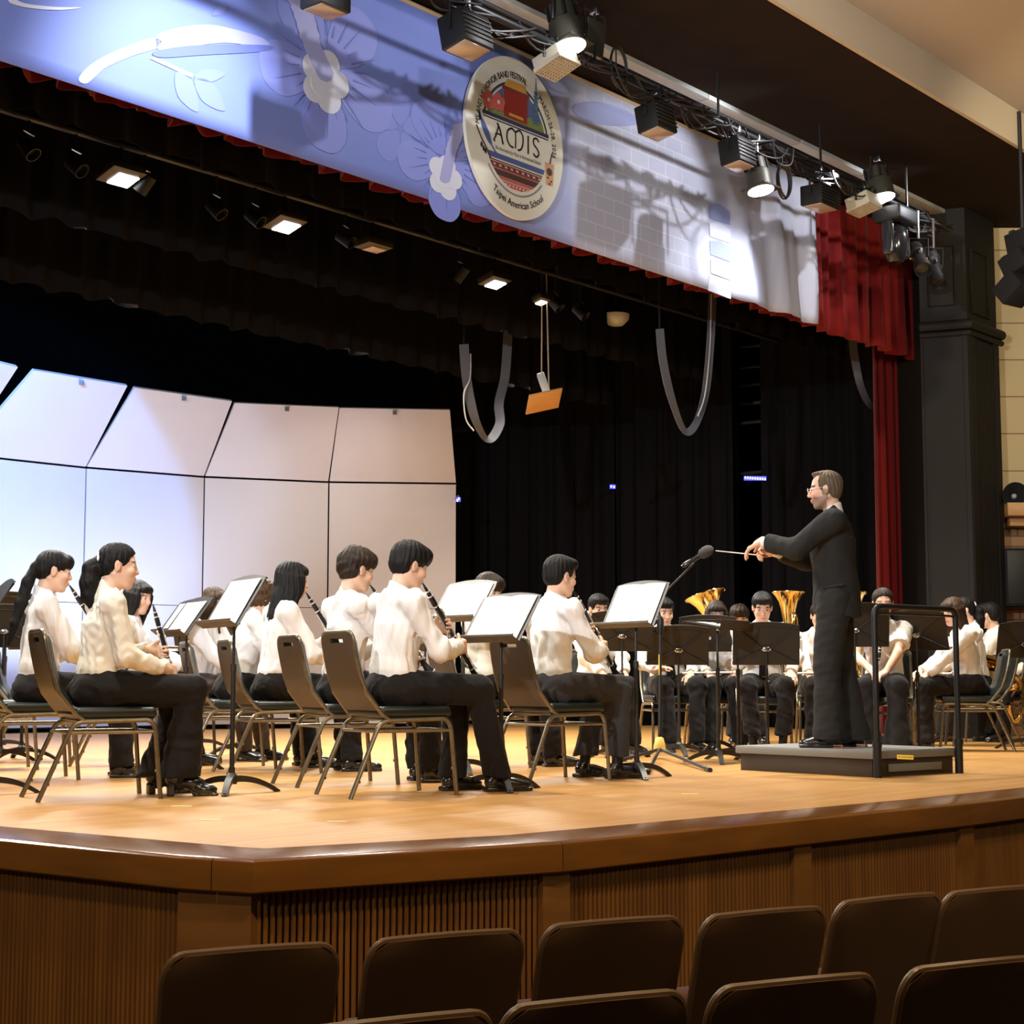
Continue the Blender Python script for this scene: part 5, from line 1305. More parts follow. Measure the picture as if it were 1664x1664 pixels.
# ================================================================ banner across the stage opening
BO = -.13
def B_(x, y, d=0.0):
    s_, z_ = onpros(x, y, BO); return Vector((s_, z_, d))
zbb = onpros(1324, 527, BO)[1]; sbr = onpros(1324, 480, BO)[0]; s_l = -14.6
ztop_r = 5.60
def banner_mat():
    m = bpy.data.materials.new('banner_print'); m.use_nodes = True; nt = m.node_tree; N = nt.nodes; L = nt.links; P = N['Principled BSDF']
    P.inputs['Roughness'].default_value = .55; P.inputs['Specular IOR Level'].default_value = .3
    tc = N.new('ShaderNodeTexCoord'); sp = N.new('ShaderNodeSeparateXYZ'); L.new(tc.outputs['Object'], sp.inputs[0])
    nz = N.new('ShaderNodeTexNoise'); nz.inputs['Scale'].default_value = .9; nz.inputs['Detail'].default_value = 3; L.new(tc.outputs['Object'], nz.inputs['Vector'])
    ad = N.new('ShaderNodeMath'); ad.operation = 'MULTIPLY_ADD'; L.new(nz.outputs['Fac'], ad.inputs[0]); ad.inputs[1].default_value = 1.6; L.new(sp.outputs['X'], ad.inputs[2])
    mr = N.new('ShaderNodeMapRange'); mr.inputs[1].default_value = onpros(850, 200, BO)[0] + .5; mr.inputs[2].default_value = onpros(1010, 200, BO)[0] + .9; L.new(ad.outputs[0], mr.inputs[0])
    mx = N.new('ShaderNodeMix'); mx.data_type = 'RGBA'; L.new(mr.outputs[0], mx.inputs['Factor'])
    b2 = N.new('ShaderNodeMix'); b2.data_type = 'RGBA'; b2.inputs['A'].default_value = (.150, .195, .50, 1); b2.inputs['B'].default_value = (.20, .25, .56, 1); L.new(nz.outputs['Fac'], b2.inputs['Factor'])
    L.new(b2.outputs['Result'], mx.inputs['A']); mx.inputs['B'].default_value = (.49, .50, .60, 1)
    br = N.new('ShaderNodeTexBrick'); br.inputs['Scale'].default_value = 1; br.inputs['Brick Width'].default_value = .26; br.inputs['Row Height'].default_value = .13; br.inputs['Mortar Size'].default_value = .006
    br.inputs['Color1'].default_value = (.47, .48, .58, 1); br.inputs['Color2'].default_value = (.44, .45, .56, 1); br.inputs['Mortar'].default_value = (.57, .58, .66, 1)
    L.new(tc.outputs['Object'], br.inputs['Vector'])
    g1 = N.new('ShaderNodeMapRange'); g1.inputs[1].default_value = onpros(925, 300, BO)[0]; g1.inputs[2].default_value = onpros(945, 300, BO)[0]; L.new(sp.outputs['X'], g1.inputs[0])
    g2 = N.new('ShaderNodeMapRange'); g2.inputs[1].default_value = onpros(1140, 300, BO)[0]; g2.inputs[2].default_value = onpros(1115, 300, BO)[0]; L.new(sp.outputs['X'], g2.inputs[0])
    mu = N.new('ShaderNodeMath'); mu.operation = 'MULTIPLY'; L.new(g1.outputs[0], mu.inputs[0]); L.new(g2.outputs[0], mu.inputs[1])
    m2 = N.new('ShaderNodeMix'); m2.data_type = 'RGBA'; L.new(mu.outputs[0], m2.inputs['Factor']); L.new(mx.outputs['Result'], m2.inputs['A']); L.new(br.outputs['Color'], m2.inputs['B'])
    L.new(m2.outputs['Result'], P.inputs['Base Color']); return m
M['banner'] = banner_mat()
FRM = Matrix(((DV.x, 0, -UV.x), (DV.y, 0, -UV.y), (0, 1, 0))).to_4x4()
FRM.translation = P0 + UV * BO
tb = thing('stage_banner', 'wide blue and grey printed fabric banner hanging across the top of the stage opening', 'banner'); tb.matrix_basis = FRM
ns, nzv = 150, 14; vs = []
for i in range(ns + 1):
    s_ = s_l + (sbr - s_l) * (i / ns) ** .75 if False else s_l + (sbr - s_l) * i / ns
    for j in range(nzv + 1):
        v = j / nzv; z_ = zbb + (ztop_r - zbb) * v
        g = max(0.0, min(1.0, (s_ - onpros(1192, 400, BO)[0]) / .5))
        q = (sbr - s_) * 9 + (1 - v) * 3.2
        d = g * (.045 * math.sin(q) * (.5 + .5 * (1 - v)) + .02 * math.sin(q * 2.3 + v * 3)) + .01 * math.sin(s_ * 1.7) * (1 - v) * .0
        vs.append((s_, z_, d + .02 * g))
fs = [[i * (nzv + 1) + j, (i + 1) * (nzv + 1) + j, (i + 1) * (nzv + 1) + j + 1, i * (nzv + 1) + j + 1] for i in range(ns) for j in range(nzv)]
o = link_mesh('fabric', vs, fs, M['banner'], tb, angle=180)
md = o.modifiers.new('cloth_thickness', 'SOLIDIFY'); md.thickness = .004; md.offset = -1
M['batten'] = mat('wood_batten', (.30, .20, .10), .6)
MB().tube([(s_l, ztop_r + .01, -.01), (sbr, ztop_r + .01, -.01)], .022, 8).build('batten', M['batten'], tb)
mb = MB()
for k in range(12):
    x_ = s_l + .4 + k * 1.1; mb.tube([(x_, ztop_r + .01, -.03), (x_, SOF - .01, -.03)], .006, 5)
mb.build('tie', M['batten'], tb)
fl = lambda n, c: mat(n, c, .55, spec=.3)
M['bp_pale'] = fl('print_pale', (.62, .62, .68)); M['bp_lilac'] = fl('print_lilac', (.36, .36, .60)); M['bp_petal'] = fl('print_petal', (.235, .265, .60)); M['bp_petal2'] = fl('print_petal_shade', (.21, .245, .575))
M['bp_line'] = fl('print_petal_line', (.135, .165, .46)); M['bp_leaf'] = fl('print_leaf', (.20, .24, .52)); M['bp_grey'] = fl('print_grey', (.30, .33, .55))
def flat(polys, name, m, parent, d, closed=True):
    mb = MB()
    for pts in polys:
        P = [B_(x, y) for x, y in pts]
        mb.prism([(p.x, p.y) for p in P], d - .002, d)
    return mb.build(name, m, parent, smooth=False)
def blob(cx, cy, pts, n=5):                       # closed smooth outline in picture coordinates
    P = [Vector((x + cx, y + cy, 0)) for x, y in pts]; k = len(P); out = []
    for i in range(k):
        a, b, c, d = P[i - 1], P[i], P[(i + 1) % k], P[(i + 2) % k]
        for j in range(n):
            t_ = j / n; q = .5 * ((2 * b) + (c - a) * t_ + (2 * a - 5 * b + 4 * c - d) * t_ * t_ + (3 * b - a - 3 * c + d) * t_ ** 3); out.append((q.x, q.y))
    return out
def petals(cx, cy, r, n, rot, squash=1.0, w=.62):
    res = []
    for k in range(n):
        a = rot + 2 * math.pi * k / n; ca, sa = math.cos(a), math.sin(a); pts = []
        for u, v in ((.10, 0), (.35, w * .62), (.75, w * .9), (1.0, w * .55), (1.06, 0), (1.0, -w * .55), (.75, -w * .9), (.35, -w * .62)):
            x, y = u * r, v * r * .62; X = x * ca - y * sa; Y = x * sa + y * ca
            pts.append((X * squash * .82, Y + X * .30))
        res.append(blob(cx, cy, pts))
    return res
for (cx, cy, r, lob, stem) in ((530, 112, 128, (527, 132, 38), [(482, -4), (494, 30), (508, 78), (528, 122)]), (724, 262, 92, (722, 288, 27), [(747, 200), (738, 226), (730, 252), (722, 290)])):
    pr = petals(cx, cy, r, 5, .35)
    flat(pr[::2], 'printed_petal', M['bp_petal'], tb, .004); flat(pr[1::2], 'printed_petal', M['bp_petal2'], tb, .0055)
    lines = []
    for k in range(26):
        a = 2 * math.pi * k / 26 + .1; r0, r1 = r * .42, r * (.72 + .16 * math.sin(k * 2.4)); ca, sa = math.cos(a), math.sin(a); w_ = r * .012
        x0, y0, x1, y1 = cx + r0 * ca * .82, cy + r0 * sa + r0 * ca * .25, cx + r1 * ca * .82, cy + r1 * sa + r1 * ca * .25
        lines.append([(x0 + w_ * sa, y0 - w_ * ca), (x1, y1), (x0 - w_ * sa, y0 + w_ * ca)])
    flat(lines, 'printed_petal_line', M['bp_line'], tb, .0075)
    lx_, ly_, lr = lob; pc_ = []
    for k in range(5):
        a = 2 * math.pi * k / 5 + 1.2
        pc_.append([(lx_ + lr * .62 * math.cos(a) * .85 + lr * .56 * math.cos(b) * .9, ly_ + lr * .78 * math.sin(a) + lr * .20 * math.cos(a) + lr * .60 * math.sin(b) + lr * .14 * math.cos(b)) for b in [i * 2 * math.pi / 22 for i in range(22)]])
    pc_.append([(lx_ + lr * .6 * math.cos(b), ly_ + lr * .7 * math.sin(b)) for b in [i * 2 * math.pi / 20 for i in range(20)]])
    for k, q in enumerate(pc_): flat([q], 'printed_stigma', M['bp_pale'], tb, .0095 + .0004 * k)
    L_ = []; R2 = []; k_ = lr / 38
    for i, p in enumerate(catmull([Vector((x, y, 0)) for x, y in stem], 8)):
        bump_ = (3.0 * k_ * abs(math.sin(i * 1.1)) if i < 14 else 0); wv = 13 * k_
        L_.append((p.x - wv - bump_, p.y + wv * .2)); R2.append((p.x + wv + bump_, p.y - wv * .1))
    e_ = stem[-1]; tip_ = [(e_[0] + 9 * k_, e_[1] + 9 * k_), (e_[0], e_[1] + 12 * k_), (e_[0] - 9 * k_, e_[1] + 8 * k_)]
    flat([L_ + tip_[::-1] + R2[::-1]], 'printed_pistil', M['bp_lilac'], tb, .0135)
# faint flower between them, leaves, branch, bird
flat(petals(650, 210, 62, 5, .9), 'printed_petal', M['bp_petal2'], tb, .003)
leaf = lambda x0, y0, x1, y1, w_: blob(0, 0, [(x0, y0), (x0 * .6 + x1 * .4 + w_ * (y1 - y0) * .01, y0 * .6 + y1 * .4 - w_ * (x1 - x0) * .01), (x1, y1), (x0 * .5 + x1 * .5 - w_ * (y1 - y0) * .01, y0 * .5 + y1 * .5 + w_ * (x1 - x0) * .01)])
for q in (leaf(286, 118, 322, 182, 22), leaf(316, 128, 366, 180, 22), leaf(316, 126, 366, 120, 22), leaf(346, 26, 372, 8, 20)): flat([q], 'printed_leaf', M['bp_leaf'], tb, .005)
flat([blob(0, 0, [(128, 128), (150, 104), (196, 80), (250, 62), (262, 76), (214, 92), (170, 112), (142, 136)]), blob(0, 0, [(256, 58), (300, 44), (352, 42), (426, 62), (432, 78), (370, 70), (310, 76), (262, 84)])], 'printed_branch', M['bp_lilac'], tb, .005)
flat([[(244, 96), (250, 93), (316, 122), (312, 127)]], 'printed_twig', M['bp_pale'], tb, .006)
flat([blob(0, 0, [(252, 84), (320, 74), (434, 74), (428, 84), (330, 90), (262, 94)])], 'printed_branch_shade', M['bp_line'], tb, .006)
flat([blob(0, 0, [(16, -6), (40, 6), (90, 12), (132, 13), (96, 17), (50, 14), (18, 6)])], 'printed_bird_wing', M['bp_pale'], tb, .006)
# pale tower on the right half, low city wall
tw = []
for k in range(4):
    y_ = 332 + k * 30; tw.append([(1151 + k * 1.0, y_), (1168, y_ - 4 + 3), (1186 + k * .5, y_ + 12), (1186 + k * .5, y_ + 34), (1152 + k, y_ + 22)])
for k, q in enumerate(tw): flat([q], 'printed_tower_tier', M['bp_pale'] if k % 2 else M['bp_grey'], tb, .005 + .0004 * k)
flat([[(1152, 448), (1187, 462), (1187, 486), (1150, 472)]], 'printed_tower_tier', M['bp_pale'], tb, .005)
flat([blob(0, 0, [(930, 175), (960, 165), (1010, 176), (1040, 200), (1000, 205), (950, 196)])], 'printed_cloud', M['bp_grey'], tb, .005)
# ---------------------------------------------------------------- round emblem
EO = BO - .045
sE = [onpros(757, 224, EO)[0], onpros(915, 224, EO)[0]]; sc_, zc_ = onpros(836, 224, EO); Rs = (sE[1] - sE[0]) / 2
kx = 158 / (sE[1] - sE[0]); kz = 1 / (onpros(836, 223, EO)[1] - zc_); by = kx * (1103 - 224) / (3105 - 836)
Rz = math.sqrt(133.5 ** 2 - (by * Rs) ** 2) / kz
te = thing('festival_emblem', 'oval cream festival emblem with AMIS lettering on the blue banner', 'sign')
Em = FRM.copy(); Em.translation = pros((sE[0] + sE[1]) / 2, EO, zc_); te.matrix_basis = Em
sE_ = Matrix.Diagonal((Rs, Rz, 1, 1))
col_ = lambda n, c: mat('emblem_' + n, c, .6, spec=.2)
EM = dict(cream=col_('cream', (.80, .77, .63)), navy=col_('navy', (.055, .05, .10)), red=col_('red', (.33, .035, .025)), gold=col_('gold', (.62, .33, .07)), coral=col_('coral', (.60, .13, .11)), brown=col_('brown', (.10, .055, .045)),
          dred=col_('dark_red', (.21, .045, .04)), green=col_('green', (.20, .25, .08)), blue=col_('blue', (.10, .13, .33)), sky=col_('sky', (.12, .14, .30)), teal=col_('teal', (.08, .16, .24)), ink=col_('ink', (.025, .022, .03)), white=col_('white', (.74, .72, .62)), grey=col_('grey', (.30, .29, .27)), tea=col_('tea', (.66, .36, .20)))
def em(poly, name, m, d, M_=None): return MB().prism(poly, d - .0015, d, sE_).build(name, EM[m], te, smooth=False)
circ = lambda cx, cy, rx, ry, a0=0, a1=360, n=48: [(cx + rx * math.cos(rad(a0 + (a1 - a0) * i / n)), cy + ry * math.sin(rad(a0 + (a1 - a0) * i / n))) for i in range(n + (0 if a1 - a0 >= 360 else 1))]
MB().prism(circ(0, 0, 1, 1, n=80), -.03, 0, sE_).build('disc', EM['cream'], te, angle=30)
def ringarc(r0, r1, a0, a1, n=40): return circ(0, 0, r1, r1, a0, a1, n) + circ(0, 0, r0, r0, a0, a1, n)[::-1]
aa = math.degrees(math.asin(.19 / .66))
em(circ(0, 0, .655, .655, aa, 180 - aa, 40), 'picture_sky', 'sky', .002)
em([(-.635, .19), (.635, .19), (.60, .30), (.3, .33), (0, .28), (-.3, .33), (-.58, .30)], 'picture_lawn', 'green', .0035)
em(ringarc(.66, .685, aa - 1, 180 - aa + 1), 'ring', 'navy', .004); em(ringarc(.625, .648, aa, 180 - aa), 'ring', 'white', .004)
em([(-.68, .155), (.68, .155), (.68, .20), (-.68, .20)], 'bar', 'navy', .005); em([(-.67, .125), (.67, .125), (.67, .14), (-.67, .14)], 'bar', 'navy', .005)
em([(-.25, .22), (.22, .22), (.22, .58), (-.25, .58)], 'picture_hall', 'red', .006)
for k in range(8): em([(-.24, .26 + k * .038), (.21, .26 + k * .038), (.21, .268 + k * .038), (-.24, .268 + k * .038)], 'hall_balcony', 'dred', .0075)
em([(-.30, .555), (.27, .555), (.25, .60), (-.28, .60)], 'hall_roof', 'dred', .0076); em([(-.25, .60), (.22, .60), (.16, .70), (-.19, .70)], 'hall_roof', 'gold', .0076); em([(-.16, .25), (.14, .25), (.13, .285), (-.15, .285)], 'hall_porch', 'gold', .0085)
for k in range(8): em([(.345 + .004 * k, .27 + k * .052), (.455 - .004 * k, .27 + k * .052), (.47 - .004 * k, .317 + k * .052), (.33 + .004 * k, .317 + k * .052)], 'tower_tier', 'teal', .0078)
em([(.39, .68), (.41, .68), (.403, .86), (.397, .86)], 'tower_spire', 'teal', .0078)
for x_, y_ in ((-.57, .34), (-.37, .36)):
    for k in range(5): a = rad(72 * k + 20); em(circ(x_ + .075 * math.cos(a), y_ + .065 * math.sin(a), .062, .055, n=14), 'blossom', 'coral', .009 + .0003 * k)
    em(circ(x_, y_, .028, .026, n=12), 'blossom_heart', 'white', .0108)
def stroke(pts, w_, name, m, d, n=6):
    P = catmull([Vector((x, y, 0)) for x, y in pts], n); L_, R2 = [], []
    for i, p in enumerate(P):
        t_ = (P[min(i + 1, len(P) - 1)] - P[max(i - 1, 0)]).normalized(); nn = Vector((-t_.y, t_.x, 0)) * (w_ / 2); L_.append((p + nn)[:2]); R2.append((p - nn)[:2])
    vs = []
    for a, b in zip(L_, R2): vs += [(*a, d - .0015), (*a, d), (*b, d), (*b, d - .0015)]
    fs = [[4 * i + k, 4 * i + (k + 1) % 4, 4 * i + 4 + (k + 1) % 4, 4 * i + 4 + k] for i in range(len(P) - 1) for k in range(4)] + [[3, 2, 1, 0], [len(vs) - 4, len(vs) - 3, len(vs) - 2, len(vs) - 1]]
    return MB().add(vs, fs, sE_).build(name, EM[m], te, smooth=False)
lz = .005
mbL = []
for pts, w_ in (([(-.39, .10), (-.33, .02), (-.27, -.14)], .028), ([(-.36, .08), (-.41, -.05), (-.455, -.12), (-.43, -.13)], .02), ([(-.43, -.045), (-.37, -.03), (-.31, -.04)], .018),
                ([(-.02, .07), (-.10, .10), (-.18, .05), (-.19, -.05), (-.13, -.12), (-.06, -.13)], .024), ([(-.02, .08), (-.015, -.03), (-.02, -.13)], .02), ([(-.02, .07), (.06, .11), (.13, .06), (.135, -.04), (.09, -.12), (.03, -.14)], .024),
                ([(.245, .09), (.245, -.14)], .028), ([(.47, .06), (.42, .095), (.36, .07), (.365, .01), (.44, -.04), (.47, -.09), (.42, -.14), (.35, -.11)], .024)):
    stroke(pts, w_, 'letter_stroke', 'ink', lz)
def arc_text(body, size, r, amid, span, m, top=True, track=1.0):
    cu = bpy.data.curves.new('m', 'FONT'); cu.body = body; cu.size = size; cu.space_character = track; tmp = bpy.data.objects.new('m', cu); C.objects.link(tmp); bpy.context.view_layer.update()
    wd = tmp.dimensions.x; bpy.data.objects.remove(tmp); sx = rad(span) * r / wd
    def bend(x, y, z):
        if top: a = rad(amid) - x / r; q = r + y
        else: a = rad(amid) + x / r; q = r - y
        return (Rs * q * math.cos(a), Rz * q * math.sin(a), z + .004)
    return text_mesh(body, size, EM[m], 'ring_lettering', te, (0, 0, 0), (0, 0, 0), .0008, bend=bend, sx=sx, track=track)
arc_text('MS AND HS HONOR BAND FESTIVAL', .112, .775, 127, 106, 'ink')
arc_text('MARCH 26-28, 2026', .112, .795, 24, 58, 'ink', True, 1.1)
arc_text('Taipei American School', .125, .83, 274, 74, 'ink', False)
text_mesh('The Association for Music in International Schools', .066, EM['grey'], 'subtitle_lettering', te, (.04 * Rs, -.205 * Rz, .004), (0, 0, 0), .0008, bend=lambda x, y, z: (Rs * x, Rz * y, z), sx=.70)
def band(v0, v1, name, m, d, r=.655, lo=-1, hi=.63):
    f = lambda v: math.sqrt(max(0, r * r - v * v)); return em([(max(lo, -f(v0)), v0), (min(hi, f(v0)), v0), (min(hi, f(v1)), v1), (max(lo, -f(v1)), v1)], name, m, d)
band(-.335, -.27, 'stripe', 'blue', .004)
for v0, v1, m in ((-.37, -.355, 'dred'), (-.445, -.38, 'dred'), (-.46, -.449, 'coral'), (-.535, -.464, 'brown'), (-.575, -.54, 'coral'), (-.585, -.578, 'white'), (-.645, -.588, 'coral')): band(v0, v1, 'woven_stripe', m, .004)
for k in range(9):
    x_ = -.44 + k * .115
    em([(x_ - .03, -.430), (x_, -.418), (x_ + .03, -.430), (x_ + .012, -.412), (x_ + .03, -.394), (x_, -.406), (x_ - .03, -.394), (x_ - .012, -.412)], 'woven_cross', 'white', .0055)
for k in range(7): em([(-.22 + k * .07, -.63), (-.20 + k * .07, -.63), (-.185 + k * .07, -.60), (-.205 + k * .07, -.60)], 'woven_cross', 'white', .0055)
em(ringarc(.70, .722, 218, 318), 'ring', 'grey', .004)
em(blob(0, 0, [(-.72, .10), (-.66, .06), (-.58, -.02), (-.52, -.12), (-.50, -.20), (-.56, -.18), (-.64, -.10), (-.70, 0)]), 'bird_body', 'blue', .006); em(blob(0, 0, [(-.76, .16), (-.73, .15), (-.70, .08), (-.74, .06)]), 'bird_tail', 'ink', .006)
stroke([(-.80, -.02), (-.70, -.16), (-.60, -.26), (-.52, -.36)], .022, 'branch', 'brown', .0055); stroke([(-.52, -.18), (-.42, -.27), (-.30, -.31)], .02, 'branch', 'blue', .0065)
for x_, y_ in ((-.70, -.24), (-.66, -.28), (-.62, -.30)): em(blob(0, 0, [(x_, y_ + .04), (x_ + .02, y_), (x_, y_ - .03), (x_ - .02, y_)]), 'leaf', 'ink', .006)
em([(.60, -.16), (.79, -.16), (.76, -.44), (.63, -.44)], 'tea_cup', 'tea', .006); em(circ(.69, -.27, .06, .05, n=16), 'cup_badge', 'brown', .0075); stroke([(.70, -.18), (.75, -.02)], .018, 'straw', 'ink', .0055)
for k in range(9): em(circ(.65 + (k * 37 % 10) * .010, -.35 - (k % 3) * .035, .011, .010, n=8), 'tea_pearl', 'ink', .0075)
# ================================================================ lighting pipe in front of the banner
PO = -1.05
pr0, pr1 = onpros(1358, 288, PO), onpros(1545, 372, PO); zp = (pr0[1] + pr1[1]) / 2; spr = pr1[0]
t = thing('lighting_pipe', 'long black lighting pipe with cables in front of the blue banner', 'lighting pipe', pros(-6, PO, zp))
MB().tube([pros(-15, PO, zp), pros(spr, PO, zp)], .028, 12).build('pipe', M['black'], t, world=True)
MB().tube([pros(-15, PO + .1, zp + .13), pros(spr - .3, PO + .1, zp + .13)], .016, 8).build('upper_pipe', M['black'], t, world=True)
mb = MB()
for k in range(9):
    s_ = -14 + k * 1.7
    if s_ < spr: mb.tube([pros(s_, PO, zp), pros(s_, PO, SOF + .05)], .012, 6)
mb.build('hanger', M['black'], t, world=True)
M['cable'] = mat('black_cable', (.016, .014, .013), .5)
rnd = random.Random(4); mb = MB()
s_ = -9.0
while s_ < spr - .3:
    for q in range(3):
        L_ = rnd.uniform(.35, .9); dz = rnd.uniform(.02, .16); o_ = PO + rnd.uniform(-.07, .07)
        mb.tube(catmull([pros(s_, o_, zp + .03), pros(s_ + L_ * .3, o_ + .02, zp - dz), pros(s_ + L_ * .7, o_ - .03, zp - dz * rnd.uniform(.3, 1.1)), pros(s_ + L_, o_, zp + .03)], 4), .008, 5)
    s_ += rnd.uniform(.22, .4)
mb.build('cable', M['cable'], t, world=True)
for cx_, cy_, n_ in ((1275, 292, 6), (1005, 108, 4)):
    mb = MB(); s0, z0 = onpros(cx_, cy_, PO - .02)
    for k in range(n_):
        r1, r2 = .10 + .01 * rnd.random(), .15 + .012 * rnd.random(); mb.tube([pros(s0 + r1 * math.cos(a) + .01 * k, PO - .03 + .012 * k, z0 + r2 * math.sin(a)) for a in [i * math.pi / 10 for i in range(20)]], .006, 5, closed=True)
    mb.tube([pros(s0, PO, z0 + .15), pros(s0, PO, zp)], .006, 5)
    mb.build('coiled_cable', M['cable'], t, world=True)
M['alu'] = mat('grey_cable_trunking', (.46, .48, .46), .5, .2)
TO = -.62
q0, q1 = onpros(1000, 70, TO), onpros(1531, 350, TO); zt_ = (q0[1] + q1[1]) / 2
t = thing('cable_trunking', 'long pale grey metal trunking under the brown soffit above the lighting pipe', 'trunking', pros(-5, TO, zt_))
se_ = onpros(1531, 350, TO)[0]
g = Matrix(((DV.x, UV.x, 0), (DV.y, UV.y, 0), (0, 0, 1)))
for k in range(9):
    a = -14.5 + k * (se_ + 14.5) / 9; b = -14.5 + (k + 1) * (se_ + 14.5) / 9 - .008
    MB().box(pros((a + b) / 2, TO, zt_), (b - a, .16, .15), g, bev=.004).build('trunking_length', M['alu'], t, world=True, angle=30)
mb = MB()
for k in range(6): mb.tube([pros(-12 + k * 2.2, TO, zt_ + .07), pros(-12 + k * 2.2, TO, SOF + .03)], .01, 6)
mb.build('hanger', M['black'], t, world=True)
M['glow'] = mat('lit_lens', (.9, .9, .9), .4, emit=((.95, .97, 1), 14)); M['glow_warm'] = mat('lit_lens_warm', (.9, .8, .6), .4, emit=((1, .85, .55), 10))
M['lens'] = mat('unlit_lens', (.42, .33, .27), .15, spec=.6); M['case'] = mat('lamp_housing', (.011, .010, .0085), .5, .1, spec=.35, bump=(200, .1, .001)); M['cream_case'] = mat('cream_lamp_housing', (.52, .47, .34), .5)
M['olive_case'] = mat('worn_olive_housing', (.045, .041, .028), .5, .3)
def hang(t, top, zpipe=None):
    """clamp, yoke and rod up to the pipe; local coordinates"""
    mb = MB(); mb.tube([(0, 0, top), (0, 0, top + .14)], .010, 8); mb.box((0, 0, top + .15), (.05, .07, .07), bev=.01); mb.build('clamp', M['chrome'], t)
def flood_box(px, py, size, label, lit=None, m='case', tilt=0, yaw=0, off=PO, fins=True, egg=False):
    s_, z_ = onpros(px, py, off)
    t = thing('stage_floodlight', label, 'stage light', pros(s_, off, z_), math.atan2(DV.y, DV.x) + rad(yaw), 'stage lights on the front pipe')
    w_, d_, h_ = size; R = Euler((rad(tilt), 0, 0)).to_matrix()
    b = MB().box((0, 0, 0), (w_, d_, h_), R, bev=.008); b.build('housing', M[m], t, angle=30)
    if fins:
        mb = MB()
        for k in range(5): mb.box(R @ Vector((0, -d_ / 2 - .006, -h_ * .30 + k * h_ * .15)), (w_ * .98, .012, h_ * .045), R, bev=.002)
        mb.build('cooling_fin', M['olive_case'], t)
    MB().box(R @ Vector((0, 0, -h_ / 2 - .004)), (w_ * .86, d_ * .8, .010), R, bev=.002).build('lens', M[lit or 'lens'], t)
    if egg:
        mb = MB()
        for k in range(9): mb.box(R @ Vector((-w_ / 2 + k * w_ / 8, 0, -h_ / 2)), (.012, d_ * 1.04, .03), R); mb.box(R @ Vector((0, -d_ / 2 + k * d_ / 8, -h_ / 2)), (w_ * 1.04, .012, .03), R)
        mb.build('lens_rim', M[m], t)
    y = MB(); y.tube([(-w_ / 2 - .012, 0, 0), (-w_ / 2 - .012, 0, h_ * .5 + .07), (w_ / 2 + .012, 0, h_ * .5 + .07), (w_ / 2 + .012, 0, 0)], .009, 6); y.build('yoke', M['case'], t)
    zz_ = max(.02, zp - z_); c_ = MB(); c_.tube([(0, 0, h_ * .5 + .07), (0, 0, max(zz_, h_ * .5 + .09))], .012, 8); c_.box((0, 0, max(zz_, h_ * .5 + .09)), (.05, .075, .075), bev=.012); c_.build('clamp', M['chrome'], t)
    return t
def fresnel(px, py, L_, R_, label, tilt=10, roll=0, lit='glow', off=PO, m='olive_case'):
    s_, z_ = onpros(px, py, off)
    t = thing('stage_spotlight', label, 'stage light', pros(s_, off, z_), math.atan2(DV.y, DV.x), 'stage lights on the front pipe')
    Rm = (Matrix.Rotation(rad(roll), 4, 'Y') @ Matrix.Rotation(rad(tilt), 4, 'X'))
    MB().lathe([(R_ * .55, L_ * .5), (R_ * .75, L_ * .47), (R_ * .8, L_ * .1), (R_ * .95, L_ * .05), (R_, -L_ * .1), (R_, -L_ * .5), (R_ * .93, -L_ * .5), (R_ * .9, -L_ * .42)], 20, Rm).build('housing', M[m], t, angle=30)
    mb = MB()
    for k in range(4): a = rad(90 * k + 45); mb.box(Rm @ Vector((R_ * .86 * math.cos(a), R_ * .86 * math.sin(a), L_ * .28)), (.018, .018, L_ * .36), Rm.to_3x3())
    mb.build('cooling_fin', M['case'], t)
    MB().box(Rm @ Vector((0, 0, -L_ * .52)), (R_ * 2.25, R_ * 2.1, .018), Rm.to_3x3(), bev=.004).build('colour_frame', M['olive_case'], t, angle=30)
    MB().lathe([(R_ * .2, -L_ * .52 - .016), (R_ * .98, -L_ * .52 - .014), (R_ * .98, -L_ * .52 - .008)], 20, Rm).build('lens', M[lit], t)
    y = MB(); y.tube([(-R_ - .02, 0, 0), (-R_ - .02, 0, L_ * .5 + .06), (R_ + .02, 0, L_ * .5 + .06), (R_ + .02, 0, 0)], .010, 6); y.build('yoke', M['case'], t)
    zz_ = max(zp - z_, L_ * .5 + .08); c_ = MB(); c_.tube([(0, 0, L_ * .5 + .06), (0, 0, zz_)], .012, 8); c_.box((0, 0, zz_), (.05, .075, .075), bev=.012); c_.build('clamp', M['chrome'], t)
    return t
flood_box(757, 56, (.30, .22, .24), 'boxy black floodlight with a pinkish lens left of the emblem top', tilt=-12)
flood_box(530, -4, (.25, .2, .18), 'black lamp housing cut off by the top picture edge above the white printed flower', tilt=0, fins=False)
fresnel(918, 40, .34, .125, 'lit round spotlight above the emblem, brightest at the upper middle', tilt=-14)
flood_box(903, 100, (.24, .24, .10), 'square cream floodlight just below the lit spotlight above the emblem', m='cream_case', tilt=-18, fins=False, egg=True)
flood_box(967, 62, (.22, .03, .26), 'square brown flag plate hanging behind the lit spotlight', m='olive_case', fins=False, tilt=8)
flood_box(1066, 196, (.27, .2, .22), 'boxy black floodlight in front of the banner, right of the emblem', tilt=-10)
flood_box(1198, 250, (.26, .2, .22), 'boxy black floodlight next to the coiled cable, third box from the left', tilt=-8)
fresnel(1231, 283, .28, .115, 'lit spotlight beside the coiled cable over the grey part of the banner', tilt=-12)
flood_box(1333, 322, (.34, .22, .18), 'flat black floodlight in front of the top of the red valance', tilt=0)
fresnel(1427, 296, .30, .13, 'lit spotlight above the red valance near the pillar', tilt=-12)
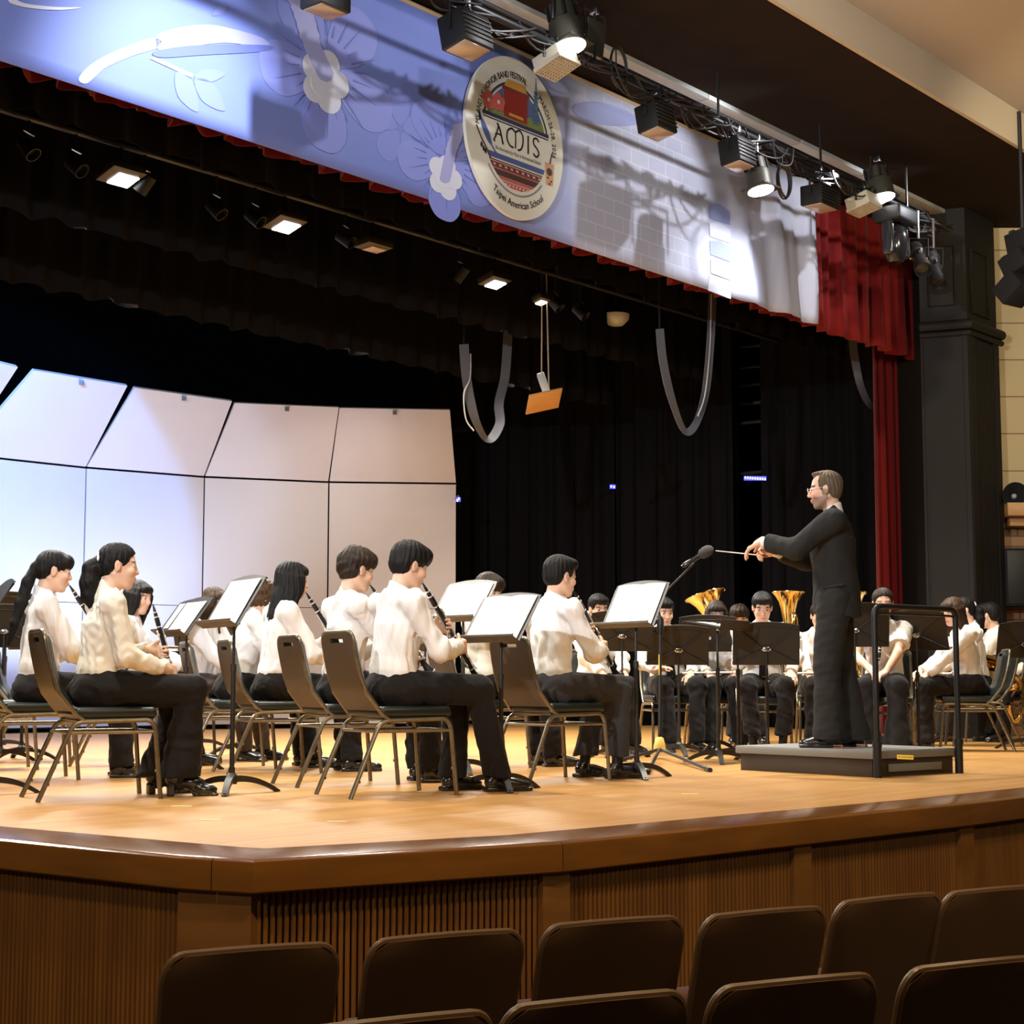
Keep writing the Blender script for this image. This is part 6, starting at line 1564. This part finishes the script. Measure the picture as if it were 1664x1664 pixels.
flood_box(1402, 330, (.24, .24, .12), 'square cream floodlight below the lit spotlight over the red valance', m='cream_case', tilt=-14, fins=False, egg=True)
# moving head
s_, z_ = onpros(1455, 385, PO)
t = thing('moving_head_light', 'black moving head light hanging in front of the red valance', 'stage light', pros(s_, PO, z_), math.atan2(DV.y, DV.x))
M['gloss_black'] = mat('gloss_black_plastic', (.014, .014, .015), .15, spec=.6)
MB().box((0, 0, .20), (.40, .30, .15), bev=.03, seg=3).build('base', M['case'], t, angle=40)
for q in (-1, 1): MB().box((.15 * q, 0, -.02), (.06, .12, .36), bev=.025, seg=3).build('yoke_arm', M['gloss_black'], t, angle=40)
MB().lathe([(.05, .12), (.10, .08), (.125, -.02), (.12, -.13), (.085, -.24), (.065, -.255), (.05, -.25)], 24).build('head', M['gloss_black'], t, angle=50)
MB().lathe([(.02, -.246), (.06, -.25), (.06, -.246)], 20).build('lens', M['lens'], t)
MB().tube([(0, 0, .27), (0, 0, max(.3, zp - z_))], .02, 8).build('clamp', M['chrome'], t)
def profile_spot(px, py, label, tilt, yaw, off=PO - .05):
    s_, z_ = onpros(px, py, off); t = thing('profile_spotlight', label, 'stage light', pros(s_, off, z_), math.atan2(DV.y, DV.x) + rad(yaw), 'profile spotlights at the pipe end')
    Rm = Matrix.Rotation(rad(tilt), 4, 'X')
    MB().lathe([(.04, .24), (.075, .23), (.085, .08), (.06, .05), (.06, .0), (.07, -.03), (.07, -.14), (.085, -.15), (.085, -.24), (.075, -.24), (.07, -.2)], 18, Rm).build('barrel', M['case'], t, angle=40)
    MB().lathe([(.01, -.205), (.07, -.2), (.07, -.195)], 18, Rm).build('lens', M['gloss_black'], t)
    mb = MB()
    for k in range(4): a = rad(90 * k); mb.box(Rm @ Vector((.078 * math.cos(a), .078 * math.sin(a), .03)), (.02, .02, .06), Rm.to_3x3())
    mb.build('shutter', M['chrome'], t)
    MB().tube([(-.095, 0, .02), (-.095, 0, .2), (.095, 0, .2), (.095, 0, .02)], .009, 6).build('yoke', M['case'], t)
    MB().tube([(0, 0, .2), (0, 0, max(.22, zp - z_))], .014, 8).build('clamp', M['chrome'], t); return t
profile_spot(1493, 420, 'profile spotlight left of two at the pipe end by the pillar', -48, -50)
profile_spot(1518, 435, 'profile spotlight right of two at the pipe end by the pillar', -30, -40)
# ---------------------------------------------------------------- first electric behind the valance
EOFF = 1.75
ze = onpros(465, 358, EOFF)[1] + .22
t = thing('lighting_pipe', 'dark lighting pipe behind the valance carrying the small lit floods', 'lighting pipe', pros(-8, EOFF, ze))
MB().tube([pros(-17, EOFF, ze), pros(.1, EOFF, ze)], .025, 10).build('pipe', M['black'], t, world=True)
for k in range(5): MB().tube([pros(-16 + 4.2 * k, EOFF, ze), pros(-16 + 4.2 * k, EOFF, 7.0)], .006, 6).build('hanging_wire', M['black'], t, world=True)
def mini_flood(px, py, label, lit, size=(.30, .24), tilt=-16):
    s_, z_ = onpros(px, py, EOFF); t = thing('overhead_floodlight', label, 'stage light', pros(s_, EOFF, z_), math.atan2(DV.y, DV.x), 'stage lights behind the valance')
    R = Euler((rad(tilt), 0, 0)).to_matrix()
    MB().box((0, 0, .03), (size[0], size[1], .06), R, bev=.006).build('housing', M['olive_case'], t, angle=30)
    MB().box(R @ Vector((size[0] * .12, .02, -.003)), (size[0] * .62, size[1] * .66, .012), R, bev=.003).build('lens', M[lit], t, angle=30)
    MB().tube([(0, 0, .06), (0, 0, max(.07, ze - z_))], .012, 6).build('clamp', M['black'], t); return t
mini_flood(197, 289, 'lit rectangular flood behind the valance, leftmost of the bright ones', 'glow'); mini_flood(463, 366, 'lit rectangular flood behind the valance, second of the bright ones', 'glow')
mini_flood(804, 460, 'lit rectangular flood behind the valance, left of the hanging microphone board', 'glow', (.28, .2)); mini_flood(880, 490, 'small warm lit flood directly above the hanging board', 'glow_warm', (.16, .12))
mini_flood(607, 403, 'unlit flat flood behind the valance between the bright ones', 'lens', (.3, .2), -4)
def par(px, py, label, tilt):
    s_, z_ = onpros(px, py, EOFF); t = thing('par_can', label, 'stage light', pros(s_, EOFF, z_), math.atan2(DV.y, DV.x) + rad(20), 'par cans behind the valance')
    Rm = Matrix.Rotation(rad(tilt), 4, 'X')
    MB().lathe([(.03, .09), (.056, .075), (.06, -.075), (.054, -.075), (.045, -.03)], 16, Rm).build('housing', M['case'], t, angle=40)
    MB().tube([(-.068, 0, 0), (-.068, 0, .11), (.068, 0, .11), (.068, 0, 0)], .007, 6).build('yoke', M['chrome'], t); MB().tube([(0, 0, .11), (0, 0, max(.12, ze - z_))], .012, 6).build('clamp', M['black'], t); return t
for x_, y_, ti, lb in ((47, 241, -40, 'small par can nearest the left picture edge'), (124, 270, -50, 'shiny par can left of the first lit flood'), (236, 299, 40, 'dark par can just right of the first lit flood'), (352, 340, -45, 'shiny par can alone between two lit floods'),
                       (415, 354, -50, 'shiny par can directly left of the second lit flood'), (562, 388, -55, 'shiny par can right of the second lit flood'), (748, 445, 40, 'dark par can left of the third lit flood'), (903, 493, -40, 'small par can right of the warm flood'), (944, 507, -45, 'small par can right end of the row behind the valance')):
    par(x_, y_, lb, ti)
# ================================================================ hanging board, cable loops, blue strip lamps
Yh = 19.0
def hang_pts(*pts, Y=Yh): return [atY(x, y, Y) for x, y in pts]
a = pxpros(884, 652, EOFF); Yh = a.y
t = thing('hanging_board', 'small brown board with a grey box hanging on two cords below the warm flood', 'hanging board', a)
R = Euler((rad(-24), rad(-14), rad(12))).to_matrix()
MB().box((0, 0, 0), (.34, .34, .018), R, bev=.003).build('board', M['shelf_wood'], t); MB().box((.005, .02, .16), (.075, .07, .26), Euler((rad(-10), rad(-18), 0)).to_matrix(), bev=.01).build('microphone_box', M['alu'], t)
M['rope'] = mat('tan_cord', (.38, .30, .19), .8)
for x0, x1, y1 in ((881, 880, 608), (888, 892, 632)): b_ = pxpros(x0, 470, EOFF); MB().tube([Vector((b_.x, b_.y, ze - .01)), atY(x1, y1, Yh)], .007, 6).build('cord', M['rope'], t, world=True)
M['flat_cable'] = mat('grey_flat_cable', (.060, .060, .072), .6)
def strap(name, label, path, w_, Y, thin=None):
    P = catmull([pxpros(x, y, Y - dy) for x, y, dy in path], 8); t = thing(name, label, 'cable', P[0]); vs = []
    for i, p in enumerate(P):
        d = (P[min(i + 1, len(P) - 1)] - P[max(i - 1, 0)]).normalized(); n_ = Vector((-d.z, 0, d.x)); f = Vector((0, -.02, 0))
        vs += [p + n_ * w_ / 2, p - n_ * w_ / 2, p - n_ * w_ / 2 + f, p + n_ * w_ / 2 + f]
    fs = [[4 * i + k, 4 * i + (k + 1) % 4, 4 * i + 4 + (k + 1) % 4, 4 * i + 4 + k] for i in range(len(P) - 1) for k in range(4)] + [[3, 2, 1, 0], [len(vs) - 4, len(vs) - 3, len(vs) - 2, len(vs) - 1]]
    MB().add(vs, fs).build('ribbon_cable', M['flat_cable'], t, world=True, angle=60)
    for e_ in (P[0], P[-1]): MB().tube([e_, Vector((e_.x, e_.y, 6.98))], .012, 6).build('suspension_rope', M['matte_black'], t, world=True)
    if thin: MB().tube(catmull([pxpros(x, y, Y - .05) for x, y in thin], 8), .008, 6).build('thin_cable', M['alu'], t, world=True)
    return t
strap('cable_loop', 'hanging loop of flat grey cable beside the acoustic shell', [(754, 560, 0), (759, 620, 0), (772, 680, 0), (793, 715, -.05), (812, 690, 0), (811, 655, 0), (821, 610, .02), (826, 535, .02)], .10, 3.1, [(765, 575), (764, 615), (754, 640), (757, 680), (770, 700)])
strap('cable_loop', 'hanging loop of flat grey cable behind the microphone side of the band', [(1072, 535, 0), (1078, 590, 0), (1092, 650, 0), (1112, 700, -.05), (1130, 690, 0), (1146, 640, 0), (1154, 560, .02), (1158, 478, .02)], .08, .72, [(1156, 478), (1154, 560), (1146, 640), (1134, 676)])
strap('cable_loop', 'flat grey cable loop hanging beside the red side curtain', [(1384, 540, 0), (1389, 585, 0), (1399, 630, 0), (1416, 660, 0), (1428, 640, .0), (1430, 560, 0)], .09, .62)
M['blue_led'] = mat('blue_led', (.05, .05, .6), .4, emit=((.02, .02, 1.0), 7)); M['blue_led2'] = mat('pale_blue_led', (.3, .3, .9), .4, emit=((.30, .34, 1.0), 3.5))
for (xa, ya, xb, yb, Y, lb) in ((1209, 776, 1245, 779, 21.0, 'blue strip lamp glowing in the dark gap behind the conductor hands'), (991, 790, 1000, 792, 21.9, 'tiny blue lamp glowing on the black curtain'), (742, 815, 747, 809, 21.0, 'tiny blue lamp at the edge of the acoustic shell')):
    p, q = atY(xa, ya, Y), atY(xb, yb, Y); t = thing('blue_strip_lamp', lb, 'lamp', (p + q) / 2)
    MB().tube([p + Vector((0, .03, .02)), q + Vector((0, .03, .02))], .035, 8).tube([(p + q) / 2 + Vector((0, .03, 0)), (p + q) / 2 + Vector((0, .9, 0))], .012, 6).build('housing', M['black'], t, world=True)
    n_ = max(2, int((q - p).length / .03))
    mb = MB()
    for k in range(n_): c_ = p + (q - p) * ((k + .5) / n_); mb.box(c_ + Vector((0, -.012, 0)), (.018, .02, .03), bev=.004)
    mb.build('led', M['blue_led2'], t, world=True); MB().box((p + q) / 2 + Vector((0, -.004, .0)), ((q - p).length, .012, .05)).build('diffuser', M['blue_led'], t, world=True)
# dark dome projector/speaker under the border
a = atY(1000, 520, 18.4); t = thing('hanging_speaker', 'small dark dome hanging under the black border right of the par cans', 'speaker', a)
MB().lathe([(.16, .06), (.15, .0), (.09, -.06), (.03, -.075)], 20).build('dome', M['alu'], t, angle=50); MB().tube([(0, 0, .05), (0, 0, .9)], .012, 6).build('rod', M['black'], t)
# ================================================================ microphone on its stand
g0 = G(1072, 1232); Ym = g0.y
t = thing('microphone_stand', 'black boom microphone stand with a yellow hub between the music stands', 'microphone stand', g0)
loc = lambda x, y, dy=0: atY(x, y, Ym + dy) - g0
M['hub_yellow'] = mat('yellow_plastic', (.72, .52, .12), .5)
MB().lathe([(.050, .045), (.046, .10), (.032, .155), (.018, .165)], 14).build('hub', M['hub_yellow'], t, angle=40)
for tx, ty in ((1154, 1255), (1052, 1259), (1012, 1238)):
    e = G(tx, ty) - g0; MB().tube([Vector((0, 0, .07)), e + Vector((0, 0, .014))], .013, 8).tube([e * .93 + Vector((0, 0, .018)), e + Vector((0, 0, .014))], .018, 8).build('leg', M['black'], t)
top = loc(1073, 1008); MB().tube([(0, 0, .05), top], .014, 10).build('shaft', M['black'], t)
MB().box(Vector((0, -.0145, top.z - .35)), (.008, .003, .16)).build('yellow_sticker', M['label_yellow'], t)
MB().lathe([(.022, -.10), (.028, -.06), (.028, .0), (.016, .03)], 12, Matrix.Translation(top)).build('grip', M['black'], t)
b1, b0 = loc(1128, 915, -.1), loc(1003, 1040, .15)
MB().tube([b0, b1], .009, 8).build('boom', M['black'], t); MB().tube([b0, b0 + (b1 - b0) * .12], .017, 8).build('counterweight', M['black'], t)
MB().tube([top + (0, 0, 0) if False else top, (b0 + b1) * .5 + Vector((0, 0, 0)) * 0], .016, 8).build('boom_clamp', M['black'], t)
m0, m1 = loc(1108, 921, -.1), loc(1155, 892, -.12); d = (m1 - m0).normalized()
tm = thing('microphone', 'dark foam-covered microphone pointing at the conductor hands', 'microphone', g0 + m0); tm.matrix_basis = bore(g0 + m0, g0 + m1)
Lm = (m1 - m0).length
MB().lathe([(.012, 0), (.019, .02), (.020, Lm * .62), (.014, Lm * .65)], 14).build('body', M['gloss_black'], tm, angle=40)
M['foam'] = mat('grey_foam', (.050, .045, .047), .95, bump=(300, .6, .004))
MB().lathe([(.020, Lm * .60), (.040, Lm * .68), (.047, Lm * .82), (.043, Lm * .95), (.025, Lm * 1.05), (.006, Lm * 1.08)], 18).build('windscreen', M['foam'], tm, angle=60)
MB().tube([(.02, 0, Lm * .1), (.055, 0, Lm * .05), (.06, 0, Lm * .4), (.022, 0, Lm * .5)], .004, 6).build('mount', M['chrome'], tm)
# ================================================================ loudspeakers at the right
p = atY(1650, 806, WY - .30); zb_ = za
t = thing('horn_loudspeaker', 'small black horn loudspeaker standing on the wooden ledge', 'loudspeaker', (p.x, WY - .22, za + .002))
Rx = Matrix.Translation((0, 0, (p.z - za))) @ Matrix.Rotation(rad(90), 4, 'X') @ Matrix.Rotation(0, 4, 'Z')
MB().lathe([(.035, -.12), (.05, -.08), (.06, 0), (.10, .06), (.145, .09), (.148, .10), (.135, .095), (.06, .03), (.03, .0)], 24, Rx).build('horn', M['matte_black'], t, angle=50)
MB().lathe([(.003, .075), (.022, .06), (.03, .03)], 16, Rx).build('horn_centre', M['alu'], t, angle=50)
MB().box((0, .03, .04), (.22, .1, .03), bev=.005).box((0, .03, .01), (.05, .1, .02)).build('bracket', M['matte_black'], t)
p0 = atY(1637, 985, WY - .4); p1 = atY(1700, 890, WY - .4)
t = thing('wall_loudspeaker', 'large black loudspeaker box in front of the tiled wall', 'loudspeaker', ((p0.x + p1.x) / 2, WY - .18, p0.z))
hh_ = p1.z - p0.z
MB().box((0, 0, hh_ / 2), (p1.x - p0.x, .34, hh_), bev=.02).build('cabinet', M['matte_black'], t, angle=40); MB().box((0, -.172, hh_ / 2), (p1.x - p0.x - .05, .012, hh_ - .05), bev=.004).build('grille', M['case'], t)
MB().box((0, .16, hh_ / 2), (.2, .1, .2)).build('wall_bracket', M['black'], t)
for k, (x_, y_) in enumerate(((1668, 395), (1659, 430), (1650, 470))):
    Yl = 15.2; p = atY(x_, y_, Yl); t = thing('line_array_speaker', ('top', 'middle', 'bottom')[k] + ' cabinet of the black angled loudspeaker column at the right edge', 'loudspeaker', p, 0, 'hanging loudspeaker column')
    R = Euler((rad(-10 - 14 * k), 0, rad(38))).to_matrix()
    MB().box((0, 0, 0), (.30, .26, .20), R, bev=.01).build('cabinet', M['matte_black'], t, angle=40); MB().box(R @ Vector((0, -.132, 0)), (.26, .01, .17), R).build('grille', M['case'], t)
    MB().box(R @ Vector((.0, .12, .12)), (.06, .05, .1), R).build('link_plate', M['black'], t)
p = atY(1668, 395, 15.2); t = thing('speaker_hanger', 'steel hanger of the loudspeaker column', 'hanger', p + Vector((0, .1, .1))); MB().tube([(0, 0, 0), (0, 0, 1.2)], .02, 8).build('rod', M['black'], t)
# ================================================================ auditorium seats in the foreground
M['seat_shell'] = mat('dark_brown_seat_back', (.075, .036, .012), .55, spec=.25, noise=(3, .2)); M['seat_trim'] = mat('seat_edge_trim', (.085, .045, .018), .4, spec=.4); M['seat_cloth'] = mat('seat_cloth', (.06, .02, .015), .9)
def make_seat():
    t = thing('auditorium_seat', 'x', 'seat'); W2 = .232; top = .87; bot = .34
    def out(v):
        e = W2 * (1 - .03 * (1 - v)); q = (v - .86) / .14
        return e - (.055 * (1 - math.sqrt(max(0, 1 - q * q))) if q > 0 else 0)
    def fn(u, v):
        y = u * 2 - 1; x = -.02 - .15 * v + .035 * y * y * .6
        return Vector((x, y * out(v), bot + (top - bot) * v + .006 * (1 - y * y) * v)), Vector((1, 0, .25)).normalized()
    MB().slab(16, 18, fn, .026).build('backrest', M['seat_shell'], t, angle=40)
    pts = []
    for v in [i / 12 for i in range(9)]: pts.append((0, v))
    P = []
    for v in [.05, .3, .6, .84] + [.86 + .14 * math.sin(math.pi / 2 * k / 6) for k in range(7)]: p, n = fn(0, v); P.append(p + n * .013)
    P2 = [Vector((p.x, -p.y, p.z)) for p in P[::-1]]; mid = [fn(u, 1)[0] + Vector((.013, 0, .003)) for u in (.25, .5, .75)]
    MB().tube(P + mid + P2, .011, 8).build('edge_trim', M['seat_trim'], t)
    def fc(u, v):
        p, n = fn(.06 + .88 * u, .08 + .86 * v); return p + n * .027, n
    MB().slab(10, 10, fc, lambda u, v: .004 + .04 * min(1, min(u, 1 - u) * 6, min(v, 1 - v) * 6) ** .5).build('back_cushion', M['seat_cloth'], t, angle=60)
    MB().box((.13, 0, .42), (.10, .44, .42), Euler((0, rad(-14), 0)).to_matrix(), bev=.03, seg=3).build('folded_seat', M['seat_cloth'], t, angle=50)
    for q in (-1, 1): MB().box((.05, .235 * q, .28), (.05, .022, .56), bev=.006).build('leg', M['black'], t)
    return t
def seat_at(px, py, drop=.70): r = ray(px, py); t_ = -drop / r.z; return CAMP + r * t_
row1 = [(418, 1549), (737, 1526), (1009, 1503), (1256, 1487), (1459, 1464), (1632, 1450)]; row2 = [(652, 1668), (984, 1632), (1309, 1602), (1606, 1572)]
lab1 = ['first full seat back from the left', 'second from the left', 'third from the left', 'fourth from the left', 'second from the right edge', 'cut off by the right edge']
lab2 = ['barely showing at the bottom picture edge', 'cut by the bottom edge, left of three', 'cut by the bottom edge, middle of three', 'at the lower right corner']
s0 = None
for row, labs, rn in ((row1, lab1, 'front row'), (row2, lab2, 'second row')):
    P = [seat_at(*q) for q in row]
    for i, p in enumerate(P):
        a, b = P[max(0, i - 1)], P[min(len(P) - 1, i + 1)]; d = (b - a).normalized(); yaw = math.atan2(d.x, -d.y)   # facing the stage
        f = Vector((-d.y, d.x, 0)); c_ = s0 if s0 is None else copy_tree(s0)
        if s0 is None: s0 = c_ = make_seat()
        c_.location = Vector((p.x, p.y, HALLZ)) + f * .17; c_.rotation_euler = (0, 0, math.atan2(f.y, f.x)); c_['label'] = 'dark brown seat back, ' + rn + ', ' + labs[i]; c_['group'] = 'auditorium seats'
# loose tape marks on the stage floor
M['tape'] = mat('pale_floor_tape', (.85, .74, .48), .5)
for k, (x_, y_, l_, a_) in enumerate(((295, 1310, .10, 0), (342, 1332, .09, .1), (548, 1335, .09, -.3), (448, 1317, .06, .9), (1121, 1290, .09, .1))):
    p = G(x_, y_); t = tag(MB().box((0, 0, .001), (l_, .022, .0015)).build('tape_mark', M['tape'], smooth=False), ('short pale tape mark on the stage floor, ' + ('nearest the heeled shoes', 'in front of the left stand foot', 'below the middle chair legs', 'right of the left stand foot', 'alone right of the middle')[k]), 'tape', 'tape marks on the floor'); t.location = p; t.rotation_euler = (0, 0, a_)
